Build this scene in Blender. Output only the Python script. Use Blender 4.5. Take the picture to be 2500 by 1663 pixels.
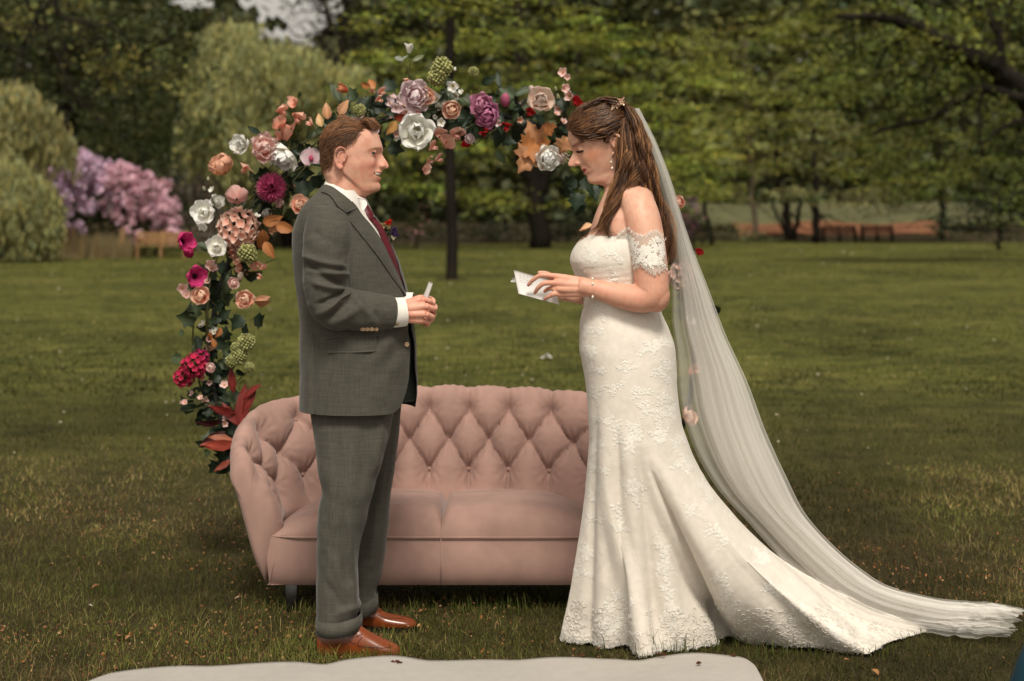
import bpy, math, random
import numpy as np
from mathutils import Vector, Matrix
from mathutils.bvhtree import BVHTree

rng = np.random.default_rng(11)
random.seed(11)
S = bpy.context.scene
for _o in list(bpy.data.objects):
    bpy.data.objects.remove(_o)
COL = S.collection
R = math.radians

# ------------------------------------------------------------ camera, sky, sun, exposure
F, HC, YH = 4167.0, 1.5, 522.0          # focal length in photo pixels, eye height, horizon row
cam_d = bpy.data.cameras.new('camera')
cam = bpy.data.objects.new('camera', cam_d)
COL.objects.link(cam)
cam.location = (0, 0, HC)
cam.rotation_euler = (R(90), 0, 0)
cam_d.sensor_width = 36.0
cam_d.lens = 36.0 * F / 2500.0
cam_d.shift_y = (YH - 831.5) / 2500.0
cam_d.clip_start, cam_d.clip_end = 0.1, 1500.0
cam_d.dof.use_dof = True
cam_d.dof.focus_distance = 5.95
cam_d.dof.aperture_fstop = 2.8
S.camera = cam

SUN_EL, SUN_AZ = 53.0, 6.0            # degrees; azimuth measured from behind the camera towards the right
W = bpy.data.worlds.new('World')
S.world = W
W.use_nodes = True
nt = W.node_tree
nt.nodes.clear()
wo = nt.nodes.new('ShaderNodeOutputWorld')
bg = nt.nodes.new('ShaderNodeBackground')
sky = nt.nodes.new('ShaderNodeTexSky')
sky.sky_type = 'NISHITA'
sky.sun_disc = False
sky.sun_elevation = R(SUN_EL)
sky.sun_rotation = R(180 + SUN_AZ)
sky.dust_density = 3.0
hs = nt.nodes.new('ShaderNodeHueSaturation')
hs.inputs['Saturation'].default_value = 0.04   # thin overcast: almost colourless
mx = nt.nodes.new('ShaderNodeMix')
mx.data_type = 'RGBA'
mx.blend_type = 'MULTIPLY'
mx.inputs[0].default_value = 1.0
mx.inputs[7].default_value = (1.0, 0.93, 0.815, 1)
bg.inputs['Strength'].default_value = 0.062
nt.links.new(sky.outputs[0], hs.inputs['Color'])
nt.links.new(hs.outputs[0], mx.inputs[6])
nt.links.new(mx.outputs[2], bg.inputs['Color'])
nt.links.new(bg.outputs[0], wo.inputs['Surface'])

sun_d = bpy.data.lights.new('sun', 'SUN')
sun_d.energy = 1.5
sun_d.angle = R(14)
sun_d.color = (1.0, 0.93, 0.81)
sun = bpy.data.objects.new('sun', sun_d)
COL.objects.link(sun)
_d = Vector((math.sin(R(SUN_AZ)) * math.cos(R(SUN_EL)), -math.cos(R(SUN_AZ)) * math.cos(R(SUN_EL)), math.sin(R(SUN_EL))))
sun.rotation_euler = (_d).to_track_quat('Z', 'Y').to_euler()
sun.location = (-6, -6, 12)

S.view_settings.view_transform = 'Standard'
S.view_settings.look = 'None'
S.view_settings.exposure = 1.02
S.view_settings.gamma = 1.0
S.view_settings.use_curve_mapping = False
S.render.engine = 'CYCLES'
S.cycles.use_denoising = True
S.cycles.use_adaptive_sampling = True
S.cycles.adaptive_threshold = 0.012
S.cycles.max_bounces = 7
S.cycles.diffuse_bounces = 3
S.cycles.glossy_bounces = 2
S.cycles.transmission_bounces = 3
S.cycles.transparent_max_bounces = 24
S.cycles.caustics_reflective = False
S.cycles.caustics_refractive = False

# ------------------------------------------------------------ helpers
def P(px, py, Y):
    """photo pixel + distance -> point in the place (metres)"""
    px, py, Y = np.broadcast_arrays(np.asarray(px, float), np.asarray(py, float), np.asarray(Y, float))
    return np.stack([(px - 1250) / F * Y, Y, HC - (py - YH) / F * Y], -1)

def GY(py, z=0.0):
    return F * (HC - z) / (np.asarray(py, float) - YH)

def pch(xs, ys, x):
    """monotone cubic interpolation; ys may be (n,) or (n,k)"""
    xs = np.asarray(xs, float); ys = np.asarray(ys, float); x = np.asarray(x, float)
    if ys.ndim == 2:
        return np.stack([pch(xs, ys[:, k], x) for k in range(ys.shape[1])], -1)
    h = np.diff(xs); d = np.diff(ys) / h
    m = np.zeros_like(ys)
    if len(xs) == 2:
        m[:] = d[0]
    else:
        w1 = 2 * h[1:] + h[:-1]; w2 = h[1:] + 2 * h[:-1]
        ok = d[1:] * d[:-1] > 0
        with np.errstate(divide='ignore', invalid='ignore'):
            hm = (w1 + w2) / (w1 / d[:-1] + w2 / d[1:])
        m[1:-1] = np.where(ok, hm, 0)
        m[0], m[-1] = d[0], d[-1]
    x = np.clip(x, xs[0], xs[-1])
    i = np.clip(np.searchsorted(xs, x) - 1, 0, len(xs) - 2)
    t = (x - xs[i]) / h[i]
    return ((1 + 2 * t) * (1 - t) ** 2 * ys[i] + t * (1 - t) ** 2 * h[i] * m[i]
            + t * t * (3 - 2 * t) * ys[i + 1] + t * t * (t - 1) * h[i] * m[i + 1])

def cr(pts, n):
    """smooth curve through points, n samples spaced evenly along it"""
    pts = np.asarray(pts, float)
    k = len(pts)
    ext = np.vstack([2 * pts[0] - pts[1], pts, 2 * pts[-1] - pts[-2]])
    out = []
    m = 24
    for i in range(k - 1):
        p0, p1, p2, p3 = ext[i], ext[i + 1], ext[i + 2], ext[i + 3]
        t = np.linspace(0, 1, m, endpoint=False)[:, None]
        out.append(0.5 * (2 * p1 + (p2 - p0) * t + (2 * p0 - 5 * p1 + 4 * p2 - p3) * t ** 2 + (3 * p1 - p0 - 3 * p2 + p3) * t ** 3))
    out.append(pts[-1][None])
    c = np.vstack(out)
    L = np.r_[0, np.cumsum(np.linalg.norm(np.diff(c[:, :min(3, c.shape[1])], axis=0), axis=1))]
    s = np.linspace(0, L[-1], n)
    return np.stack([np.interp(s, L, c[:, j]) for j in range(c.shape[1])], -1)

def sst(a, b, x):
    t = np.clip((np.asarray(x, float) - a) / (b - a), 0, 1)
    return t * t * (3 - 2 * t)

_lat = rng.random((64, 64))
def vn(x, y, seed=0):
    """smooth value noise 0..1"""
    x = np.asarray(x, float) + seed * 17.31; y = np.asarray(y, float) + seed * 9.77
    xi = np.floor(x).astype(int); yi = np.floor(y).astype(int)
    fx = x - xi; fy = y - yi
    fx = fx * fx * (3 - 2 * fx); fy = fy * fy * (3 - 2 * fy)
    a = _lat[xi % 64, yi % 64]; b = _lat[(xi + 1) % 64, yi % 64]
    c = _lat[xi % 64, (yi + 1) % 64]; d = _lat[(xi + 1) % 64, (yi + 1) % 64]
    return (a * (1 - fx) + b * fx) * (1 - fy) + (c * (1 - fx) + d * fx) * fy

def fbm(x, y, seed=0):
    return 0.55 * vn(x, y, seed) + 0.3 * vn(x * 2.1, y * 2.1, seed + 1) + 0.15 * vn(x * 4.3, y * 4.3, seed + 2)

def grid_faces(nr, nc, wrap=False, off=0):
    i = np.arange(nr - 1)[:, None]
    j = np.arange(nc if wrap else nc - 1)[None, :]
    j2 = (j + 1) % nc
    a = i * nc + j; b = i * nc + j2; c = (i + 1) * nc + j2; d = (i + 1) * nc + j
    return (np.stack([a, b, c, d], -1).reshape(-1, 4) + off).astype(np.int64)

class MB:
    """collects pieces into one mesh"""
    def __init__(s):
        s.v = []; s.f = []; s.n = 0; s.c = []
    def add(s, V, *Fs, col=None):
        V = np.asarray(V, float).reshape(-1, 3)
        for f in Fs:
            f = np.asarray(f)
            if f.size:
                s.f.append(f + s.n)
        s.v.append(V); s.n += len(V)
        if col is not None:
            c = np.asarray(col, float)
            if c.ndim == 1:
                c = np.broadcast_to(c, (len(V), 3))
            s.c.append(c)
        return s
    def grid(s, G, wrap=False, cap=False, col=None):
        G = np.asarray(G, float)
        nr, nc = G.shape[:2]
        f = [grid_faces(nr, nc, wrap)]
        V = G.reshape(-1, 3)
        if cap:
            V = np.vstack([V, G[0].mean(0), G[-1].mean(0)])
            j = np.arange(nc); j2 = (j + 1) % nc
            f.append(np.stack([np.full(nc, nr * nc), j2, j], -1))
            o = (nr - 1) * nc
            f.append(np.stack([np.full(nc, nr * nc + 1), o + j, o + j2], -1))
        return s.add(V, *f, col=col)
    def tube(s, pts, rad, ns=8, cap=True, col=None, flat=1.0, up=(0, 0, 1)):
        return s.grid(tube(pts, rad, ns, flat, up), wrap=True, cap=cap, col=col)
    def box(s, c, h, rot=None, col=None):
        c = np.asarray(c, float); h = np.asarray(h, float)
        v = np.array([[x, y, z] for z in (-1, 1) for y in (-1, 1) for x in (-1, 1)], float) * h
        if rot is not None:
            v = v @ np.asarray(rot).T
        f = np.array([[0, 2, 3, 1], [4, 5, 7, 6], [0, 1, 5, 4], [2, 6, 7, 3], [0, 4, 6, 2], [1, 3, 7, 5]])
        return s.add(v + c, f, col=col)
    def ell(s, c, r, nu=12, nv=8, rot=None, col=None):
        th = np.linspace(0, np.pi, nv + 1)[1:-1]
        ph = np.linspace(0, 2 * np.pi, nu, endpoint=False)
        g = np.stack([np.sin(th)[:, None] * np.cos(ph), np.sin(th)[:, None] * np.sin(ph), np.cos(th)[:, None] * np.ones_like(ph)], -1)
        g = g * np.asarray(r, float)
        top = np.array([0, 0, 1.0]) * r; bot = -top
        V = np.vstack([g.reshape(-1, 3), top, bot])
        if rot is not None:
            V = V @ np.asarray(rot).T
        n = (nv - 1) * nu
        j = np.arange(nu); j2 = (j + 1) % nu
        f1 = np.stack([np.full(nu, n), j, j2], -1)
        o = (nv - 2) * nu
        f2 = np.stack([np.full(nu, n + 1), o + j2, o + j], -1)
        q = grid_faces(nv - 1, nu, True)[:, ::-1]
        return s.add(V + np.asarray(c, float), q, f1, f2, col=col)
    def build(s, name, m=None, parent=None, smooth=True, **k):
        col = np.vstack(s.c) if s.c and sum(map(len, s.c)) == s.n else None
        return mk(name, np.vstack(s.v), s.f, m, parent, smooth, col, **k)

def tube(pts, rad, ns=8, flat=1.0, up=(0, 0, 1)):
    pts = np.asarray(pts, float); k = len(pts)
    rad = np.broadcast_to(np.asarray(rad, float), (k,))
    T = np.gradient(pts, axis=0)
    T /= np.linalg.norm(T, axis=1)[:, None] + 1e-12
    u = np.asarray(up, float)
    if abs(T[0] @ u) > 0.95:
        u = np.array([1.0, 0, 0]) if abs(T[0][0]) < 0.9 else np.array([0, 1.0, 0])
    A = []
    a = u - T[0] * (u @ T[0]); a /= np.linalg.norm(a)
    for i in range(k):
        a = a - T[i] * (a @ T[i]); a = a / (np.linalg.norm(a) + 1e-12)
        A.append(a)
    A = np.array(A); B = np.cross(T, A)
    th = np.linspace(0, 2 * np.pi, ns, endpoint=False)
    return pts[:, None] + rad[:, None, None] * (np.cos(th)[None, :, None] * A[:, None] * flat + np.sin(th)[None, :, None] * B[:, None])

def mesh(name, V, faces, col=None, smooth=True):
    V = np.ascontiguousarray(V, dtype=np.float32)
    faces = [np.asarray(f, dtype=np.int32) for f in (faces if isinstance(faces, (list, tuple)) else [faces]) if len(f)]
    loops = np.concatenate([f.ravel() for f in faces])
    tot = np.concatenate([np.full(len(f), f.shape[1], np.int32) for f in faces])
    start = np.r_[0, np.cumsum(tot)[:-1]].astype(np.int32)
    me = bpy.data.meshes.new(name)
    me.vertices.add(len(V)); me.vertices.foreach_set('co', V.ravel())
    me.loops.add(len(loops)); me.loops.foreach_set('vertex_index', loops)
    me.polygons.add(len(tot)); me.polygons.foreach_set('loop_start', start)
    me.polygons.foreach_set('loop_total', tot)
    me.polygons.foreach_set('use_smooth', np.full(len(tot), bool(smooth)))
    me.update(calc_edges=True)
    if col is not None:
        at = me.color_attributes.new('col', 'FLOAT_COLOR', 'POINT')
        at.data.foreach_set('color', np.ascontiguousarray(np.c_[col, np.ones(len(col))], dtype=np.float32).ravel())
    return me

def wloc(o):
    l = Vector((0, 0, 0))
    while o is not None:
        l = l + o.location; o = o.parent
    return l

def link(name, me, parent=None, **props):
    o = bpy.data.objects.new(name, me)
    COL.objects.link(o)
    if parent is not None:
        o.parent = parent
    for k, v in props.items():
        o[k] = v
    return o

def mk(name, V, faces, m=None, parent=None, smooth=True, col=None, **props):
    V = np.asarray(V, float)
    if parent is not None:
        V = V - np.array(wloc(parent))
    me = mesh(name, V, faces, col, smooth)
    if m is not None:
        me.materials.append(m)
    return link(name, me, parent, **props)

def thing(name, label, cat, loc=(0, 0, 0), group=None):
    o = bpy.data.objects.new(name, None)
    COL.objects.link(o)
    o.location = Vector([float(c) for c in loc])
    o.empty_display_size = 0.1
    o['label'] = label; o['category'] = cat
    if group:
        o['group'] = group
    return o

def tag(o, label, cat, group=None):
    o['label'] = label; o['category'] = cat
    if group:
        o['group'] = group
    return o

# ------------------------------------------------------------ materials
def mat(name, base=(0.5, 0.5, 0.5), rough=0.7, spec=0.3, attr=False, sheen=0.0, transl=0.0, noise=None, bump=None, sss=0.0, metal=0.0, coat=0.0):
    """base colour (or per-vertex colour), optional colour noise [(scale, amount, (sx,sy,sz)), ...] and bump [(scale, strength, (sx,sy,sz)), ...]"""
    m = bpy.data.materials.new(name)
    m.use_nodes = True
    t = m.node_tree
    b = t.nodes['Principled BSDF']
    out = t.nodes['Material Output']
    b.inputs['Roughness'].default_value = rough
    b.inputs['Specular IOR Level'].default_value = spec
    b.inputs['Metallic'].default_value = metal
    if coat:
        b.inputs['Coat Weight'].default_value = coat
        b.inputs['Coat Roughness'].default_value = 0.15
    if sheen:
        b.inputs['Sheen Weight'].default_value = sheen
        b.inputs['Sheen Roughness'].default_value = 0.4
    if sss:
        b.inputs['Subsurface Weight'].default_value = sss
        b.inputs['Subsurface Radius'].default_value = (1.0, 0.35, 0.2)
        b.inputs['Subsurface Scale'].default_value = 0.006
    if attr:
        a = t.nodes.new('ShaderNodeVertexColor'); a.layer_name = 'col'
        c = a.outputs['Color']
    else:
        a = t.nodes.new('ShaderNodeRGB'); a.outputs[0].default_value = (*base, 1)
        c = a.outputs[0]
    tc = t.nodes.new('ShaderNodeTexCoord')
    def nz(sc, st, detail=3.0):
        mp = t.nodes.new('ShaderNodeMapping')
        mp.inputs['Scale'].default_value = st
        t.links.new(tc.outputs['Object'], mp.inputs['Vector'])
        n = t.nodes.new('ShaderNodeTexNoise')
        n.inputs['Scale'].default_value = sc
        n.inputs['Detail'].default_value = detail
        t.links.new(mp.outputs[0], n.inputs['Vector'])
        return n.outputs['Fac']
    for sc, am, st in noise or []:
        f = nz(sc, st)
        mr = t.nodes.new('ShaderNodeMapRange')
        mr.inputs[1].default_value = 0.25; mr.inputs[2].default_value = 0.75
        mr.inputs[3].default_value = 1 - am; mr.inputs[4].default_value = 1 + am
        t.links.new(f, mr.inputs[0])
        vm = t.nodes.new('ShaderNodeVectorMath'); vm.operation = 'SCALE'
        t.links.new(c, vm.inputs[0]); t.links.new(mr.outputs[0], vm.inputs['Scale'])
        c = vm.outputs[0]
    t.links.new(c, b.inputs['Base Color'])
    nrm = None
    for sc, am, st in bump or []:
        f = nz(sc, st, 4.0)
        bp = t.nodes.new('ShaderNodeBump')
        bp.inputs['Strength'].default_value = am
        bp.inputs['Distance'].default_value = 0.01
        t.links.new(f, bp.inputs['Height'])
        if nrm is not None:
            t.links.new(nrm, bp.inputs['Normal'])
        nrm = bp.outputs[0]
    if nrm is not None:
        t.links.new(nrm, b.inputs['Normal'])
    if transl:
        tr = t.nodes.new('ShaderNodeBsdfTranslucent')
        t.links.new(c, tr.inputs['Color'])
        ms = t.nodes.new('ShaderNodeMixShader'); ms.inputs[0].default_value = transl
        t.links.new(b.outputs[0], ms.inputs[1]); t.links.new(tr.outputs[0], ms.inputs[2])
        t.links.new(ms.outputs[0], out.inputs['Surface'])
    return m

U1 = (1, 1, 1)
M_leaf = mat('foliage', attr=True, rough=0.6, spec=0.25, transl=0.28)
M_grass = mat('grass_blade', attr=True, rough=0.65, spec=0.2, transl=0.3)
M_bark = mat('bark', (0.016, 0.013, 0.010), 0.9, 0.1, noise=[(3, 0.35, (1, 1, 0.3))], bump=[(20, 0.6, (1, 1, 0.2))])
M_barkpale = mat('pale_bark', (0.12, 0.092, 0.065), 0.9, 0.1, noise=[(3, 0.35, (1, 1, 0.3))])
M_attr = mat('painted_piece', attr=True, rough=0.65, spec=0.2, transl=0.15)
# ------------------------------------------------------------ ground: lawn, far path, woodland floor
RUN = None
def lawn_mat():
    m = bpy.data.materials.new('lawn')
    m.use_nodes = True
    t = m.node_tree; b = t.nodes['Principled BSDF']
    b.inputs['Roughness'].default_value = 0.9
    b.inputs['Specular IOR Level'].default_value = 0.1
    tc = t.nodes.new('ShaderNodeTexCoord')
    def noise(sc, st=(1, 1, 1), det=4):
        mp = t.nodes.new('ShaderNodeMapping'); mp.inputs['Scale'].default_value = st
        n = t.nodes.new('ShaderNodeTexNoise'); n.inputs['Scale'].default_value = sc; n.inputs['Detail'].default_value = det
        t.links.new(tc.outputs['Object'], mp.inputs['Vector']); t.links.new(mp.outputs[0], n.inputs['Vector'])
        return n.outputs['Fac']
    def ramp(f, stops):
        r = t.nodes.new('ShaderNodeValToRGB')
        e = r.color_ramp.elements
        e[0].position, e[0].color = stops[0][0], (*stops[0][1], 1)
        e[1].position, e[1].color = stops[1][0], (*stops[1][1], 1)
        for p, c in stops[2:]:
            x = e.new(p); x.color = (*c, 1)
        t.links.new(f, r.inputs[0])
        return r.outputs[0]
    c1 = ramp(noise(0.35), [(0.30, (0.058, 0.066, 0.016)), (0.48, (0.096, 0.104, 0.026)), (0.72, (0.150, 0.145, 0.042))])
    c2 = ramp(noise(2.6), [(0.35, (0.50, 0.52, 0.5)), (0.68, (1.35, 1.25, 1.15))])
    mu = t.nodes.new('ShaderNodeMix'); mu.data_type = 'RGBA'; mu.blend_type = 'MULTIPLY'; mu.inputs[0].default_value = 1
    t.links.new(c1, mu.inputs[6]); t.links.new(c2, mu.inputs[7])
    # browner, earthy turf in the foreground, fading into green grass farther out
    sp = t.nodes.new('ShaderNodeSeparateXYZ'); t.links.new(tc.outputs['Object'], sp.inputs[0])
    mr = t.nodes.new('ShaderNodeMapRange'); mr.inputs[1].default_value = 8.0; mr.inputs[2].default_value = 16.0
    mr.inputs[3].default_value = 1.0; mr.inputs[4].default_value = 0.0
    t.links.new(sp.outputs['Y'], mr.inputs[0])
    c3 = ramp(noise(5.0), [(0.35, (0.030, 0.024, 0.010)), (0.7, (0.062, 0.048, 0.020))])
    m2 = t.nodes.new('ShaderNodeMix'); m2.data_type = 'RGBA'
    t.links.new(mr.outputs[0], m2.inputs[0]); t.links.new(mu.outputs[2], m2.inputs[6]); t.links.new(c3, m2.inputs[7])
    t.links.new(m2.outputs[2], b.inputs['Base Color'])
    bp = t.nodes.new('ShaderNodeBump'); bp.inputs['Strength'].default_value = 0.8; bp.inputs['Distance'].default_value = 0.03
    t.links.new(noise(40.0), bp.inputs['Height']); t.links.new(bp.outputs[0], b.inputs['Normal'])
    return m

gx = np.r_[-400, np.linspace(-60, 60, 61), 400]
gy = np.r_[-60, np.linspace(-5, 100, 106), 140, 300, 700]
GX, GYY = np.meshgrid(gx, gy)
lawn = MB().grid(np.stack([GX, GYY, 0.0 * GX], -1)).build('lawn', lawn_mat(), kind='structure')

def sheet(name, poly, z, m):
    V = np.array([[x, y, z] for x, y in poly])
    c = V.mean(0)
    n = len(V)
    return mk(name, np.vstack([V, c]), np.array([[n, i, (i + 1) % n] for i in range(n)]), m, kind='structure')

M_soil = mat('woodland_floor', (0.045, 0.034, 0.018), 0.95, 0.1, noise=[(1.2, 0.5, U1)])
M_rust = mat('leaf_litter_bank', (0.19, 0.085, 0.045), 0.95, 0.1, noise=[(0.7, 0.4, U1), (4, 0.3, U1)])
M_path = mat('gravel_path', (0.20, 0.17, 0.13), 0.95, 0.1, noise=[(2, 0.25, U1)])
xs = np.linspace(-70, 70, 57)
edge = 84 + 3 * np.sin(xs * 0.21) + 8 * sst(-5, 14, xs)
g = np.stack([np.stack([xs, edge, 0.01 + 0 * xs], -1), np.stack([xs, edge + 3, 0.25 + 0 * xs], -1), np.stack([xs * 1.3, edge + 40, 0.9 + 0 * xs], -1), np.stack([xs * 1.8, edge + 75, 2.5 + 0 * xs], -1), np.stack([xs * 2.2, edge + 110, 17 + 0 * xs], -1), np.stack([xs * 2.6, edge + 160, 18 + 0 * xs], -1)])
MB().grid(g).build('woodland_floor', M_soil, kind='structure')
# rust coloured bank of fallen leaves to the right, rising behind the benches
bx = np.linspace(P(1785, 0, 100)[0], P(2290, 0, 100)[0], 30)
rows = []
for q, (yy, zz) in enumerate([(96.5, 0.30), (97.5, 0.40), (99, 0.66), (101, 0.86), (103, 0.98)]):
    rows.append(np.stack([bx * (1 + 0.002 * (yy - 96)), np.full_like(bx, yy), zz + 0.10 * np.sin(bx * 0.9 + q)], -1))
MB().grid(np.array(rows)).build('leaf_covered_bank', M_rust, kind='structure')
sx_ = np.linspace(P(1700, 0, 103)[0], P(2500, 0, 103)[0], 30)
MB().grid(np.array([np.stack([sx_, np.full_like(sx_, yy), zz + .08 * np.sin(sx_ * .7)], -1) for yy, zz in ((102.6, .85), (105, 1.35), (109, 1.9), (116, 2.2))])).build('grassy_slope', mat('dull_grass', (0.10, 0.10, 0.05), .95, .1, noise=[(1, .3, U1)]), kind='structure')
px0 = np.linspace(P(-60, 0, 80)[0], P(560, 0, 80)[0], 20)
MB().grid(np.array([np.stack([px0, 62 + 4 * np.sin(px0 * 0.1) + k * 3.5, 0.012 + 0 * px0], -1) for k in (0, 1)])).build('gravel_path', M_path, kind='structure')

# ------------------------------------------------------------ footprints where no grass stands
def inpoly(x, y, poly):
    poly = np.asarray(poly); n = len(poly); r = np.zeros(len(x), bool); j = n - 1
    for i in range(n):
        xi, yi = poly[i]; xj, yj = poly[j]
        c = ((yi > y) != (yj > y)) & (x < (xj - xi) * (y - yi) / (yj - yi + 1e-12) + xi)
        r ^= c; j = i
    return r

def gpt(px, py):
    p = P(px, py, GY(py)); return p[:2]
RUN_EDGE = [(150, 1700), (250, 1657), (300, 1646), (420, 1634), (520, 1634), (620, 1629), (720, 1627), (790, 1636), (850, 1628), (960, 1622), (1040, 1627), (1100, 1622), (1180, 1618), (1270, 1628), (1350, 1627),
            (1430, 1621), (1500, 1617), (1560, 1619), (1620, 1611), (1690, 1607), (1760, 1614), (1810, 1622), (1835, 1637), (1852, 1660), (1900, 1760)]
RUN_POLY = np.array([gpt(a, b) for a, b in RUN_EDGE] + [(RUN_X, 2.6) for RUN_X in (1.05, -1.6)])

HEM = [(1368, 1570), (1420, 1580), (1485, 1587), (1530, 1590), (1580, 1606), (1640, 1594), (1697, 1590), (1766, 1579), (1785, 1562), (1860, 1575), (1936, 1591), (2038, 1598), (2125, 1605), (2166, 1580), (2267, 1547)]
HEMXY = np.array([gpt(a, b) for a, b in HEM])
TRAIN_POLY = np.vstack([HEMXY, [(1.62, 6.25), (1.3, 6.4), (0.8, 6.3), (0.3, 6.2)]])

# ------------------------------------------------------------ grass
def blades(n, y0, y1, hmin, hmax, w, power, segs, seed):
    r = np.random.default_rng(seed)
    y = y0 * (y1 / y0) ** (r.random(n) ** power)
    x = (r.random(n) * 2 - 1) * (0.305 * y + 0.5)
    keep = ~inpoly(x, y, RUN_POLY)
    tr = inpoly(x, y, TRAIN_POLY) & (r.random(n) > 0.02)
    keep &= ~tr
    dens = fbm(x * 1.7, y * 1.7, 3)
    keep &= r.random(n) < 0.25 + 1.1 * dens
    x, y = x[keep], y[keep]; n = len(x)
    tall = fbm(x * 1.1, y * 1.1, 9)
    h = (hmin + (hmax - hmin) * r.random(n) ** 1.6) * (0.55 + 0.9 * tall)
    az = r.random(n) * 2 * np.pi
    lean = (0.15 + 1.35 * r.random(n) ** 1.1) * h
    az2 = az + r.normal(0, 0.5, n)
    d = np.stack([np.cos(az), np.sin(az), 0 * az], -1)
    wv = np.stack([-np.sin(az2), np.cos(az2), 0 * az], -1) * (w * (0.6 + 0.8 * r.random(n)))[:, None]
    b = np.stack([x, y, -0.004 + 0 * x], -1)
    zz = np.array([0, 0, 1.0])
    hh = np.sqrt(np.maximum(h ** 2 - (lean * 0.6) ** 2, (0.25 * h) ** 2))
    tip = b + d * lean[:, None] + zz * hh[:, None]
    # colours: green, olive, dry straw
    pick = r.random(n)
    dry = sst(0.35, 0.62, fbm(x * 0.8, y * 0.8, 21)) * 0.9 * (1 - sst(8.5, 14, y)) + 0.10
    green = np.array([0.080, 0.092, 0.018]) * (0.50 + 0.9 * r.random((n, 1)))
    olive = np.array([0.115, 0.104, 0.028]) * (0.55 + 0.8 * r.random((n, 1)))
    straw = np.array([0.27, 0.205, 0.085]) * (0.5 + 0.7 * r.random((n, 1)))
    c = np.where((pick < 0.5)[:, None], green, olive)
    c = np.where((r.random(n) < dry * 0.48)[:, None], straw, c)
    c = c * (0.50 + 1.0 * sst(.25, .75, fbm(x * .9, y * .45, 41)))[:, None] * (0.75 + .5 * sst(.3, .7, fbm(x * 3.1, y * 1.6, 47)))[:, None]
    if segs == 2:
        mid = b + d * (lean * 0.38)[:, None] + zz * (hh * 0.62)[:, None]
        V = np.stack([b - wv, b + wv, mid + wv * 0.8, mid - wv * 0.8, tip], 1).reshape(-1, 3)
        k = np.arange(n)[:, None] * 5
        return V, [k + np.array([0, 1, 2, 3]), k + np.array([3, 2, 4])], np.repeat(c, 5, 0)
    V = np.stack([b - wv, b + wv, tip], 1).reshape(-1, 3)
    k = np.arange(n)[:, None] * 3
    return V, [k + np.array([0, 1, 2])], np.repeat(c, 3, 0)

gb = MB()
for a in ((150000, 4.75, 8.2, 0.018, 0.058, 0.0011, 1.0, 2, 1), (90000, 8.2, 14, 0.025, 0.06, 0.0024, 1.0, 1, 2), (90000, 14, 40, 0.03, 0.06, 0.006, 1.0, 1, 3), (40000, 40, 84, 0.03, 0.07, 0.016, 1.0, 1, 4)):
    V, fs, c = blades(*a)
    gb.add(V, *fs, col=c)
gb.build('grass', M_grass, smooth=False, kind='stuff')

# taller tufts standing in front of the dress hem and shoes
tb = MB()
tf = [(1600, 1600, 26, .09), (1640, 1600, 18, .07), (1755, 1588, 16, .07), (1790, 1583, 14, .06), (1900, 1600, 14, .06), (2120, 1607, 14, .06), (700, 1490, 30, .06), (800, 1594, 20, .055), (900, 1607, 20, .035), (1350, 1470, 40, .08), (1150, 1490, 40, .07), (300, 1560, 30, .05), (250, 1450, 40, .06), (2300, 1480, 30, .05), (1250, 1500, 40, .07), (1050, 1500, 30, .06), (2430, 1560, 16, .05), (1960, 1602, 18, .05)]
for px, py, n, h in tf:
    c0 = gpt(px, py)
    for _ in range(n):
        b = np.array([c0[0] + rng.normal(0, .06), c0[1] + rng.normal(0, .03), 0])
        if inpoly(b[:1], b[1:2], RUN_POLY)[0]:
            continue
        a = rng.random() * 6.28; hh = h * (0.5 + 0.7 * rng.random()); l = hh * rng.random() * 0.7
        d = np.array([math.cos(a), math.sin(a), 0]); w = np.array([-d[1], d[0], 0]) * 0.0016
        V = [b - w, b + w, b + d * l * .35 + [0, 0, hh * .6] + w * .8, b + d * l * .35 + [0, 0, hh * .6] - w * .8, b + d * l + [0, 0, hh]]
        g_ = np.array([0.075, 0.095, 0.018]) * (0.6 + 0.8 * rng.random())
        tb.add(V, [[0, 1, 2, 3]], [[3, 2, 4]], col=g_)
tb.build('grass_tufts', M_grass, smooth=False, kind='stuff')

# fallen blossom scales: thousands of tan and orange bits lying in the turf
def litter(n, seed):
    r = np.random.default_rng(seed)
    y = 4.8 * (10.5 / 4.8) ** r.random(n)
    x = (r.random(n) * 2 - 1) * (0.305 * y + 0.4)
    dn = sst(0.38, 0.62, fbm(x * 1.3, y * 1.3, 33))
    k = (r.random(n) < dn * (1 - sst(7.6, 10.2, y)) + 0.02) & ~inpoly(x, y, TRAIN_POLY) & ~inpoly(x, y, RUN_POLY)
    x, y = x[k], y[k]; n = len(x)
    s = 0.003 + 0.0065 * r.random(n) ** 2.5
    c = np.stack([x, y, 0.006 + 0.018 * r.random(n)], -1)
    A = r.normal(size=(n, 3)); A /= np.linalg.norm(A, axis=1)[:, None]
    B = np.cross(A, r.normal(size=(n, 3))); B /= np.linalg.norm(B, axis=1)[:, None]
    N = np.cross(A, B)
    s = s[:, None]
    V = np.stack([c - A * s, c - B * s * .7 + N * s * .3, c + A * s * 1.1, c + B * s * .7 + N * s * .3, c - N * s * .35], 1).reshape(-1, 3)
    kk = np.arange(n)[:, None] * 5
    base = np.array([[0.36, 0.16, 0.06], [0.27, 0.11, 0.055], [0.42, 0.25, 0.12], [0.17, 0.085, 0.04]])[r.integers(0, 4, n)] * (0.6 + 0.7 * r.random((n, 1)))
    return V, [kk + np.array([0, 1, 4]), kk + np.array([1, 2, 4]), kk + np.array([2, 3, 4]), kk + np.array([3, 0, 4])], np.repeat(base, 5, 0)
V, fs, c = litter(17000, 5)
MB().add(V, *fs, col=c).build('fallen_blossom_scales', M_attr, smooth=False, kind='stuff')
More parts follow.
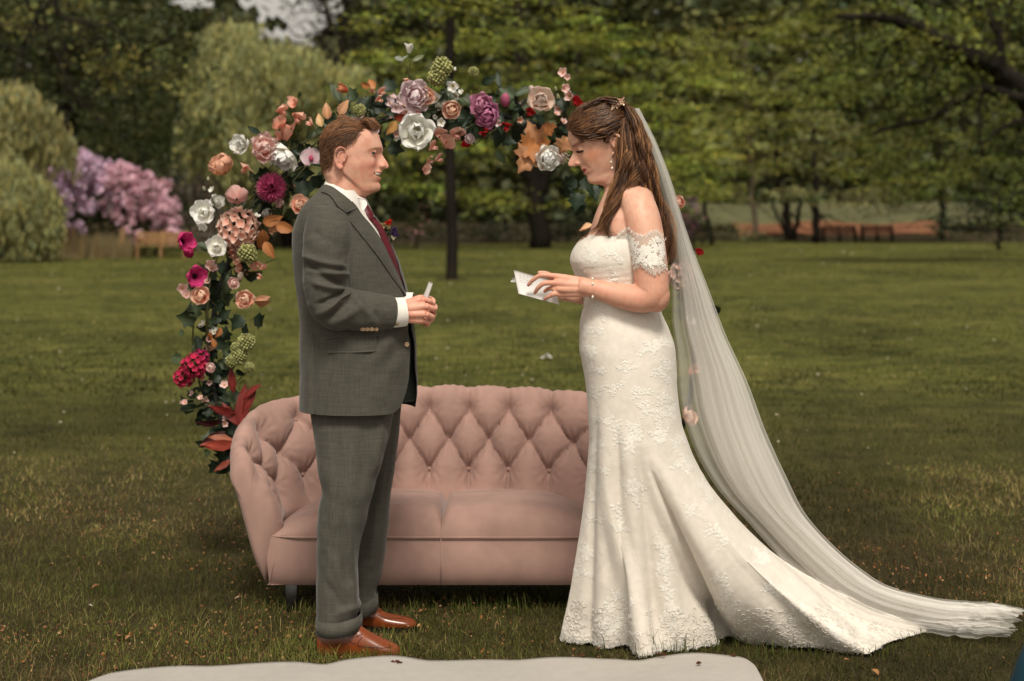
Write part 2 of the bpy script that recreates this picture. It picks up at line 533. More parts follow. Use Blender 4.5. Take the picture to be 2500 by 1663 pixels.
# pale clover heads and petals far out on the lawn
r_ = np.random.default_rng(8)
yy = 9 * (75 / 9) ** r_.random(170); xx = (r_.random(170) * 2 - 1) * (0.3 * yy)
fl = MB()
for x, y in zip(xx, yy):
    s = 0.004 + 0.0006 * y * r_.random()
    fl.ell((x, y, 0.04), (s * 1.3, s, s * .8), 6, 4, col=np.array([0.5, 0.44, 0.33]) * (0.5 + 0.6 * r_.random()))
fl.build('clover_heads', M_attr, smooth=True, kind='stuff')
# ------------------------------------------------------------ trees and shrubs round the lawn
def leaves(mb, C, size, col, up=0.5, aspect=0.55):
    """rhombic leaves at points C (n,3)"""
    n = len(C)
    if n == 0:
        return
    size = np.broadcast_to(size, (n,)) * (0.6 + 0.8 * rng.random(n))
    N = rng.normal(size=(n, 3)); N[:, 2] = np.abs(N[:, 2]) + up
    N /= np.linalg.norm(N, axis=1)[:, None]
    A = np.cross(N, rng.normal(size=(n, 3))); A /= np.linalg.norm(A, axis=1)[:, None] + 1e-9
    B = np.cross(N, A)
    s = size[:, None] * 0.5
    V = np.stack([C - A * s, C - B * s * aspect, C + A * s, C + B * s * aspect], 1).reshape(-1, 3)
    mb.add(V, np.arange(4 * n).reshape(-1, 4), col=np.repeat(col, 4, 0))

def tint(n, base, var=0.35, warm=0.12):
    k = (1 - var) + 2 * var * rng.random((n, 1))
    w = rng.normal(0, warm, (n, 1))
    return np.clip(np.asarray(base) * k * np.concatenate([1 + w, 1 + 0.3 * w, 1 - 0.6 * w], 1), 0.002, 0.9)

def clumps(mb, blobs, base, leaf=0.18, per=60, dens=1.0, shape=(1.0, 0.35), up=0.5, var=0.35, aspect=0.55, hue=0.25):
    """blobs: (px, py, rx, ry, Y, depth) ellipses of the crown; filled with many small leaf sprays"""
    for (px, py, rx, ry, Y, dY) in blobs:
        c = P(px, py, Y); ax = rx / F * Y; az = ry / F * Y
        ncl = max(3, int(dens * (ax * az * 3.14) * 1.9 * (1 + 0.25 * dY)))
        u = rng.normal(size=(ncl, 3)); u /= np.linalg.norm(u, axis=1)[:, None]
        rr = rng.random(ncl)[:, None] ** 0.38
        cc = c + u * rr * np.array([ax, dY, az])
        for q in cc:
            k = int(per * (0.5 + rng.random()))
            s = 0.6 + 0.8 * rng.random()
            p = rng.normal(size=(k, 3)) * np.array([shape[0], shape[0], shape[1]]) * 0.5 * s
            p[:, 2] -= 0.12 * (p[:, 0] ** 2 + p[:, 1] ** 2) / max(shape[0], .3)
            ctint = np.asarray(base) * (1 + hue * rng.normal()) * np.array([1 + .1 * rng.normal(), 1, 1])
            leaves(mb, q + p, leaf, tint(k, np.abs(ctint), var), up, aspect)

def weeping(mb, blobs, base, leaf=0.14, strands=160, length=(1.5, 4.0)):
    for (px, py, rx, ry, Y, dY) in blobs:
        c = P(px, py, Y); ax = rx / F * Y; az = ry / F * Y
        for _ in range(strands):
            u = rng.normal(size=3); u /= np.linalg.norm(u); u[2] = abs(u[2])
            p0 = c + u * (0.55 + 0.45 * rng.random()) * np.array([ax, dY, az])
            L = rng.uniform(*length)
            k = int(L * 9)
            t = np.sort(rng.random(k))
            out = np.array([u[0], u[1], 0]) * 0.5
            p = p0 + out * t[:, None] * 0.8 + np.stack([0 * t, 0 * t, -L * t ** 1.15], -1) + rng.normal(size=(k, 3)) * 0.10
            p = p[p[:, 2] > 0.1]
            b = np.asarray(base) * (0.75 + 0.5 * rng.random())
            N = rng.normal(size=(len(p), 3)) * np.array([1, 1, .25]); N /= np.linalg.norm(N, axis=1)[:, None]
            s = leaf * (0.7 + 0.6 * rng.random((len(p), 1)))
            A = np.array([0, 0, 1.0]) + rng.normal(size=(len(p), 3)) * .35
            B = np.cross(N, A)
            V = np.stack([p - A * s, p - B * s * .28, p + A * s, p + B * s * .28], 1).reshape(-1, 3)
            mb.add(V, np.arange(4 * len(p)).reshape(-1, 4), col=np.repeat(tint(len(p), b, .3), 4, 0))

def limb(mb, pix, Y, w0, w1, n=14, wob=0.15):
    """pix: photo polyline [(px,py)] ; Y distance (number or list); widths in photo pixels"""
    Ys = np.broadcast_to(np.asarray(Y, float), (len(pix),))
    pts = np.array([P(a, b, y) for (a, b), y in zip(pix, Ys)])
    c = cr(pts, n)
    c[1:-1] += rng.normal(size=(n - 2, 3)) * wob * 0.3
    r = np.linspace(w0, w1, n) * 0.5 / F * c[:, 1]
    mb.tube(c, r, 8)

def twigs(mb, pix, Y, n, length, w=4):
    Ys = np.broadcast_to(np.asarray(Y, float), (len(pix),))
    c = cr(np.array([P(a, b, y) for (a, b), y in zip(pix, Ys)]), 40)
    for _ in range(n):
        i = rng.integers(5, 40)
        d = rng.normal(size=3); d[2] = d[2] * .5 - .15; d /= np.linalg.norm(d)
        L = length * (0.4 + 0.8 * rng.random())
        t = np.linspace(0, 1, 6)[:, None]
        p = c[i] + d * L * t + np.array([0, 0, -0.25 * L]) * t ** 2 + rng.normal(size=(6, 3)) * .04 * L
        mb.tube(p, np.linspace(w, w * .25, 6) * .5 / F * c[i][1], 5)

def tree(name, label, cat, basepx, Y, group=None):
    x = P(basepx, 0, Y)[0]
    return thing(name, label, cat, (x, Y, 0), group)

BEECH = (0.27, 0.30, 0.055); MID = (0.16, 0.17, 0.05); DARK = (0.060, 0.070, 0.022)
WILLOW = (0.33, 0.325, 0.135); GREY = (0.12, 0.11, 0.055)

# far wood, one mass closing the view
wd = MB()
def mass(n, y0, y1, leaf, base, pxr=(-500, 3000), pyr=(-260, 600), gap=True):
    px = rng.uniform(*pxr, n); py = rng.uniform(*pyr, n); Y = rng.uniform(y0, y1, n)
    k = np.ones(n, bool)
    if gap:
        e = np.maximum(np.abs(px - 712) / 160, 0) ** 2 + (np.maximum(py + 60, 0) / 185) ** 2
        k &= (e > 1.0 + 0.5 * (rng.random(n) - .5)) | (rng.random(n) < 0.03)
        e2 = ((px - 470) / 60) ** 2 + ((py - 5) / 22) ** 2
        k &= e2 > 1
    px, py, Y = px[k], py[k], Y[k]
    C = P(px, py, Y)
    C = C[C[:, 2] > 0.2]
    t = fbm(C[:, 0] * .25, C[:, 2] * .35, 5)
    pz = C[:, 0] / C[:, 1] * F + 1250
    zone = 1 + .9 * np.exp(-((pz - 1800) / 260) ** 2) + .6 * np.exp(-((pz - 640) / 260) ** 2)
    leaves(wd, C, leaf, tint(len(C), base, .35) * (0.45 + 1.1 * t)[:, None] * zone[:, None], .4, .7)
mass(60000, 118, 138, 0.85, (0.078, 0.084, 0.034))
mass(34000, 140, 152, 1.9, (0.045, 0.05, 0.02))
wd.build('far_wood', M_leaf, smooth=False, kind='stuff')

# big dark tree on the left, limbs hanging in from above
t = tree('dark_tree', 'big dark olive tree with thick trunk and drooping black limbs at the left', 'tree', 160, 66)
b = MB()
limb(b, [(160, 640), (158, 470), (163, 330), (158, 200), (172, 60), (180, -120)], 66, 42, 26, wob=.3)
limb(b, [(165, 260), (110, 160), (40, 90), (-60, 40)], [66, 64, 62, 60], 20, 8)
limb(b, [(163, 300), (240, 210), (310, 150), (420, 90)], [66, 64, 62, 60], 18, 6)
b.build('trunk', M_bark, t)
b = MB()
for pix, w in (([(128, -40), (150, 40), (215, 55), (300, 85), (350, 160)], 13), ([(130, -20), (88, 45), (60, 110), (50, 190)], 10), ([(100, 20), (130, 110), (180, 230), (255, 300)], 8), ([(215, 55), (255, 110), (262, 180)], 9), ([(60, -30), (85, 40), (120, 90)], 12)):
    limb(b, pix, 53, w, w * .35, 16, .2); twigs(b, pix, 53, 12, 2.0, 4)
b.build('limb', M_bark, t)
b = MB()
clumps(b, [(60, 60, 170, 120, 62, 4), (250, 60, 190, 100, 62, 4), (420, 110, 110, 120, 64, 4), (120, 210, 120, 90, 63, 3), (330, 230, 130, 110, 65, 4), (400, 330, 110, 70, 68, 3), (300, 330, 150, 90, 69, 3), (230, 420, 200, 60, 72, 2)], DARK, .20, 46, .75, (1.1, .5), .3, .5)
clumps(b, [(130, 30, 170, 60, 58, 3), (330, 150, 160, 100, 59, 3), (430, 180, 60, 60, 60, 2)], (0.22, 0.215, 0.06), .18, 34, .42, (1.0, .4), .5, .5)
b.build('crown', M_leaf, t, False)

# dark backing trees
t = tree('hedge_tree', 'low dark green hedge mass behind the lilac shrub', 'hedge', 430, 80)
b = MB(); clumps(b, [(420, 380, 120, 90, 80, 2), (560, 420, 120, 70, 82, 2), (500, 520, 160, 60, 80, 2), (660, 560, 120, 60, 80, 2)], (0.040, 0.050, 0.018), .2, 60, 1.0, (1, .6))
b.build('foliage', M_leaf, t, False)
b = MB(); limb(b, [(430, 610), (432, 480), (428, 380)], 80, 16, 8); b.build('stem', M_bark, t)

# willows
t = tree('willow', 'wide olive weeping willow with one dark bare limb, left of the flower arch', 'tree', 700, 76)
b = MB()
limb(b, [(690, 640), (700, 480), (690, 330), (705, 215), (700, 90)], 76, 40, 16, wob=.3)
limb(b, [(705, 220), (660, 212), (600, 218), (540, 208)], [76, 74, 72, 71], 15, 5)
limb(b, [(700, 200), (740, 160), (800, 140), (860, 150)], [76, 74, 73, 73], 13, 5)
b.build('trunk', M_bark, t)
b = MB()
tiers = []
for k in range(40):
    cx, cy = rng.uniform(440, 950), rng.uniform(50, 420)
    if (cx - 700) ** 2 / 240 ** 2 + (cy - 240) ** 2 / 210 ** 2 > rng.uniform(.75, 1.35) or (cx > 600 and cy < 125) or (cx > 780 and cy < 170):
        continue
    tiers.append((cx, cy, rng.uniform(35, 80), rng.uniform(18, 40), rng.uniform(70, 76), 1.6))
weeping(b, tiers, WILLOW, .14, 85, (.4, 3.0))
clumps(b, [(t_[0] + rng.normal(0, 30), t_[1] - 10 + rng.normal(0, 20), 30, 14, t_[4] - 1, .8) for t_ in tiers[::2]], np.array(WILLOW) * .9, .13, 24, .8, (1.0, .3))
weeping(b, [(560, 235, 95, 40, 71, 2), (600, 330, 80, 40, 71, 2), (590, 150, 90, 50, 74, 3)], WILLOW, .14, 150, (1.0, 3.4))
clumps(b, [(580, 170, 110, 60, 78, 2), (700, 320, 170, 110, 79, 2), (830, 330, 110, 150, 79, 2)], (0.11, 0.095, 0.038), .2, 30, .6)
b.build('crown', M_leaf, t, False)

t = tree('willow', 'pale weeping willow leaning in at the far left edge above the grey shrub', 'tree', 20, 57)
b = MB(); limb(b, [(0, 640), (10, 420), (30, 300), (70, 250)], 57, 24, 8); b.build('trunk', M_bark, t)
b = MB(); weeping(b, [(30, 225, 40, 22, 56, 1.2), (70, 262, 50, 22, 55.5, 1.2), (110, 300, 40, 22, 56, 1.2), (140, 340, 22, 14, 56, .8), (20, 300, 60, 30, 56, 1.5), (60, 340, 50, 24, 56, 1.2)], (0.33, 0.31, 0.135), .13, 120, (.5, 1.5)); b.build('crown', M_leaf, t, False)

t = tree('weeping_shrub', 'grey green mounded weeping shrub at the far left, beside the lilac blossom', 'shrub', 55, 54)
b = MB(); weeping(b, [(30, 415, 40, 18, 53, 1.2), (75, 452, 38, 18, 53, 1), (0, 440, 50, 20, 53, 1.2), (45, 490, 50, 20, 52.5, 1.2), (98, 512, 24, 14, 53, .8), (10, 530, 60, 24, 53, 1.2), (80, 548, 30, 14, 53, .8), (112, 470, 14, 10, 53.4, .6)], (0.28, 0.275, 0.115), .11, 190, (.4, 1.4)); b.build('foliage', M_leaf, t, False)
b = MB(); limb(b, [(50, 640), (52, 540), (45, 440)], 54, 12, 5); limb(b, [(50, 620), (80, 520), (95, 440)], 54, 8, 3); b.build('stem', M_bark, t)

# rhododendrons
t = tree('rhododendron', 'large rhododendron covered in lilac and pink blossom on the left', 'shrub', 280, 61)
b = MB()
clumps(b, [(180, 480, 75, 75, 61, 2), (330, 480, 95, 85, 61, 2), (270, 540, 140, 60, 61, 2), (410, 550, 40, 60, 60, 1)], (0.065, 0.068, 0.028), .16, 60, 1.6, (.7, .5))
b.build('foliage', M_leaf, t, False)
b = MB()
LIL = (0.74, 0.54, 0.69); PNK = (0.78, 0.50, 0.58)
for (px, py, rx, ry, cc, n) in ((215, 420, 70, 52, LIL, 80), (135, 435, 40, 32, LIL, 40), (160, 475, 45, 40, LIL, 34), (120, 425, 20, 18, LIL, 12), (300, 440, 60, 45, PNK, 70), (360, 480, 65, 60, PNK, 70), (300, 510, 60, 40, PNK, 22), (410, 520, 40, 45, PNK, 38), (432, 560, 14, 40, PNK, 16), (250, 480, 60, 40, LIL, 30), (200, 540, 60, 40, LIL, 12), (330, 560, 60, 40, PNK, 12)):
    for _ in range(n):
        u = rng.normal(size=3); u /= np.linalg.norm(u); u[1] = -abs(u[1])
        q = P(px, py, 59.8) + u * (0.6 + .4 * rng.random()) * np.array([rx / F * 60, 1.3, ry / F * 60])
        k = 26
        d = rng.normal(size=(k, 3)); d /= np.linalg.norm(d, axis=1)[:, None]
        leaves(b, q + d * .13, .13, tint(k, np.array(cc) * (.75 + .45 * rng.random()), .2, .05), .3, .9)
b.build('blossom', M_leaf, t, False)
b = MB()
for k in range(7):
    limb(b, [(230 + 25 * k, 630), (220 + 28 * k, 560), (205 + 33 * k, 490)], 61, 8, 4)
b.build('stem', M_bark, t)

t = tree('mauve_shrub', 'dull mauve brown shrub between the pink rhododendron and the arch', 'shrub', 470, 70)
b = MB(); clumps(b, [(450, 480, 90, 75, 70, 2), (540, 500, 70, 70, 71, 2), (480, 560, 90, 50, 69, 2)], (0.20, 0.165, 0.135), .15, 60, 1.5, (.7, .5)); b.build('foliage', M_leaf, t, False)
b = MB(); limb(b, [(470, 620), (460, 540), (450, 470)], 70, 9, 4); b.build('stem', M_bark, t)

for nm, lab, px, py, rx, ry, Y, cc in (('azalea', 'small pale pink azalea under the trees just right of the groom', 1015, 545, 36, 40, 72, (0.50, 0.27, 0.27)), ('azalea', 'mauve pink azalea seen just right of the veil', 1692, 525, 45, 55, 78, (0.36, 0.16, 0.24))):
    t = tree(nm, lab, 'shrub', px, Y)
    b = MB(); clumps(b, [(px, py + 10, rx, ry, Y, 1)], (0.05, 0.055, 0.02), .15, 50, 2, (.6, .5)); b.build('foliage', M_leaf, t, False)
    b = MB(); clumps(b, [(px, py, rx, ry, Y - 1, .8)], cc, .13, 22, 1.6, (.35, .3)); b.build('blossom', M_leaf, t, False)
    b = MB(); limb(b, [(px, py + 80), (px + 3, py + 20), (px, py - 10)], Y, 7, 3); b.build('stem', M_bark, t)

# plants at the lawn's left edge
t = tree('border_planting', 'band of tawny reeds and low plants along the far left lawn edge', 'plants', 200, 60)
b = MB()
for _ in range(2600):
    px = rng.uniform(-40, 320); Y = rng.uniform(57, 60)
    q = P(px, 0, Y); q[2] = 0
    h = rng.uniform(.3, 1.0); l = rng.normal(size=2) * .15
    w = .02
    V = [q - [w, 0, 0], q + [w, 0, 0], q + [l[0], l[1], h]]
    b.add(V, [[0, 1, 2]], col=tint(1, (0.23, 0.175, 0.085) if px > 120 else (0.10, 0.11, 0.035), .4)[0])
b.build('foliage', M_leaf, t, False)

# slender tree standing on the lawn between the couple
t = tree('slender_tree', 'slender dark tree standing alone on the lawn between the couple', 'tree', 1101, 38.5)
b = MB()
limb(b, [(1102, 695), (1104, 600), (1100, 430), (1097, 250), (1099, 90), (1106, -80), (1110, -200)], 38.5, 29, 17, 40, .02)
limb(b, [(1100, 30), (1118, -20), (1180, -70)], 38.5, 12, 5)
b.build('trunk', M_bark, t)
b = MB(); c0 = P(1102, 690, 38.5)
for k in range(160):
    a = rng.random() * 6.28; r0 = rng.random() * .35
    b.ell((c0[0] + math.cos(a) * r0, 38.5 + math.sin(a) * r0, .01), (.06, .06, .02), 6, 3)
b.build('root_soil', M_soil, t)
b = MB()
clumps(b, [(980, 15, 130, 45, 37, 2), (1130, -40, 200, 60, 37, 2), (1280, 10, 130, 50, 37, 2), (880, 60, 60, 25, 37, 1)], (0.27, 0.295, 0.055), .12, 64, 1.3, (.8, .16), 1.4)
b.build('crown', M_leaf, t, False)

# layered beech behind it
t = tree('beech', 'spreading beech with forked dark trunk and layered leaf sprays, centre', 'tree', 1312, 74)
b = MB()
limb(b, [(1318, 610), (1315, 500), (1300, 440), (1275, 360), (1258, 240), (1265, 110), (1260, -60)], 74, 54, 16, 20, .3)
limb(b, [(1312, 470), (1345, 420), (1350, 330), (1400, 200), (1420, 60)], [74, 74, 74.5, 75, 75], 30, 10, 16, .3)
limb(b, [(1300, 440), (1230, 380), (1180, 330), (1080, 300)], [74, 73, 72, 71], 16, 5)
limb(b, [(1330, 420), (1430, 350), (1560, 310), (1680, 300)], [74, 73, 72, 71], 18, 5)
b.build('trunk', M_bark, t)
b = MB()
bl = []
for (cx, cy, rx, ry) in ((1000, 130, 130, 60), (1180, 90, 150, 60), (1380, 80, 170, 60), (1560, 110, 150, 60), (1700, 180, 120, 60), (940, 230, 110, 60), (1120, 210, 120, 50), (1300, 190, 150, 50), (1480, 220, 150, 60), (1640, 290, 130, 60), (1000, 340, 110, 50), (1170, 370, 110, 45), (1420, 360, 120, 50), (1580, 400, 110, 50), (980, 450, 90, 45), (1150, 470, 90, 40), (1430, 470, 90, 40), (1240, 500, 70, 30), (1700, 400, 90, 60), (1560, 500, 70, 40)):
    bl.append((cx, cy, rx, ry, 70 + 3 * rng.random(), 2.2))
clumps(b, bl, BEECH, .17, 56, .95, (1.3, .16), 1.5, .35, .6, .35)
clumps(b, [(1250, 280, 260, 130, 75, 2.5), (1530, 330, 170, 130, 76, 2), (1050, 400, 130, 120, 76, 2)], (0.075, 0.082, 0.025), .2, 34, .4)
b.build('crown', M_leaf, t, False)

# understorey hedge below the beech
t = tree('hedge', 'dark clipped undergrowth along the lawn edge behind the couple', 'hedge', 1200, 84)
b = MB(); clumps(b, [(960, 565, 110, 28, 84, 1.5), (1120, 570, 110, 26, 84, 1.5), (1260, 565, 110, 30, 86, 1.5), (1420, 560, 110, 34, 86, 1.5), (1560, 560, 90, 34, 87, 1.5)], (0.020, 0.024, 0.010), .18, 60, 1.6, (.8, .5)); b.build('foliage', M_leaf, t, False)

# right-hand side: row of lighter trees
rt = [('pale_tree', 'thin tree with pale tan trunk right of the veil', 1835, 90, [(1843, 590), (1840, 530), (1836, 450), (1830, 350), (1825, 250), (1822, 100)], 14, 8, M_barkpale, [(1770, 330, 110, 70), (1850, 250, 100, 80), (1800, 130, 120, 90), (1760, 440, 90, 50), (1900, 380, 70, 50)], (0.28, 0.295, 0.075)),
      ('young_tree', 'leaning thin dark tree nearest the right side of the veil', 1728, 82, [(1738, 605), (1722, 520), (1712, 440), (1700, 330)], 13, 7, M_bark, [(1690, 370, 90, 60), (1740, 470, 70, 40), (1660, 460, 60, 50)], (0.255, 0.275, 0.058)),
      ('twin_stem_tree', 'twin stemmed tree in front of the rusty bank, left of the benches', 1925, 90, [(1930, 585), (1918, 520), (1905, 440), (1895, 330)], 22, 8, M_bark, [(1950, 300, 100, 70), (1980, 180, 110, 80), (1960, 60, 120, 70), (2040, 420, 80, 40)], (0.255, 0.275, 0.058)),
      ('bench_tree', 'dark upright tree touching the left bench on the right', 1990, 87, [(1990, 592), (1993, 500), (1990, 420), (1985, 300)], 22, 12, M_bark, [(1990, 470, 80, 28), (2060, 480, 70, 24), (1900, 470, 60, 24), (2020, 330, 90, 60)], (0.32, 0.31, 0.13)),
      ('far_tree', 'dark straight tree alone near the right end of the rusty bank', 2300, 88, [(2302, 585), (2300, 510), (2296, 420), (2290, 300)], 17, 9, M_bark, [(2250, 440, 130, 60), (2180, 460, 90, 50), (2350, 360, 120, 80), (2160, 340, 110, 70)], (0.20, 0.22, 0.05))]
for nm, lab, px, Y, tr, w0, w1, bm, bls, cc in rt:
    t = tree(nm, lab, 'tree', px, Y)
    b = MB(); limb(b, tr, Y, w0, w1, 14, .2)
    twigs(b, tr, Y, 14, 2.5, 5)
    if nm == 'twin_stem_tree':
        limb(b, [(1938, 585), (1952, 510), (1965, 420)], Y, 14, 6)
        limb(b, [(1925, 585), (1888, 500), (1870, 430)], Y, 10, 5)
    b.build('trunk', bm, t)
    b = MB(); clumps(b, [(*q, Y - 2 + 2 * rng.random(), 2) for q in bls], cc, .18, 52, .9, (1.2, .18), 1.4)
    b.build('crown', M_leaf, t, False)

# big dark tree reaching in from the right edge
t = tree('dark_tree', 'huge dark tree at the right edge with a thick limb arching over', 'tree', 2560, 52)
b = MB()
limb(b, [(2590, 640), (2585, 480), (2570, 330), (2500, 230), (2420, 170), (2330, 120), (2250, 70), (2150, 45), (2040, 40)], [52, 52, 52, 52, 51, 50, 50, 49, 49], 110, 12, 30, .1)
b.build('trunk', M_bark, t)
b = MB()
for pix, w in (([(2500, 240), (2400, 215), (2340, 245), (2280, 285), (2200, 300), (2130, 330)], 26), ([(2430, 170), (2440, 90), (2400, 20), (2380, -60)], 30), ([(2330, 120), (2270, 190), (2260, 260)], 10), ([(2250, 70), (2160, 130), (2130, 210)], 9), ([(2400, 215), (2390, 300), (2400, 380)], 11), ([(2560, 300), (2470, 300), (2400, 350)], 20), ([(2460, 200), (2440, 120), (2460, 40), (2470, -40)], 26)):
    limb(b, pix, 50, w, w * .3, 16, .1); twigs(b, pix, 50, 14, 1.6, 4)
b.build('limb', M_bark, t)
b = MB()
clumps(b, [(2150, 100, 150, 110, 50, 3), (2350, 60, 170, 110, 50, 3), (2480, 150, 120, 130, 53, 2), (2080, 220, 120, 100, 52, 3), (2260, 220, 150, 100, 51, 3), (2440, 330, 130, 100, 54, 2), (2180, 350, 140, 80, 53, 2), (2350, 430, 120, 80, 55, 2), (2060, 380, 90, 70, 55, 2), (2480, 460, 80, 110, 54, 2)], (0.14, 0.165, 0.034), .15, 46, 1.0, (.85, .35), .5, .45)
b.build('crown', M_leaf, t, False)
t = tree('evergreen_shrub', 'blackish evergreen bushes under the big tree at the right edge', 'shrub', 2440, 62)
b = MB(); clumps(b, [(2400, 520, 90, 60, 64, 1.5), (2480, 500, 80, 90, 62, 1.5), (2330, 540, 60, 40, 68, 1)], (0.034, 0.042, 0.018), .16, 60, 1.6, (.7, .5)); b.build('foliage', M_leaf, t, False)
b = MB(); limb(b, [(2440, 610), (2442, 540), (2450, 470)], 62, 10, 5); b.build('stem', M_bark, t)
for lab, px, py, rx, ry, Y, cc in (('grey green low shrub under the pale trunk right of the veil', 1790, 560, 60, 30, 86, (0.13, 0.13, 0.06)), ('soft grey bush hanging over the benches', 2150, 500, 120, 42, 93, (0.17, 0.16, 0.085)), ('low grassy scrub at the foot of the twin stemmed tree', 1860, 590, 70, 14, 86, (0.11, 0.115, 0.04))):
    t = tree('low_shrub', lab, 'shrub', px, Y)
    b = MB(); clumps(b, [(px, py, rx, ry, Y, 1.2)], cc, .16, 50, 1.5, (.8, .3)); b.build('foliage', M_leaf, t, False)

# pale twiggy tree against the sky gap
t = tree('twiggy_tree', 'bare twiggy tree against the white sky gap at the top', 'tree', 880, 95)
b = MB()
limb(b, [(890, 600), (880, 300), (850, 150), (800, 40), (790, -80)], 95, 22, 8, 20, .3)
for k in range(26):
    a = (840 - 10 * k % 60, 150 - 7 * k)
    p1 = (a[0] + rng.uniform(-130, 90), a[1] - rng.uniform(-20, 60)); p2 = (p1[0] + rng.uniform(-60, 40), p1[1] + rng.uniform(-30, 40))
    limb(b, [a, p1, p2], 95, 5, 2, 10, .3); twigs(b, [a, p1, p2], 95, 8, 1.6, 3)
b.build('trunk', M_bark, t)
b = MB(); clumps(b, [(830, 40, 80, 60, 94, 2), (770, 30, 60, 50, 95, 2), (640, 70, 60, 40, 96, 2), (800, 120, 70, 60, 93, 2)], (0.13, 0.12, 0.06), .14, 18, .55, (1.1, .5)); b.build('crown', M_leaf, t, False)

# ------------------------------------------------------------ benches
M_teak = mat('weathered_teak', (0.29, 0.165, 0.075), 0.7, 0.2, noise=[(6, 0.25, (1, 6, 6))])
M_darkwood = mat('dark_bench_wood', (0.006, 0.005, 0.005), 0.9, 0.05, noise=[(6, 0.25, (1, 6, 6))])
def bench(name, label, px, Y, w, m, rz=0.0, group=None, back=True):
    x0 = P(px, 0, Y)[0]
    t = thing(name, label, 'bench', (x0, Y, 0), group)
    c, s = math.cos(rz), math.sin(rz); Rm = np.array([[c, -s, 0], [s, c, 0], [0, 0, 1]])
    o = np.array([x0, Y, 0])
    def bx(n, cc, h):
        q = MB(); q.box(o + Rm @ np.array(cc), h, Rm); return q.build(n, m, t, False)
    for k in range(4):
        bx('seat_slat', (0, -0.18 + 0.115 * k, 0.44), (w / 2, 0.048, 0.018))
    for k in range(3):
        bx('back_slat', (0, 0.26 + 0.012 * k, 0.56 + 0.13 * k), (w / 2, 0.014, 0.05))
    for sx in (-1, 0, 1):
        x = sx * (w / 2 - 0.09)
        bx('leg', (x, -0.20, 0.21), (0.035, 0.035, 0.21))
        q = MB(); q.tube([o + Rm @ np.array([x, 0.22, 0.0]), o + Rm @ np.array([x, 0.23, 0.45]), o + Rm @ np.array([x, 0.31, 0.92])], 0.04, 6); q.build('leg', m, t)
        if sx:
            bx('armrest', (x, 0.0, 0.64), (0.035, 0.27, 0.018))
            bx('arm_post', (x, -0.20, 0.535), (0.03, 0.03, 0.085))
    return t
bench('park_bench', 'tan wooden park bench in front of the pink rhododendron', 395, 57.5, 1.75, M_teak, 0.06)
bench('park_bench', 'left one of two black park benches on the right lawn edge', 2050, 88, 1.8, M_darkwood, 0.0)
bench('park_bench', 'right one of two black park benches on the right lawn edge', 2142, 90, 1.75, M_darkwood, -0.03)
# timber edging posts at the far left border
for lb_, px in (('left one of a close pair of wooden stakes in the reeds at far left', 165), ('right one of a close pair of wooden stakes in the reeds at far left', 180), ('single wooden stake in front of the pink blossom left of the tan bench', 300)):
    q = MB(); x, Y = P(px, 0, 58)[0], 58
    q.box((x, Y, .5), (.06, .05, .5)); q.box((x, Y, 1.01), (.07, .06, .012))
    tag(q.build('wooden_post', M_teak, None, False), lb_, 'post', 'stakes in the reed border')
# ------------------------------------------------------------ blush velvet sofa
M_velvet = mat('blush_velvet', (0.335, 0.207, 0.174), 0.75, 0.18, sheen=0.22, noise=[(2.6, 0.20, U1), (6.5, 0.16, (1, 1, 0.45)), (26, 0.06, U1)], bump=[(9, 0.12, (1, 1, .6)), (60, 0.05, U1)])
M_blackwood = mat('black_lacquered_wood', (0.009, 0.008, 0.008), 0.6, 0.3)
SX = P(1077, 0, 6.4)[0]
sofa = thing('velvet_sofa', 'blush pink velvet sofa with deep buttoned back standing behind the couple', 'sofa', (SX, 6.7, 0))
half = [(0.60, 6.46), (0.615, 6.56), (0.612, 6.66), (0.575, 6.76), (0.48, 6.835), (0.34, 6.87), (0.17, 6.885)]
path = np.array([(-x, y) for x, y in half] + [(0, 6.89)] + half[::-1])
NU = 560
pc = cr(np.c_[path, np.zeros(len(path))], NU)[:, :2]
sl = np.r_[0, np.cumsum(np.linalg.norm(np.diff(pc, axis=0), axis=1))]; sl -= sl[-1] / 2
tg = np.gradient(pc, axis=0); tg /= np.linalg.norm(tg, axis=1)[:, None]
nrm = np.stack([-tg[:, 1], tg[:, 0]], -1)
smx = sl[-1]
hh = pch([0, .35, .55, .70, .82, .92, 1.0], [.795, .788, .772, .738, .690, .640, .585], np.abs(sl) / smx)
def sec(h):
    return np.array([(0.0, .33), (0.015, .40), (0.055, .36 + .5 * (h - .36)), (0.092, h - .075), (0.122, h - .018), (0.157, h), (0.188, h - .028), (0.197, h - .075), (0.172, .36 + .38 * (h - .36)), (0.108, .21), (0.062, .105)])
NV = 110
G = np.zeros((NU, NV, 3)); T = np.zeros((NU, NV)); D = np.zeros((NU, NV))
for i in range(NU):
    c = cr(np.c_[sec(hh[i]), np.zeros(11)], NV)[:, :2]
    D[i] = c[:, 0]
    top = np.argmax(c[:, 1])
    T[i] = (c[:, 1] - .36) / (hh[i] - .36)
    T[i, top:] = 1 + np.linspace(0, 1.6, NV - top)
    G[i, :, :2] = pc[i] + nrm[i] * c[:, :1]; G[i, :, 2] = c[:, 1]
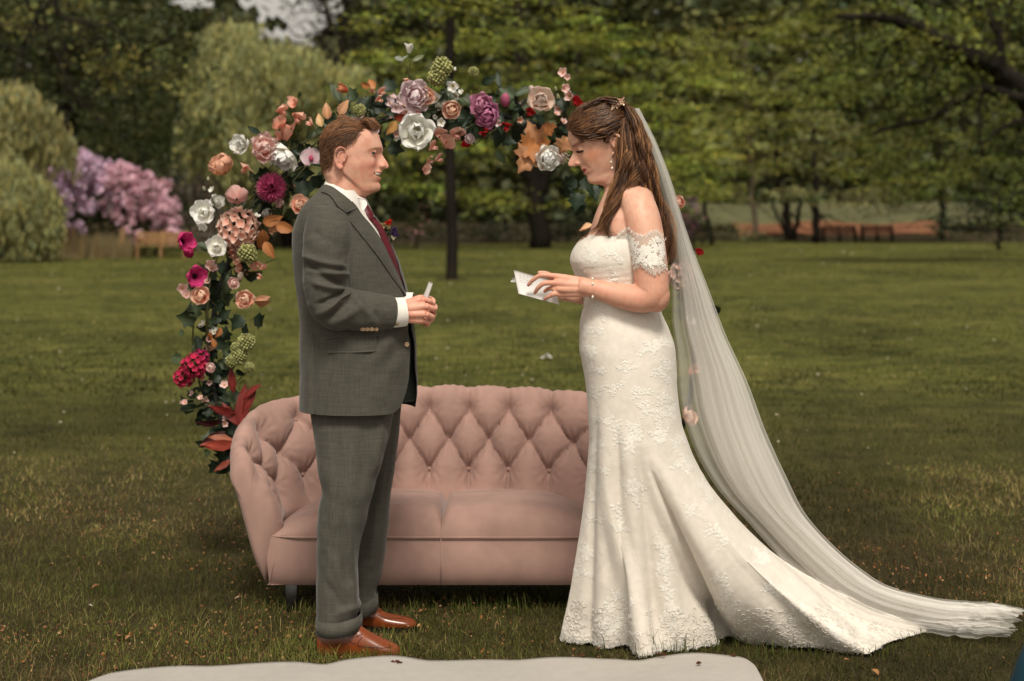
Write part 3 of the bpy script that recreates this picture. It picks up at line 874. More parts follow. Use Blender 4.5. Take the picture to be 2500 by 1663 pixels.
# deep buttoning
a = (sl[:, None] + 0.07) / 0.157 + 0 * T
bq = np.clip((T - .25) / .54, 0, 1)
p1 = np.abs(np.sin(np.pi * (a + bq))); p2 = np.abs(np.sin(np.pi * (a - bq)))
puff = (p1 * p2) ** 0.34
fade = np.clip(1 - np.maximum(T - 0.84, 0) / .26, 0, 1) ** 1.3 * sst(-.1, .12, T)
endf = np.clip((smx - np.abs(sl)) / .05, 0, 1)[:, None]
disp = -0.056 * (1 - puff) * fade * endf
BT = []
for r, off in ((0.25, 0), (0.52, 0.5), (0.79, 0)):
    for k in range(-8, 9):
        s0 = (k + off) * 0.157 - 0.07
        if abs(s0) > smx - .03:
            continue
        i = int(np.argmin(np.abs(sl - s0))); j = int(np.argmin(np.abs(T[i] - r)))
        BT.append((i, j))
        d2 = ((sl[:, None] - s0) / .026) ** 2 + ((T - r) * (hh[:, None] - .36) / .026) ** 2
        disp -= 0.012 * np.exp(-d2)
# wrinkles radiating from every button
for i, j in BT:
    ds_ = (sl[:, None] - sl[i]); dz_ = (T - T[i, j]) * (hh[i] - .36); r_w = np.hypot(ds_, dz_)
    an_ = np.arctan2(dz_, ds_)
    disp += 0.0038 * np.sin(an_ * 11 + i) * np.exp(-((r_w - .035) / .022) ** 2) * fade
# small pulled creases fanning from the pleats
disp += 0.0022 * np.sin(sl[:, None] * 190 + 3 * np.sin(T * 5)) * np.exp(-((T - 1.12) / .16) ** 2) * (0.5 + vn(sl[:, None] * 9 + 0 * T, T * 2, 4))
disp += 0.004 * (fbm(sl[:, None] * 9 + 0 * T, T * 6, 12) - .5) * fade
du = np.gradient(G, axis=0); dv = np.gradient(G, axis=1)
N = np.cross(dv, du); N /= np.linalg.norm(N, axis=2)[..., None] + 1e-9
if N[NU // 2, 20, 1] > 0:
    N = -N
Gd = G + N * disp[..., None]
# rounded front ends of the arms
def ends(g, sgn):
    c = g.mean(0); out = []
    f = np.array([0, -1.0, 0])
    for e in np.linspace(0.12, 1, 9):
        out.append(c + (g - c) * (math.cos(e * 1.50) ** 0.55) + f * 0.055 * math.sin(e * 1.57))
    return out
rows = ends(Gd[0], -1)[::-1] + [r for r in Gd] + ends(Gd[-1], 1)
Gs = np.array(rows); Gs[..., 0] += SX
MB().grid(Gs, wrap=True, cap=True).build('backrest', M_velvet, sofa)
bm_ = MB().ell((0, 0, 0), (.011, .011, .007), 10, 6)
bme = mesh('button', np.vstack(bm_.v), bm_.f); bme.materials.append(M_velvet)
for i, j in BT:
    o = link('button', bme, sofa)
    p = Gd[i, j] + N[i, j] * 0.001; p = p + [SX, 0, 0]
    o.location = Vector(p) - wloc(sofa)
    o.rotation_euler = Vector(N[i, j]).to_track_quat('Z', 'Y').to_euler()
# seat cushions
for sg in (-1, 1):
    uu = np.linspace(0, 1, 60); vv = np.linspace(0, 1, 50)
    U, V = np.meshgrid(uu, vv, indexing='ij')     # U from sofa centre outwards, V from front bottom over the top to the back
    w_ = 0.645 - 0.0 * V
    X = U * w_
    outer = (1 - np.clip((U - .42) / .58, 0, 1) ** 2.3)
    inner = 1 - 0.34 * (1 - np.clip(U / .055, 0, 1)) ** 2.5 - 0.10 * (1 - np.clip(U / .3, 0, 1)) ** 2
    ht = 0.105 * outer * inner
    ang = np.clip(V / .42, 0, 1) * np.pi / 2
    Z = 0.290 + ht * np.where(V < .42, np.sin(ang) ** .75, 1.0) + 0.012 * np.sin(np.pi * np.clip((V - .3) / .7, 0, 1)) * outer * inner
    Y = np.where(V < .42, 6.392 + 0.075 * (1 - np.cos(ang)) ** .8, 6.467 + (V - .42) / .58 * .46)
    Y = Y + 0.03 * np.clip((U - .8) / .2, 0, 1) ** 2
    Z = Z - 0.010 * sst(.6, 1, V)
    Z = Z + 0.0025 * (fbm(X * 9 + sg * 3, Y * 9, 3) - .5)
    g = np.stack([SX + sg * (X + .0003), Y, Z], -1)
    MB().grid(g).build('seat_cushion', M_velvet, sofa)
    # lower front panel, bowed a little
    U, V = np.meshgrid(np.linspace(0, 1, 40), np.linspace(0, 1, 16), indexing='ij')
    Xp = U * (0.648 + 0.010 * V)
    g = np.stack([SX + sg * (Xp + .0012), 6.398 - 0.012 * np.sin(np.pi * V) * (1 - .5 * U) + .02 * (1 - V) ** 6 + 0.02 * np.clip((U - .85) / .15, 0, 1) ** 2, 0.104 + (0.287 - .104) * V + 0 * U], -1)
    b = MB().grid(g)
    b.grid(np.array([[(SX, 6.42, .1045), (SX + sg * .655, 6.42, .1045)], [(SX, 6.95, .1045), (SX + sg * .6, 6.95, .1045)]]))
    b.build('front_panel', M_velvet, sofa)
    t_ = np.linspace(0, 1, 30)
    pts = np.stack([SX + sg * t_ * .645, 6.3875 + 0.03 * np.clip((t_ - .8) / .2, 0, 1) ** 2, 0.2885 + 0 * t_], -1)
    MB().tube(pts, 0.0032, 6).build('piping', M_velvet, sofa)
    # curved seam up the arm front
    t_ = np.linspace(0, 1, 24)
    x0 = pch([0, .35, .7, 1], [.650, .700, .765, .785], t_); z0 = pch([0, .35, .7, 1], [.285, .37, .48, .585], t_)
    y0 = pch([0, 1], [6.405, 6.415], t_)
    for yl, n_ in ((6.40, 'front'), (6.90, 'rear')):
        q = MB(); lx = SX + sg * .565
        q.grid(np.array([[(lx + sx_ * w_, yl + .045 + sy_ * w_, zq) for sx_, sy_ in ((-1, -1), (-.8, -1.1), (.8, -1.1), (1, -1), (1, 1), (-1, 1))] for zq, w_ in ((-.01, .015), (.05, .020), (.1055, .025))]), wrap=True, cap=True)
        q.build('leg', M_blackwood, sofa)
for sg in (-1, 1):
    MB().tube(cr(np.array([P(1077 + sg * 388, 1306, 6.402), P(1077 + sg * 405, 1360, 6.402), P(1077 + sg * 421, 1424, 6.408)]), 12), 0.0016, 6).build('seam', M_velvet, sofa)
# vertical centre seam of the front panel
MB().tube([(SX, 6.386, .11), (SX, 6.383, .2), (SX, 6.387, .285)], 0.0018, 6).build('seam', M_velvet, sofa)
# ------------------------------------------------------------ flower arch: metal ring with silk flowers wired to it
M_petal = mat('silk_petal', attr=True, rough=0.9, spec=0.05, transl=0.38)
M_gleaf = mat('silk_leaf', attr=True, rough=0.5, spec=0.3, transl=0.1)
M_ring = mat('dark_metal', (0.03, 0.03, 0.028), 0.5, 0.4, metal=0.6)
M_stem = mat('green_stem', (0.055, 0.055, 0.020), 0.7, 0.2)
AY = 7.28; AC = P(1105, 860, AY); AR = 590 / F * AY
arch = thing('flower_arch', 'round metal arch covered with silk flowers, dark ivy and autumn leaves', 'flower arch', (AC[0], AY, 0))
def ringpt(th, dr=0.0):
    return np.array([AC[0] + (AR + dr) * math.sin(th), AY, AC[2] + (AR + dr) * math.cos(th)])
tmax = math.acos(max(-1, (0.0 - AC[2]) / AR)) if abs(AC[2] / AR) < 1 else math.pi
ths = np.linspace(-tmax + .0, tmax, 120)
MB().tube([ringpt(t) for t in ths], 0.011, 8).build('ring', M_ring, arch)
b = MB(); b.box((AC[0], AY, 0.012), (0.55, 0.03, 0.010)); b.box((AC[0] - .5, AY, 0.012), (0.03, 0.25, 0.0085)); b.box((AC[0] + .5, AY, 0.012), (0.03, 0.25, 0.0085))
b.build('base', M_ring, arch, False)

def petal(L, W, cup=0.3, cross=0.3, ruffle=0.0, c0=(1, 1, 1), c1=(1, 1, 1), tipw=0.6, nu=7, nv=5, curl=0.0, notch=0.0):
    """petal growing along +x from the origin, upper side +z; c0 at the base to c1 at the tip"""
    u = np.linspace(0, 1, nu); v = np.linspace(-1, 1, nv)
    if tipw > 1:
        u = 1 - (1 - u) ** 1.6
    U, V = np.meshgrid(u, v, indexing='ij')
    w = W * 0.5 * (np.sin(np.pi * np.clip(U, .04, 1) ** tipw * .93) ** 0.75 + 0.10)
    if tipw > 1:      # broad rounded petal
        q_ = .56
        w = W * .5 * np.where(U < q_, .22 + .78 * np.sin(np.pi / 2 * np.clip(U / q_, 0, 1)), np.sqrt(np.maximum(.0016, 1 - (np.maximum(U - q_, 0) / (1 - q_)) ** 2)))
    x = L * (U - notch * U ** 3 * (1 - np.abs(V)) - (.02 if tipw > 1 else .10) * U * V ** 2)
    y = w * V
    z = cup * L * U ** 2 - curl * L * np.maximum(U - .6, 0) ** 2 * 4 + cross * W * .5 * V ** 2 * U
    if ruffle:
        ph = random.random() * 6
        z = z + ruffle * L * U ** 2 * np.sin(V * 5 + ph) * (.4 + np.abs(V)); x = x + ruffle * .6 * L * U ** 2 * np.cos(V * 7 + ph)
    t = sst(0, 1, U)[..., None]
    c = np.asarray(c0) * (1 - t) + np.asarray(c1) * t
    c = c * (1 + 0.10 * np.sin(V * 9)[..., None] * U[..., None])
    return np.stack([x, y, z], -1).reshape(-1, 3), [grid_faces(nu, nv)], np.clip(c.reshape(-1, 3), 0, .95)

def rotm(az, tilt):
    """place a petal: tilt 0 = standing along the flower axis +z, 90 = lying flat"""
    t = R(90 - tilt)
    ry = np.array([[math.cos(t), 0, -math.sin(t)], [0, 1, 0], [math.sin(t), 0, math.cos(t)]])
    rz = np.array([[math.cos(az), -math.sin(az), 0], [math.sin(az), math.cos(az), 0], [0, 0, 1]])
    return rz @ ry

def facing(d, roll=None):
    """matrix turning +z into direction d"""
    d = np.asarray(d, float); d /= np.linalg.norm(d)
    a = np.array([0, 0, 1.0]) if abs(d[2]) < .95 else np.array([1.0, 0, 0])
    x = np.cross(a, d); x /= np.linalg.norm(x); y = np.cross(d, x)
    M = np.stack([x, y, d], 1)
    r = random.random() * 6.28 if roll is None else roll
    return M @ np.array([[math.cos(r), -math.sin(r), 0], [math.sin(r), math.cos(r), 0], [0, 0, 1]])

NPET = [0]
def flower(name, label, pos, R_, pieces, core, d, split=True, roll=None):
    """pieces: [(petal mesh data, az, tilt, base offset xyz)]; core: MB of the centre or None"""
    M = facing(d, roll)
    rt = np.array(wloc(arch))
    split = split and NPET[0] + len(pieces) <= 300
    b = core if core is not None else MB().ell((0, 0, 0), (R_ * .14, R_ * .14, R_ * .2), 8, 6, col=(0.06, 0.08, 0.02))
    if not split:
        for (V, Fs, c), az, ti, off in pieces:
            b.add(V @ rotm(az, ti).T + off, *Fs, col=c)
    V = np.vstack(b.v); col = np.vstack(b.c)
    me = mesh(name, V, b.f, col); me.materials.append(M_petal)
    o = link(name, me, arch)
    if label:
        o['label'] = label
    o.location = Vector(pos - rt)
    o.rotation_euler = Matrix(M.tolist()).to_euler()
    if split:
        NPET[0] += len(pieces)
        cache = {}
        for pd, az, ti, off in pieces:
            if id(pd) not in cache:
                pm = mesh('petal', pd[0], pd[1], pd[2]); pm.materials.append(M_petal); cache[id(pd)] = pm
            p = link('petal', cache[id(pd)], o)
            p.location = Vector([float(q) for q in off])
            p.rotation_euler = Matrix(rotm(az, ti).tolist()).to_euler()
    return o

def camdir(j=.45):
    d = np.array([0, -1.0, 0.15]) + rng.normal(0, j, 3) * np.array([1, .3, .8]); return d
def apt(px, py, dy=None):
    return P(px, py, AY - .05 + (rng.normal(0, .035) if dy is None else dy))

def layered(R_, layers, c0, c1, ruffle=.06, var=.12):
    pcs = []
    for n, L, Wd, tilt, br, cup in layers:
        k = 1 + var * rng.normal()
        pd = [petal(L * R_, Wd * R_, cup, .5, ruffle, np.array(c0) * k, np.array(c1) * k, 1.15, 8, 6) for _ in range(2)]
        a0 = rng.random() * 6.28
        for q in range(n):
            az = a0 + q * 2 * math.pi / n + rng.normal(0, .12)
            pcs.append((pd[q % 2], az, tilt + rng.normal(0, 5), np.array([math.cos(az) * br * R_, math.sin(az) * br * R_, rng.normal(0, .03) * R_])))
    return pcs

def rose(px, py, r, c0, c1, label=None, d=None, split=True):
    R_ = r * 1.28 / F * AY
    L = [(5, 1.0, 1.15, 68, .10, .25), (4, .85, 1.05, 46, .08, .30), (4, .72, .9, 26, .06, .35), (3, .62, .7, 10, .03, .35), (2, .5, .5, 2, .01, .3)]
    core = MB().ell((0, 0, R_ * .22), (R_ * .22, R_ * .22, R_ * .33), 8, 6, col=np.array(c0) * .8)
    return flower('rose', label, apt(px, py, -.11 if label else None), R_, layered(R_, L, c0, c1, .04), core, camdir() if d is None else d, split)
def peony(px, py, r, c0, c1, label=None, d=None, split=True):
    R_ = r * 1.28 / F * AY
    L = [(6, 1.05, 1.0, 78, .1, .2), (6, .98, .9, 58, .1, .35), (6, .9, .75, 40, .1, .4), (6, .78, .6, 22, .08, .4), (5, .62, .5, 8, .05, .3)]
    core = MB().ell((0, 0, R_ * .2), (R_ * .25, R_ * .25, R_ * .4), 8, 6, col=np.array(c0) * .8)
    return flower('peony', label, apt(px, py, -.11 if label else None), R_, layered(R_, L, c0, c1, .12), core, camdir() if d is None else d, split)
def openflower(name, px, py, r, c0, c1, n=6, label=None, d=None, centre=(0.55, 0.38, 0.08), second=True, tilt=70, wid=.95, ruffle=.10, split=True):
    R_ = r * 1.22 / F * AY
    pcs = layered(R_, [(n, 1.0, wid, tilt, .05, .25)] + ([(max(3, n - 1), .72, wid * .8, tilt - 28, .04, .3)] if second else []), c0, c1, ruffle)
    core = MB().ell((0, 0, R_ * .12), (R_ * .17, R_ * .17, R_ * .14), 10, 6, col=centre)
    for q in range(10):
        a = q * .628; core.ell((math.cos(a) * R_ * .2, math.sin(a) * R_ * .2, R_ * .2), (R_ * .04,) * 3, 5, 4, col=np.array(centre) * .8)
    return flower(name, label, apt(px, py, -.11 if label else None), R_, pcs, core, camdir() if d is None else d, split)
def ball(name, px, py, r, c0, c1, nfl, fr, label=None, npt=4, squash=(1, 1, 1), core=(0.05, 0.06, 0.02)):
    """globe of many small florets (hydrangea, viburnum): one mesh, florets too many to pick apart"""
    R_ = r / F * AY
    b = MB().ell((0, 0, 0), np.array([.8, .8, .8]) * R_ * np.array(squash), 12, 8, col=core)
    for k in range(nfl):
        z = 1 - 2 * (k + .5) / nfl; a = k * 2.39996
        n_ = np.array([math.sqrt(1 - z * z) * math.cos(a), math.sqrt(1 - z * z) * math.sin(a), z])
        p = n_ * R_ * (0.86 + .2 * rng.random()) * np.array(squash)
        M = facing(n_ + rng.normal(0, .25, 3))
        kc = (.8 + .4 * rng.random())
        for q in range(npt):
            V, Fs, c = petal(fr * R_, fr * R_ * .95, .15, .3, .08, np.array(c0) * kc, np.array(c1) * kc, .65, 4, 3)
            b.add(V @ rotm(q * 2 * math.pi / npt, 78).T @ M.T + p, *Fs, col=c)
    me = mesh(name, np.vstack(b.v), b.f, np.vstack(b.c)); me.materials.append(M_petal)
    o = link(name, me, arch); o.location = Vector(apt(px, py) - np.array(wloc(arch)))
    if label:
        o['label'] = label
    return o
def dahlia(px, py, r, c0, c1, label):
    R_ = r / F * AY
    pcs = []
    pd = [petal(R_ * s, R_ * .20, .12, .6, .03, np.array(c0) * k, np.array(c1) * k, .5, 5, 3) for s in (1.0, .92) for k in (.8, 1.15)]
    for k in range(150):
        t = 8 + 105 * (k / 150) ** .8
        pcs.append((pd[k % 4], k * 2.39996, t + rng.normal(0, 4), np.zeros(3)))
    return flower('dahlia', label, apt(px, py, -.08), R_, pcs, None, (-.1, -1, .15), False)
def protea(px, py, r, c0, c1, label):
    R_ = r / F * AY; pcs = []
    pd = [petal(R_ * 1.9, R_ * .28, .1, .5, .03, np.array(c0) * k, np.array(c1) * k, .5, 6, 3) for k in (.85, 1.1)]
    for k in range(46):
        pcs.append((pd[k % 2], k * 2.39996, 6 + 42 * (k / 46), np.zeros(3)))
    return flower('protea', label, apt(px - 4, py - 16), R_, pcs, None, (.25, -.75, -.7), False)
def sweetpea(px, py, r, c0, c1, label=None, split=True):
    R_ = r * 1.2 / F * AY
    pa = petal(R_ * 1.5, R_ * 2.0, .25, .45, .14, c0, c1, .75, 6, 6, notch=.1); pb = petal(R_ * 1.0, R_ * 1.0, .4, .9, .08, np.array(c0) * .9, c1, .6, 5, 4)
    pcs = [(pa, 1.57, 62, np.zeros(3)), (pb, 1.2, 30, np.array([0, -.1, 0]) * R_), (pb, 4.4, 50, np.array([0, -.1, 0]) * R_)]
    return flower('sweet_pea', label, apt(px, py), R_, pcs, MB().ell((0, 0, 0), (R_ * .15,) * 3, 6, 4, col=c0), camdir(.5), split, roll=rng.normal(0, .7))
def tulip(px, py, r, c0, c1, d, label=None):
    R_ = r / F * AY
    pcs = layered(R_, [(3, 1.9, 1.25, 8, .32, -.18), (3, 1.75, 1.15, 3, .25, -.15)], c0, c1, .03)
    return flower('tulip', label, apt(px, py), R_, pcs, None, d)
def blossom(px, py, r, c0, c1, label=None, n=5):
    R_ = r * 1.25 / F * AY
    pcs = layered(R_, [(n, 1.0, .8, 70, .05, .2)], c0, c1, .04)
    core = MB().ell((0, 0, R_ * .1), (R_ * .2,) * 3, 6, 4, col=(0.5, 0.4, 0.12))
    return flower('blossom', label, apt(px, py), R_, pcs, core, camdir(.5), False)
def bud(px, py, r, c, d=(0, 0, 1), label=None):
    R_ = r / F * AY
    b = MB()
    for q in range(3):
        b.ell((math.cos(q * 2.1) * R_ * .12, math.sin(q * 2.1) * R_ * .12, 0), (R_ * .72, R_ * .72, R_ * 1.35), 9, 7, col=np.array(c) * (.85 + .15 * q))
    b.ell((0, 0, -R_ * .9), (R_ * .55, R_ * .55, R_ * .7), 8, 6, col=(.07, .085, .03))
    me = mesh('bud', np.vstack(b.v), b.f, np.vstack(b.c)); me.materials.append(M_petal)
    o = link('bud', me, arch); o.location = Vector(apt(px, py) - np.array(wloc(arch))); o.rotation_euler = Matrix(facing(d).tolist()).to_euler()
    return o

def leafshape(kind):
    if kind == 'ivy':
        a = [(0, 0), (.18, -.40), (.42, -.34), (.55, -.50), (.66, -.22), (1.0, 0)]
    elif kind == 'maple':
        a = [(0, 0), (-.02, -.28), (.20, -.30), (.22, -.62), (.40, -.48), (.58, -.62), (.60, -.28), (.76, -.30), (.82, -.13), (1.0, 0)]
    elif kind == 'ovate':
        a = [(0, 0), (.15, -.20), (.40, -.30), (.70, -.22), (.9, -.08), (1.0, 0)]
    else:
        a = [(0, 0), (.12, -.05), (.4, -.095), (.7, -.075), (.9, -.03), (1.0, 0)]
    return np.array(a)
def leafmesh(kind, c, bend=.25, fold=.25, nr=3):
    a = leafshape(kind); n = len(a); rows = []
    cc = []
    for k, t in enumerate(np.linspace(-1, 1, 2 * nr - 1)):
        y = np.abs(a[:, 1]) * t; x = a[:, 0] * 1.0
        mid = np.linspace(0, 1, n)
        x = mid * (1 - abs(t)) + x * abs(t)
        z = fold * np.abs(y) - bend * x ** 2 + .03 * np.sin(x * 9 + t * 3)
        rows.append(np.stack([x, y, z], -1))
        cc.append(np.broadcast_to(np.asarray(c) * (1.25 if t == 0 else 1 - .15 * abs(t)), (n, 3)))
    return np.array(rows), np.array(cc)
LM = {}
def leaf(name, kind, px, py, L, ang, c, dy=None, d=None, label=None, bend=None, pts=None):
    """L in photo pixels, ang = direction of the tip in the picture plane (degrees, 0 right, 90 up)"""
    key = (kind, tuple(np.round(c, 3)), int(rng.integers(0, 3)))
    if key not in LM:
        G, C = leafmesh(kind, c, (.15 + .35 * rng.random()) if bend is None else bend, .2 + .3 * rng.random())
        m_ = mesh(name, G.reshape(-1, 3), [grid_faces(*G.shape[:2])], C.reshape(-1, 3)); m_.materials.append(M_gleaf); LM[key] = m_
    o = link(name, LM[key], arch)
    s = L / F * AY; o.scale = (s, s, s)
    o.location = Vector(apt(px, py, dy) - np.array(wloc(arch)))
    x = np.array([math.cos(R(ang)), rng.normal(0, .35), math.sin(R(ang))]); x /= np.linalg.norm(x)
    z = np.array([0, -1.0, 0]) + rng.normal(0, .35, 3); y = np.cross(z, x); y /= np.linalg.norm(y); z = np.cross(x, y)
    o.rotation_euler = Matrix(np.stack([x, y, z], 1).tolist()).to_euler()
    if label:
        o['label'] = label
    return o

PEA0, PEA1 = (0.85, 0.28, 0.18), (0.85, 0.60, 0.46)
COR0, COR1 = (0.84, 0.30, 0.20), (0.88, 0.58, 0.46)
WHT0, WHT1 = (0.86, 0.84, 0.72), (0.93, 0.92, 0.88)
PNK0, PNK1 = (0.82, 0.42, 0.38), (0.86, 0.64, 0.60)
MAG0, MAG1 = (0.42, 0.03, 0.13), (0.55, 0.07, 0.20)
LAV0, LAV1 = (0.74, 0.48, 0.53), (0.85, 0.70, 0.72)
PUR0, PUR1 = (0.36, 0.07, 0.20), (0.72, 0.34, 0.48)
GRN0, GRN1 = (0.40, 0.42, 0.15), (0.58, 0.57, 0.28)
RED0, RED1 = (0.36, 0.012, 0.018), (0.48, 0.03, 0.03)
TAN = (0.48, 0.24, 0.12); ORG = (0.38, 0.15, 0.05); DRK = (0.016, 0.030, 0.015); MIDG = (0.045, 0.065, 0.028); WINE = (0.16, 0.018, 0.014)

dahlia(663, 458, 40, MAG0, (0.62, 0.13, 0.27), 'big magenta spiky dahlia left of the groom')
peony(638, 367, 29, (0.80, 0.30, 0.22), PNK1, 'full salmon pink peony beside a white flower')
peony(1008, 236, 31, LAV0, LAV1, 'pale mauve peony at the top of the arch')
peony(1171, 259, 24, PUR0, PUR1, 'upper left of two purple pink peonies')
peony(1198, 283, 26, PUR0, (0.62, 0.25, 0.42), 'lower right of two purple pink peonies')
openflower('magnolia', 1017, 323, 42, WHT0, WHT1, 7, 'largest white flower with ruffled petals right of the groom head', (0, -1, .1), (.7, .66, .45), True, 66, 1.0, .13)
openflower('magnolia', 503, 519, 29, WHT0, WHT1, 6, 'white open flower with yellow centre at the left edge', (-.2, -1, .1))
openflower('magnolia', 530, 605, 25, WHT0, WHT1, 5, 'white open flower below the salmon hydrangea', (.1, -1, .2))
openflower('magnolia', 525, 496, 19, WHT0, WHT1, 5, None, (.6, -.7, .3))
openflower('magnolia', 497, 547, 13, WHT0, WHT1, 5, None, (-.2, -.6, -.7), second=False)
openflower('cosmos', 441, 591, 27, MAG0, (0.62, 0.06, 0.22), 5, 'topmost magenta cosmos sticking out on the left', (.9, -.75, .1), (0.02, .01, .015), False, 62)
openflower('cosmos', 468, 629, 18, MAG0, (0.55, 0.05, 0.17), 5, 'middle magenta cosmos tilted upward', (-.4, -.4, .9), (0.02, .01, .015), False, 45)
openflower('cosmos', 474, 674, 26, MAG0, (0.62, 0.06, 0.22), 5, 'lowest magenta cosmos with dark centre', (.5, -1, 0), (0.02, .01, .015), False, 66)
openflower('poppy', 552, 423, 36, (0.80, 0.50, 0.26), (0.78, 0.46, 0.33), 5, 'peach poppy leaning out to the upper left', (-.4, -.55, .75), (0.55, .4, .1), True, 52, 1.2, .14)
openflower('poppy', 579, 487, 27, PNK0, (0.74, 0.48, 0.44), 5, 'pale pink poppy seen from behind', (-.2, .9, .5), (0.05, .06, .02), False, 60, 1.1, .05)
openflower('magnolia', 596, 358, 25, WHT0, WHT1, 6, 'white flower touching the salmon peony', (-.5, -.8, .3))
peony(701, 373, 29, (0.70, 0.66, 0.50), WHT1, 'creamy white double flower above the magenta dahlia')
rose(1039, 236, 19, PEA0, PEA1, 'peach rose against the pale mauve peony', (.2, -1, .1))
rose(1101, 267, 21, PEA0, PEA1, 'peach rose right of the white blossoms', (.1, -1, -.1))
rose(1321, 250, 29, (0.76, 0.52, 0.42), (0.78, 0.64, 0.55), 'large pale blush rose near the bride', (0, -1, .25))
rose(729, 505, 21, PEA0, PEA1, 'peach rose beside the groom shoulder', (.3, -.8, .3))
rose(493, 724, 21, PEA0, PEA1, 'left peach rose on the lower arch', (-.1, -1, .2))
rose(600, 734, 22, PEA0, PEA1, 'right peach rose with a tan leaf on the lower arch', (0, -1, .2))
ball('hydrangea', 584, 556, 44, (0.85, 0.40, 0.30), (0.88, 0.66, 0.56), 64, .34, 'salmon hydrangea head')
ball('hydrangea', 575, 612, 17, COR0, COR1, 22, .5)
ball('geranium', 474, 893, 26, (0.50, 0.02, 0.07), (0.62, 0.06, 0.13), 40, .36, 'crimson flower cluster low on the left', 5)
ball('geranium', 449, 921, 22, (0.50, 0.02, 0.07), (0.62, 0.06, 0.13), 32, .4, None, 5)
ball('geranium', 490, 873, 17, (0.46, 0.02, 0.10), (0.58, 0.06, 0.18), 24, .45, None, 5)
for px, py, r in ((601, 836, 21), (578, 851, 16), (584, 870, 19), (566, 882, 15), (609, 896, 12), (604, 619, 23), (1079, 165, 24), (1067, 190, 21), (1156, 175, 12), (878, 270, 15)):
    R_ = r / F * AY
    b = MB().ell((0, 0, 0), (R_ * .8,) * 3, 12, 8, col=(.22, .23, .08))
    for k in range(95):
        z = 1 - 2 * (k + .5) / 95; a = k * 2.39996
        n_ = np.array([math.sqrt(1 - z * z) * math.cos(a), math.sqrt(1 - z * z) * math.sin(a), z])
        b.ell(n_ * R_ * (.84 + .22 * rng.random()), np.array([.16, .16, .13]) * R_ * (.7 + .6 * rng.random()), 6, 4, facing(n_ + rng.normal(0, .4, 3)), col=np.array([0.50, 0.50, 0.22]) * (.6 + .6 * rng.random()))
    me = mesh('viburnum', np.vstack(b.v), b.f, np.vstack(b.c)); me.materials.append(M_petal)
    o = link('viburnum', me, arch); o.location = Vector(apt(px, py, -.07) - np.array(wloc(arch)))
protea(1364, 383, 22, (0.72, 0.42, 0.36), (0.74, 0.62, 0.56), 'blush protea with narrow petals beside the bride face')
peony(1334, 385, 24, (0.7, .6, .5), WHT1, 'white flower beneath the orange maple leaves')
for px, py, r in ((724, 253, 13), (684, 274, 15), (720, 287, 17), (687, 310, 16), (683, 339, 13), (712, 326, 22)):
    sweetpea(px, py, r, COR0, (0.88, 0.52, 0.40))
for px, py, r in ((1072, 328, 16), (1110, 332, 17), (1084, 354, 17), (1057, 361, 13), (1070, 388, 12), (1046, 392, 10), (1034, 410, 11)):
    sweetpea(px, py, r, (0.80, 0.36, 0.27), (0.86, 0.56, 0.46))
for px, py, r in ((909, 220, 8), (932, 225, 10), (925, 243, 10), (992, 196, 9), (601, 409, 15), (762, 302, 11), (590, 656, 9), (614, 657, 9), (630, 647, 8), (644, 657, 8), (637, 677, 8), (604, 670, 8), (570, 622, 13)):
    sweetpea(px, py, r, COR0, COR1, None, False)
for px, py, r in ((1239, 308, 12), (1140, 357, 12), (1198, 312, 12), (1297, 278, 11), (1181, 323, 9), (1406, 254, 13), (1424, 262, 10), (1703, 620, 9)):
    sweetpea(px, py, r, RED0, RED1, None, False)
tulip(998, 130, 13, WHT0, WHT1, (.1, -.2, 1), 'white tulip at the very top')
tulip(848, 222, 14, (0.62, 0.10, 0.05), (0.72, 0.34, 0.18), (-.7, -.4, .25), 'striped orange tulip above the groom head')
R_ = 26 / F * AY
orch = [(petal(R_ * 1.05, R_ * 1.35, .1, .25, .04, (0.66, 0.42, 0.50), (0.74, 0.62, 0.64), .8, 7, 6), az, 84, np.zeros(3)) for az in (2.9, .2)] + [(petal(R_ * 1.0, R_ * .7, .1, .25, .02, (0.62, 0.40, 0.48), (0.72, 0.58, 0.60), .6, 6, 5), az, 88, np.array([0, 0, -.004])) for az in (1.57, 3.9, 5.5)]
flower('orchid', 'pale pink orchid with magenta lip behind the groom head', apt(760, 384, -.06), R_, orch, MB().ell((0, -R_ * .12, R_ * .15), (R_ * .22, R_ * .3, R_ * .2), 8, 6, col=(0.52, 0.10, 0.16)), (-.15, -1, .1), True, roll=.2)
for px, py, r in ((952, 254, 12), (966, 262, 11), (976, 243, 11), (976, 267, 12), (945, 243, 10), (960, 240, 9)):
    blossom(px, py, r, LAV0, LAV1)
for px, py, r in ((1066, 243, 15), (1090, 241, 14), (1106, 209, 14), (1114, 234, 12), (1072, 262, 10), (1077, 299, 10), (1064, 284, 6), (519, 465, 8), (1126, 226, 7)):
    blossom(px, py, r, WHT0, WHT1)
for px, py, r in ((1375, 177, 11), (1385, 188, 8), (1377, 215, 11), (1391, 234, 12), (1364, 267, 11), (1375, 299, 9), (1358, 279, 8), (548, 940, 10), (471, 961, 8), (499, 977, 9), (452, 984, 8), (570, 977, 9), (553, 1023, 9), (549, 1035, 8), (510, 933, 7), (490, 972, 7), (445, 980, 6), (512, 647, 13), (445, 703, 13), (455, 721, 11), (518, 655, 11)):
    blossom(px, py, r, PNK0, PNK1)
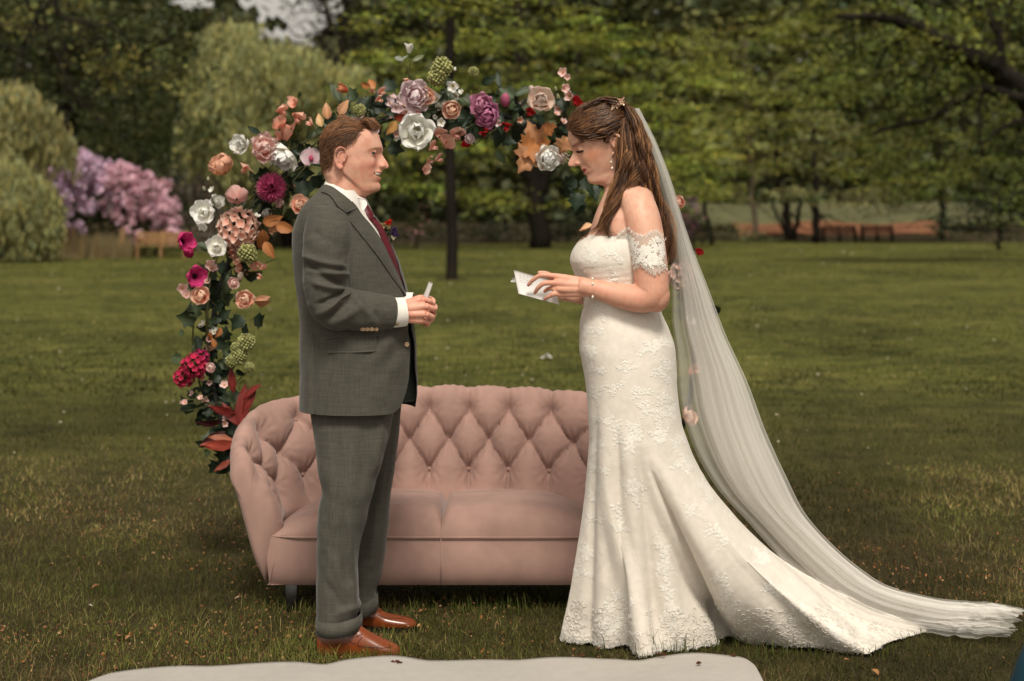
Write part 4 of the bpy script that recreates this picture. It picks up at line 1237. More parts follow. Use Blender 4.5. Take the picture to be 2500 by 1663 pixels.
for px, py, r, c, d in ((724, 459, 8, (0.72, .42, .30), (.6, -.2, .6)), (587, 675, 9, (0.74, .62, .5), (.2, -.3, 1)), (508, 437, 4, (.5, .48, .35), (0, 0, 1)), (498, 461, 5, (.4, .4, .28), (-.3, 0, 1)), (731, 231, 6, (.04, .05, .02), (.1, 0, 1)), (1234, 245, 14, (0.50, .14, .24), (0, -.5, .8)), (1299, 220, 9, (0.74, .6, .52), (-.3, -.3, .8)), (1357, 217, 5, (.3, .3, .16), (-.3, 0, 1)), (1362, 236, 6, (.3, .3, .16), (-.3, 0, 1)), (1111, 169, 4, WHT1, (0, 0, 1))):
    bud(px, py, r, c, d)
# flowers on the far right limb, mostly behind the bride and her veil
for k, th in enumerate(np.linspace(1.05, 2.25, 7)):
    q = ringpt(th); px = q[0] * F / AY + 1250; py = YH + (HC - q[2]) * F / AY
    [lambda: rose(px, py, 22, PEA0, PEA1, None, None, False), lambda: ball('hydrangea', px, py, 30, (0.74, 0.40, 0.32), (0.78, 0.58, 0.5), 44, .36), lambda: blossom(px - 8, py, 15, WHT0, WHT1), lambda: sweetpea(px + 10, py, 15, COR0, COR1, None, False)][k % 4]()
rose(1660, 497, 16, COR0, COR1, None, None, False)
# autumn leaves
for px, py, L, a, c in ((1312, 352, 62, 205, ORG), (1302, 360, 70, 245, TAN), (1335, 360, 62, 150, ORG), (1318, 350, 58, 130, TAN), (1385, 335, 46, 250, TAN), (1330, 302, 36, 300, ORG)):
    leaf('maple_leaf', 'maple', px, py, L, a, c, -.10)
for px, py, L, a, c in ((800, 292, 40, 95, TAN), (828, 282, 44, 60, (0.60, .32, .18)), (786, 310, 34, 110, (0.58, .36, .17)), (905, 212, 30, 165, ORG), (915, 218, 34, 120, ORG), (968, 296, 40, 240, (0.50, .27, .09)), (985, 296, 42, 265, (0.52, .25, .09)), (995, 285, 36, 190, (0.34, .06, .03)), (1000, 280, 34, 20, (0.34, .05, .03)), (640, 545, 50, 15, ORG), (650, 548, 56, 350, TAN), (672, 550, 50, 345, ORG), (640, 560, 60, 265, ORG), (645, 590, 46, 300, ORG), (620, 735, 38, 10, (0.60, .33, .2)), (622, 738, 40, 350, TAN), (1440, 555, 26, 190, TAN), (1446, 548, 30, 200, (0.6, .34, .18)), (525, 850, 26, 100, ORG), (515, 810, 26, 260, ORG), (540, 800, 28, 250, ORG)):
    leaf('autumn_leaf', 'ovate', px, py, L, a, c, -.06)
# wine red strap leaves at the foot
for px, py, L, a, c in ((589, 1055, 110, 88, WINE), (576, 1010, 66, 165, WINE), (594, 975, 56, 48, WINE), (592, 1010, 66, 62, WINE), (545, 1029, 62, 188, (0.05, .012, .012)), (552, 1053, 78, 210, (0.05, .012, .012)), (580, 1085, 84, 180, (0.30, .05, .03)), (572, 1075, 60, 165, (0.26, .07, .03)), (565, 1122, 48, 215, (0.22, .05, .03)), (570, 960, 60, 95, WINE), (585, 1040, 70, 130, WINE)):
    leaf('strap_leaf', 'lance', px, py, L * 1.05, a, c, -.04, bend=.2).scale *= 1.0
for o_ in [o for o in arch.children if o.name.startswith('strap_leaf')]:
    o_.scale[1] *= 1.7
for px, py, L, a, c in ((836, 258, 66, 115, MIDG), (1255, 235, 60, 30, MIDG), (1285, 245, 56, 20, MIDG), (1220, 215, 46, 100, DRK), (1260, 262, 56, 200, MIDG), (1225, 330, 60, 95, DRK), (975, 155, 34, 60, (.2, .22, .17)), (985, 148, 40, 150, (.25, .27, .22)), (1005, 150, 36, 30, (.16, .18, .10)), (640, 330, 46, 150, DRK)):
    leaf('lance_leaf', 'lance', px, py, L, a, c).scale[1] *= 1.8
# ivy all along the ring
nleaf = 0
for k in range(245):
    t = rng.random()
    th = -2.10 + 3.55 * t if k % 5 else rng.uniform(-2.0, -1.2)
    q = ringpt(th, rng.normal(0, .045)); px = q[0] * F / AY + 1250; py = YH + (HC - q[2]) * F / AY
    kind = 'ivy' if rng.random() < .6 else 'ovate'
    c = DRK if rng.random() < .72 else MIDG
    leaf('ivy_leaf', kind, px, py, rng.uniform(26, 54), rng.uniform(0, 360), c, rng.uniform(.0, .09))
for px, py, L, a in ((945, 360, 46, 350), (940, 340, 40, 40), (1410, 440, 44, 200), (1412, 470, 50, 260), (1400, 455, 46, 230), (1430, 430, 50, 280), (1420, 490, 44, 250), (1440, 455, 44, 300), (1165, 310, 60, 220), (1145, 300, 50, 190), (1140, 290, 54, 250), (690, 420, 60, 300), (700, 440, 56, 330), (740, 440, 56, 280), (720, 420, 50, 350), (760, 430, 50, 310), (660, 420, 44, 200), (640, 500, 40, 90), (880, 270, 46, 60), (905, 265, 54, 20), (930, 260, 46, 100), (960, 225, 44, 120), (590, 770, 44, 240), (620, 775, 46, 320), (600, 790, 40, 280)):
    leaf('ivy_leaf', 'ivy', px, py, L, a, DRK, .02)
# extra filler leaves in the ivy's shapes, and filler blooms, over the top and the left shoulder of the arch
for k in range(150):
    th = rng.uniform(-1.25, .52)
    q = ringpt(th, rng.normal(.01, .055)); px = q[0] * F / AY + 1250; py = YH + (HC - q[2]) * F / AY
    leaf('filler_leaf', 'ovate' if k % 3 else 'ivy', px, py, rng.uniform(24, 46), rng.uniform(0, 360), [DRK, (0.035, 0.055, 0.024), MIDG, (0.075, 0.095, 0.045)][int(rng.integers(0, 4))], rng.uniform(.005, .09))
for k in range(60):
    q = ringpt(rng.uniform(-2.05, -1.2), rng.normal(0, .05)); px = q[0] * F / AY + 1250; py = YH + (HC - q[2]) * F / AY
    leaf('filler_leaf', 'ovate' if k % 3 else 'ivy', px, py, rng.uniform(22, 40), rng.uniform(0, 360), [DRK, (0.035, 0.055, 0.024), MIDG][int(rng.integers(0, 3))], rng.uniform(.005, .08))
for k in range(46):
    th = [rng.uniform(-1.75, -.75), rng.uniform(-.45, .38)][k % 2]
    q = ringpt(th, rng.normal(0, .05)); px = q[0] * F / AY + 1250; py = YH + (HC - q[2]) * F / AY
    c0, c1 = [(PNK0, PNK1), (PEA0, PEA1), (WHT0, WHT1), (LAV0, LAV1)][int(rng.integers(0, 4))]
    if k % 3 == 0:
        rose(px, py, rng.uniform(10, 15), c0, c1, None, None, False)
    else:
        blossom(px, py, rng.uniform(7, 11), c0, c1)
# stems: wired bundle along the ring and thin stalks out to the flowers
for k in range(7):
    t0 = rng.uniform(-2.1, -.6); t1 = t0 + rng.uniform(.6, 1.3)
    tt = np.linspace(t0, t1, 30); w = rng.normal(0, .03, 2)
    pts = np.array([ringpt(t, .035 * math.sin(5 * (t - t0) + k) + w[0]) + [0, rng.normal(0, .003) - .03 + w[1], 0] for t in tt])
    MB().tube(pts, 0.0035, 5).build('stem', M_stem, arch)
def stalk(a, b_, bow=8, r=.002, m=M_stem):
    p = [apt(*a, 0.03), apt((a[0] + b_[0]) / 2 + bow, (a[1] + b_[1]) / 2 - bow, 0), apt(*b_, 0.0)]
    MB().tube(cr(p, 12), r, 5).build('stem', m, arch)
for a, b_ in (((585, 520), (565, 440)), ((620, 530), (655, 480)), ((560, 700), (480, 640)), ((690, 455), (725, 500)), ((690, 450), (722, 462)), ((560, 640), (512, 470)), ((1180, 290), (1090, 185)), ((1150, 280), (1160, 185)), ((1180, 290), (1100, 335)), ((1100, 335), (1050, 400)), ((1230, 300), (1150, 360)), ((1400, 330), (1376, 190)), ((1380, 300), (1392, 240)), ((1020, 270), (1000, 140)), ((1020, 230), (990, 160)), ((700, 370), (724, 262)), ((690, 360), (686, 282)), ((735, 380), (735, 320)), ((730, 290), (731, 236)), ((860, 300), (850, 225)), ((905, 280), (915, 215)), ((880, 300), (830, 245)), ((1060, 300), (1100, 250)), ((600, 660), (680, 630)), ((590, 660), (640, 660)), ((530, 760), (455, 715)), ((530, 770), (495, 735)), ((520, 960), (450, 985)), ((540, 980), (418, 1005)), ((570, 900), (605, 845)), ((580, 930), (612, 900)), ((1380, 330), (1445, 475)), ((740, 340), (770, 310)), ((690, 300), (720, 290))):
    stalk(a, b_, rng.normal(0, 8))
# ------------------------------------------------------------ tools for figures
CAMP = np.array([0, 0, HC])
def bvh_of(V, Fs):
    polys = [tuple(int(i) for i in f) for F_ in Fs for f in F_]
    return BVHTree.FromPolygons([tuple(v) for v in V], polys)
def onto(bvh, px, py, lift=0.0, Yd=5.9):
    """point of a surface seen at a photo pixel, raised towards the viewer"""
    d = P(px, py, 1.0) - CAMP; d = d / np.linalg.norm(d)
    h = bvh.ray_cast(Vector(CAMP), Vector(d))
    if h[0] is None:
        return P(px, py, Yd) - d * lift
    return np.array(h[0]) - d * lift
def patch(G, thick=0.004, col=None, mb=None):
    """sheet with thickness: front grid G, back grid behind it, closed rim"""
    G = np.asarray(G, float); nr, nc = G.shape[:2]
    du = np.gradient(G, axis=0); dv = np.gradient(G, axis=1)
    N = np.cross(du, dv); N /= np.linalg.norm(N, axis=2)[..., None] + 1e-9
    if (N.reshape(-1, 3) @ np.array([0, -1.0, 0])).mean() < 0:
        N = -N
    B = G - N * thick
    V = np.vstack([G.reshape(-1, 3), B.reshape(-1, 3)]); o = nr * nc
    f1 = grid_faces(nr, nc); f2 = grid_faces(nr, nc)[:, ::-1] + o
    e = np.r_[np.arange(nc), np.arange(1, nr) * nc + nc - 1, (nr - 1) * nc + np.arange(nc - 2, -1, -1), np.arange(nr - 2, 0, -1) * nc]
    e2 = np.roll(e, -1)
    f3 = np.stack([e, e2, e2 + o, e + o], -1)
    return (mb or MB()).add(V, f1, f2, f3, col=col)

def remesh(name, mb, voxel, ratio, parent, m, smooth_it=4):
    """fuse overlapping closed pieces into one continuous skin"""
    me = mesh('tmp', np.vstack(mb.v), mb.f)
    o = bpy.data.objects.new('tmp', me); COL.objects.link(o)
    r = o.modifiers.new('r', 'REMESH'); r.mode = 'VOXEL'; r.voxel_size = voxel
    s = o.modifiers.new('s', 'SMOOTH'); s.factor = 0.5; s.iterations = smooth_it
    if ratio < 1:
        d = o.modifiers.new('d', 'DECIMATE'); d.ratio = ratio
    dg = bpy.context.evaluated_depsgraph_get()
    ev = o.evaluated_get(dg)
    me2 = bpy.data.meshes.new_from_object(ev)
    bpy.data.objects.remove(o); bpy.data.meshes.remove(me)
    n = len(me2.vertices)
    co = np.empty(n * 3, np.float32); me2.vertices.foreach_get('co', co); co = co.reshape(-1, 3)
    me2.polygons.foreach_set('use_smooth', np.ones(len(me2.polygons), bool))
    W_ = co.astype(float).copy()
    me2.vertices.foreach_set('co', (co - np.array(wloc(parent), np.float32)).ravel())
    me2.update()
    me2.materials.clear(); me2.materials.append(m)
    me2.name = name
    return link(name, me2, parent), W_
def paint(o, col):
    at = o.data.color_attributes.new('col', 'FLOAT_COLOR', 'POINT')
    at.data.foreach_set('color', np.ascontiguousarray(np.c_[np.clip(col, 0, 1), np.ones(len(col))], dtype=np.float32).ravel())

def segd(a, b, p0, p1):
    d = np.array(p1, float) - np.array(p0, float); L2 = d @ d
    t = np.clip(((a - p0[0]) * d[0] + (b - p0[1]) * d[1]) / L2, 0, 1)
    return np.hypot(a - p0[0] - t * d[0], b - p0[1] - t * d[1]), t

class Head:
    """frame of a head seen in profile: a = forward, b = up (photo pixels), l = sideways towards the viewer (metres)"""
    def __init__(s, o, tilt, dir_, Y0):
        s.o = np.array(o, float); s.d = dir_; s.Y0 = Y0; s.m = Y0 / F
        t = R(tilt)
        s.f = np.array([dir_ * math.cos(t), math.sin(t)]); s.u = np.array([dir_ * math.sin(t), -math.cos(t)])
    def loc(s, pts):
        q = np.asarray(pts, float) - s.o
        return np.stack([q @ s.f, q @ s.u], -1)
    def w(s, a, b, l):
        a, b, l = np.broadcast_arrays(np.asarray(a, float), np.asarray(b, float), np.asarray(l, float))
        p = s.o + a[..., None] * s.f + b[..., None] * s.u
        q = P(p[..., 0], p[..., 1], s.Y0)
        q[..., 1] -= l
        return q
    def inv(s, X):
        """world -> (a, b, l)"""
        px = X[:, 0] / s.Y0 * F + 1250; py = YH - (X[:, 2] - HC) / s.Y0 * F
        ab = s.loc(np.stack([px, py], -1))
        return ab[:, 0], ab[:, 1], s.Y0 - X[:, 1]

def make_head(H, front, base, back, width, cen, sig, nb=170, ns=128, extra=None):
    """front/base/back: [(px,py)] profile with nose, face plane without nose, back of skull; width/cen/sig: [(b, value)]"""
    Fp = H.loc(front); Bp = H.loc(base); Kp = H.loc(back)
    srt = lambda q: q[np.argsort(q[:, 1])]
    Fp, Bp, Kp = srt(Fp), srt(Bp), srt(Kp)
    width, cen, sig = (np.array(sorted(x)) for x in (width, cen, sig))
    b0, b1 = min(width[:, 0]), max(width[:, 0])
    tb = np.linspace(0, 1, nb)
    bs = b0 + (b1 - b0) * (1 - (1 - tb) ** 1.6) ** 1.0
    f = pch(Fp[:, 1], Fp[:, 0], bs); fb = pch(Bp[:, 1], Bp[:, 0], bs); k = pch(Kp[:, 1], Kp[:, 0], bs)
    w = pch(width[:, 0], width[:, 1], bs); c = pch(cen[:, 0], cen[:, 1], bs); sg = pch(sig[:, 0], sig[:, 1], bs)
    th = np.linspace(0, 2 * np.pi, ns, endpoint=False)
    # denser sampling at the face
    th = th - 0.35 * np.sin(th)
    co, si = np.cos(th), np.sin(th)
    e = np.where(co > 0, 1.0, .88)
    cx = np.sign(co) * np.abs(co) ** e; sx = np.sign(si) * np.abs(si) ** e
    rF = (fb - c)[:, None]; rB = (c - k)[:, None]
    a = c[:, None] + np.where(cx > 0, rF * cx, rB * cx)
    l = w[:, None] * sx
    diff = (f - fb)[:, None]
    a = a + diff * np.exp(-(l / sg[:, None]) ** 2) * (cx > 0)
    b = np.broadcast_to(bs[:, None], a.shape).copy()
    if extra:
        a, b, l = extra(a, b, l, cx)
    H.surf = lambda bq, lq: (np.interp(bq, bs, c) + np.interp(bq, bs, fb - c) * np.sqrt(np.maximum(.02, 1 - (lq / np.interp(bq, bs, w)) ** 2)) + np.interp(bq, bs, f - fb) * np.exp(-(lq / np.interp(bq, bs, sg)) ** 2))
    return H.w(a, b, l), (a, b, l)

def ear(mb, H, a, b, l, s=1.0, tilt=12, flare=.5):
    """outer ear: rim, inner fold, bowl and lobe; (a,b) centre in photo px, l side position in metres"""
    m = H.m
    def q(x, y, z):
        # x forward, y up in ear units (half height = 1), z outward
        t = R(tilt); hx = 26 * s
        aa = a + (x * math.cos(t) + y * math.sin(t)) * hx; bb = b + (-x * math.sin(t) + y * math.cos(t)) * hx
        return H.w(aa, bb, l + z * hx * m)
    rim = [(.42, -.02, .06), (.46, .30, .16), (.36, .66, .26), (.08, .92, .34), (-.26, .90, .42), (-.50, .62, .50), (-.56, .20, .52), (-.44, -.22, .46), (-.22, -.58, .36), (.04, -.84, .26), (.26, -.88, .16), (.34, -.62, .08)]
    pts = cr(np.array([q(*p) for p in rim]), 40)
    r = np.interp(np.linspace(0, 1, 40), [0, .1, .5, .75, .88, 1], [.11, .13, .13, .12, .17, .13]) * 26 * s * m
    mb.tube(pts, r, 8)
    inn = cr(np.array([q(.10, .66, .20), q(-.18, .46, .34), q(-.22, .06, .36), q(-.06, -.30, .26), q(.18, -.44, .16)]), 20)
    mb.tube(inn, .085 * 26 * s * m, 7)
    # backing plate
    c0 = q(-.04, .02, .10)
    R3 = np.stack([H.w(a + 1, b, l) - H.w(a, b, l), H.w(a, b + 1, l) - H.w(a, b, l), np.array([0, -m, 0])], 1) / m
    t = R(tilt); R2 = R3 @ np.array([[math.cos(t), math.sin(t), 0], [-math.sin(t), math.cos(t), 0], [0, 0, 1]])
    mb.ell(c0, np.array([.46, .88, .16]) * 26 * s * m, 16, 10, R2)
    mb.ell(q(.14, -.72, .18), np.array([.20, .22, .13]) * 26 * s * m, 10, 8, R2)
    mb.ell(q(.40, -.14, .14), np.array([.10, .15, .12]) * 26 * s * m, 8, 6, R2)

def finger(mb, pts, r0, r1, n=16):
    c = cr(np.asarray(pts, float), n)
    t = np.linspace(0, 1, n)
    r = (r0 + (r1 - r0) * t) * (1 + .06 * np.cos(t * 3 * 2 * np.pi)) 
    r[-2:] *= [.93, .68]
    mb.tube(c, r, 10)

def strands(mb, C, rad, ns=3, col=None):
    """C (N,K,3) hair strands -> thin tubes tapering to the tip"""
    C = np.asarray(C, float); N_, K = C.shape[:2]
    T = np.gradient(C, axis=1); T /= np.linalg.norm(T, axis=2)[..., None] + 1e-9
    up = np.array([0.3, -0.9, 0.2]); A = np.cross(T, up); A /= np.linalg.norm(A, axis=2)[..., None] + 1e-9
    B = np.cross(T, A)
    tp = np.interp(np.linspace(0, 1, K), [0, .1, .7, 1], [.7, 1, .85, .15])
    r = np.broadcast_to(np.asarray(rad, float).reshape(-1, 1), (N_, K)) * tp
    V = []
    for q in range(ns):
        an = 2 * np.pi * q / ns
        V.append(C + r[..., None] * (math.cos(an) * A + math.sin(an) * B))
    V = np.stack(V, 2)                          # N,K,ns,3
    i = np.arange(N_)[:, None, None]; k = np.arange(K - 1)[None, :, None]; q = np.arange(ns)[None, None, :]
    base = i * K * ns
    f = np.stack([base + k * ns + q, base + k * ns + (q + 1) % ns, base + (k + 1) * ns + (q + 1) % ns, base + (k + 1) * ns + q], -1).reshape(-1, 4)
    mb.add(V.reshape(-1, 3), f, col=None if col is None else np.repeat(np.asarray(col), K * ns, 0))

M_skin = mat('skin', attr=True, rough=0.48, spec=0.40, sss=0.15, noise=[(60, 0.05, U1), (14, 0.05, U1)])
M_hair = mat('hair', attr=True, rough=0.42, spec=0.45)
M_eye = mat('eye', attr=True, rough=0.15, spec=0.5)
M_white = mat('white_cotton', (0.74, 0.71, 0.66), 0.8, 0.2, bump=[(30, .1, U1)])
M_dark = mat('dark_line', (0.012, 0.009, 0.008), 0.8, 0.1)
def hring(rows, Yc, ns=40, pw=.9):
    """rows (py, xl, xr, half_y [, ycentre]) -> ring grid"""
    th = np.linspace(0, 2 * np.pi, ns, endpoint=False); out = []
    for r in rows:
        yc = r[4] if len(r) > 4 else Yc
        L = P(r[1], r[0], yc); Q = P(r[2], r[0], yc)
        c = (L + Q) / 2; hx = (Q[0] - L[0]) / 2
        co, si = np.cos(th), np.sin(th)
        out.append(np.stack([c[0] + hx * np.sign(co) * np.abs(co) ** pw, c[1] - r[3] * np.sign(si) * np.abs(si) ** pw, c[2] + 0 * th], -1))
    return np.array(out)
def smoothrows(rows, n):
    rows = np.asarray(rows, float)
    return pch(rows[:, 0], rows[:, 1:], np.linspace(rows[0, 0], rows[-1, 0], n)), np.linspace(rows[0, 0], rows[-1, 0], n)
def sr(rows, n):
    v, y = smoothrows(rows, n); return np.c_[y, v]
def blob(a0, b0, l0, sa, sb, sl):
    return np.exp(-((a_ - a0) / sa) ** 2 - ((b_ - b0) / sb) ** 2 - ((np.abs(l_) - l0) / sl) ** 2)
def mixc(c, w_):
    global sk
    w_ = np.clip(w_, 0, 1)[:, None]; sk = sk * (1 - w_) + np.asarray(c) * w_
M_paper = mat('white_paper', (0.78, 0.76, 0.74), 0.7, 0.2, transl=.15)
# ------------------------------------------------------------ groom
GY0 = 5.95
GC = P(865, 0, GY0)
groom = thing('person', 'smiling man in grey suit, burgundy tie and brown shoes holding a small white card', 'person', (GC[0], GY0, 0))
def suitmat():
    m = mat('grey_wool', (0.068, 0.065, 0.053), 0.85, 0.15, sheen=0.15, noise=[(210, 0.17, (1, 1, .07)), (210, 0.17, (.07, .07, 1)), (420, .14, U1), (3, .08, U1)], bump=[(7, .10, U1)])
    return m
M_suit = suitmat()
M_lining = mat('dark_lining', (0.014, 0.018, 0.014), 0.6, 0.3)
M_tie = mat('burgundy_silk', (0.088, 0.004, 0.010), 0.5, 0.4, noise=[(160, .35, (1, 1, 1)), (40, .2, (1, 1, 3))])
M_vest = mat('beige_waistcoat', (0.55, 0.43, 0.32), 0.85, 0.15)
M_leather = mat('cognac_leather', (0.165, 0.036, 0.009), 0.26, 0.5, noise=[(9, .35, U1), (30, .12, U1)], coat=.25)
M_sole = mat('black_sole', (0.010, 0.008, 0.007), 0.5, 0.3)
M_horn = mat('horn_button', (0.45, 0.30, 0.18), 0.35, 0.5, noise=[(200, .3, U1)])
M_brass = mat('dull_brass', (0.22, 0.15, 0.07), 0.35, 0.5, metal=.8)

# --- head
Hg = Head((860, 390), 0, 1, GY0)
front = [(852, 290), (882, 303), (915, 321), (925, 330), (929, 342), (934, 358), (935, 367), (933.5, 375), (937, 383), (944, 393), (948.5, 401), (950, 406), (948, 411), (940, 412.5), (934, 414.5), (933, 419), (933.5, 423), (930, 427), (929.5, 431), (929.5, 437), (928, 441), (925, 445.5), (928, 450), (930, 456), (929, 462), (923, 467), (914, 470), (902, 476), (892, 482), (888, 490), (886, 505)]
base = [(852, 290), (882, 303), (913, 321), (922, 330), (926, 342), (929, 358), (929, 367), (926, 376), (924, 385), (923, 395), (922, 405), (922, 412), (923, 419), (924, 427), (923, 437), (922, 445), (925, 456), (921, 464), (912, 470), (901, 476), (892, 482), (888, 490), (886, 505)]
back = [(852, 290), (820, 299), (800, 314), (789, 334), (785, 356), (786, 382), (788, 405), (789, 425), (795, 440), (797, 460), (797, 505)]
bb = lambda y: 390 - y
width = [(bb(290), .004), (bb(293), .028), (bb(300), .044), (bb(311), .060), (bb(325), .073), (bb(345), .077), (bb(365), .077), (bb(385), .074), (bb(410), .070), (bb(430), .066), (bb(448), .062), (bb(462), .058), (bb(475), .058), (bb(505), .060)]
cen = [(bb(290), -8), (bb(320), -12), (bb(370), -15), (bb(420), -18), (bb(445), -22), (bb(470), -22), (bb(505), -20)]
sig = [(bb(290), .05), (bb(350), .045), (bb(366), .022), (bb(378), .0075), (bb(392), .009), (bb(404), .0115), (bb(412), .011), (bb(418), .018), (bb(430), .026), (bb(440), .026), (bb(450), .020), (bb(462), .022), (bb(475), .03), (bb(505), .05)]
def gex(a, b, l, cx):
    g = lambda a0, b0, l0, sa, sb, sl: np.exp(-((a - a0) / sa) ** 2 - ((b - b0) / sb) ** 2 - ((np.abs(l) - l0) / sl) ** 2)
    fr = cx > 0
    k = 0
    E = lambda b0, l0, sb, sl: np.exp(-((b - b0) / sb) ** 2 - ((np.abs(l) - l0) / sl) ** 2) * fr
    k = k - 3.2 * E(bb(376), .030, 7.0, .014)       # eye socket
    k = k + 1.2 * E(bb(363), .034, 5, .020)         # brow ridge
    k = k + 6.0 * E(bb(400), .043, 12, .015)        # smiling cheek
    d_, t_ = segd(a, b, (72, bb(400)), (50, bb(432)))
    k = k - 1.2 * np.exp(-(d_ / 3.4) ** 2) * fr * (np.abs(l) > .014)
    d_, t_ = segd(a, b, (63, bb(371)), (40, bb(369)))
    # open smiling mouth, lips parted
    lm = np.clip(1 - (np.abs(l) / .031) ** 2, 0, 1)
    mid = bb(427.8) + 4.2 * (1 - lm)
    k = k - 9.0 * np.exp(-np.maximum(np.abs(b - mid) - 3.8 * lm, 0) ** 2 / 1.6) * sst(0, .25, lm) * fr
    k = k + 2.2 * np.exp(-((b - (mid - 6.5 * lm - 1.5)) / 2.6) ** 2) * sst(0, .4, lm) * fr + 1.0 * np.exp(-((b - (mid + 6.0 * lm + 1.5)) / 2.2) ** 2) * sst(0, .4, lm) * fr
    a = a + k
    bj = bb(424) + (a + 14) / 62 * (bb(480) - bb(424))
    l = l * (1 - .17 * sst(-2, 12, bj - b) * sst(70, 45, a) * sst(-45, -18, a))
    lw = np.exp(-((a - 22) / 18) ** 2 - ((b - bb(402)) / 16) ** 2)
    l = l + np.sign(l) * .0035 * lw
    l = l + np.sign(l) * .003 * np.exp(-((a + 18) / 14) ** 2 - ((b - bb(446)) / 12) ** 2)
    return a, b, l
Gh, (ha, hb, hl) = make_head(Hg, front, base, back, width, cen, sig, extra=gex)
body = MB().grid(Gh, wrap=True, cap=True)
for sd in (1, -1):
    ear(body, Hg, -23, bb(388), sd * .0765, 1.02, 14) if sd > 0 else None
# eyelids, narrowed by the smile
for sd in (1, -1):
    body.ell(Hg.w(51, bb(375.5), sd * .0325), (.0155, .0125, .0092), 16, 12)
    body.ell(Hg.w(74, bb(405.5), sd * .0125), (.0105, .0062, .0075), 14, 10)
# neck and trunk inside the clothes
body.grid(hring(sr([(430, 797, 880, .056), (480, 797, 886, .06), (505, 785, 880, .10), (530, 770, 888, .15), (560, 760, 905, .16), (620, 745, 930, .165), (760, 760, 960, .15), (900, 760, 975, .16), (990, 775, 960, .15)], 30), GY0), wrap=True, cap=True)
for yc, yd, xa, xb, xc, hem in ((5.89, 5.85, 862, 845, 826, 1545), (6.05, 6.155, 890, 888, 884, 1490)):
    body.tube(cr([P(xa, 940, yc), P(xb, 1200, (yc + yd) / 2), P(xc, hem - 10, yd), P(xc + 4, hem + 22, yd)], 24), np.interp(np.linspace(0, 1, 24), [0, .5, .95, 1], [.075, .05, .036, .034]), 12)
# arms
armN = [(800, 545, 5.80), (796, 640, 5.75), (803, 742, 5.735), (880, 757, 5.755), (968, 762, 5.80)]
A_ = np.array([P(*q) for q in armN])
body.tube(cr(A_, 40), np.interp(np.linspace(0, 1, 40), [0, .3, .5, .8, 1], [.055, .05, .044, .036, .027]), 12)
armF = [(850, 550, 6.12), (868, 640, 6.16), (890, 735, 6.16), (950, 752, 6.02), (1000, 756, 5.92)]
B_ = np.array([P(*q) for q in armF])
body.tube(cr(B_, 40), np.interp(np.linspace(0, 1, 40), [0, .3, .5, .8, 1], [.055, .05, .044, .034, .027]), 12)
# near hand, back towards the viewer
def pal(mb, a, b_, w0, w1, th, n=14):
    """palm between wrist a and knuckle centre b_, flattened tube"""
    c = cr([a, (a * .5 + b_ * .5), b_], n)
    mb.tube(c, np.interp(np.linspace(0, 1, n), [0, .4, 1], [w0, (w0 + w1) / 2 * 1.05, w1]), 14, flat=1.0)
kn = [(1031, 731, 5.795), (1039, 747, 5.785), (1040, 766, 5.787), (1033, 783, 5.80)]
wr = [(978, 747, 5.805), (978, 756, 5.795), (978, 766, 5.795), (978, 774, 5.805)]
for (k0, w_) in zip(kn, wr):
    a, b_ = P(*w_), P(*k0)
    body.tube(cr([a, (a + b_) / 2 + np.array([0, -.006, 0]), b_], 12), [.0165] * 6 + [.015, .0145, .014, .0135, .0125, .0115], 10)
for c_, r0, r1 in (([(1031, 731, 5.795), (1049, 736, 5.815), (1051, 745, 5.85), (1040, 750, 5.872)], .0102, .0085), ([(1039, 747, 5.785), (1057, 754, 5.808), (1057, 763, 5.848), (1044, 766, 5.872)], .0108, .0088), ([(1040, 766, 5.787), (1055, 774, 5.812), (1053, 781, 5.848), (1040, 783, 5.87)], .0102, .0085), ([(1033, 783, 5.80), (1046, 789, 5.822), (1043, 793, 5.85), (1034, 793, 5.868)], .009, .0075), ([(996, 742, 5.815), (1015, 730, 5.835), (1032, 726, 5.845), (1043, 724, 5.85)], .0125, .009)):
    finger(body, [P(*q) for q in c_], r0, r1)
body.ell(P(1006, 761, 5.805), (.040, .0165, .0345), 20, 12)
# far hand folded round the near one
for c_, r0, r1 in (([(1018, 735, 5.90), (1046, 728, 5.895), (1058, 735, 5.87), (1056, 743, 5.845)], .0102, .0085), ([(1018, 748, 5.905), (1050, 742, 5.90), (1063, 750, 5.868), (1060, 757, 5.845)], .0105, .0088), ([(1018, 762, 5.905), (1050, 762, 5.90), (1060, 769, 5.868), (1056, 775, 5.85)], .010, .0085), ([(1015, 775, 5.90), (1042, 778, 5.895), (1050, 783, 5.872), (1047, 787, 5.86)], .009, .0075)):
    finger(body, [P(*q) for q in c_], r0, r1)
for q in ((735, 5.91), (748, 5.915), (762, 5.915), (774, 5.91)):
    body.tube([P(985, q[0] + 3, q[1] + .01), P(1005, q[0], q[1]), P(1022, q[0], q[1] - .005)], .0155, 10)
bo, X = remesh('body', body, 0.0028, 0.33, groom, M_skin, 3)
a_, b_, l_ = Hg.inv(X)
sk = np.tile(np.array([0.71, 0.40, 0.295]), (len(X), 1))
hd = np.exp(-np.maximum(0, (-b_ - 120) / 10).clip(0, 3))
mixc((0.60, 0.22, 0.155), .6 * blob(42, bb(405), .05, 26, 16, .03))            # ruddy cheek
mixc((0.58, 0.20, 0.14), .55 * blob(84, bb(402), 0, 12, 12, .02))                 # nose
mixc((0.60, 0.21, 0.15), .65 * blob(-23, bb(388), .08, 16, 26, .02))            # ear
stub = sst(bb(405), bb(425), b_) * sst(bb(482), bb(468), b_) * sst(-20, 4, a_) * (a_ < 72)
stub = np.maximum(stub, .8 * blob(64, bb(419), 0, 10, 3.5, .03))
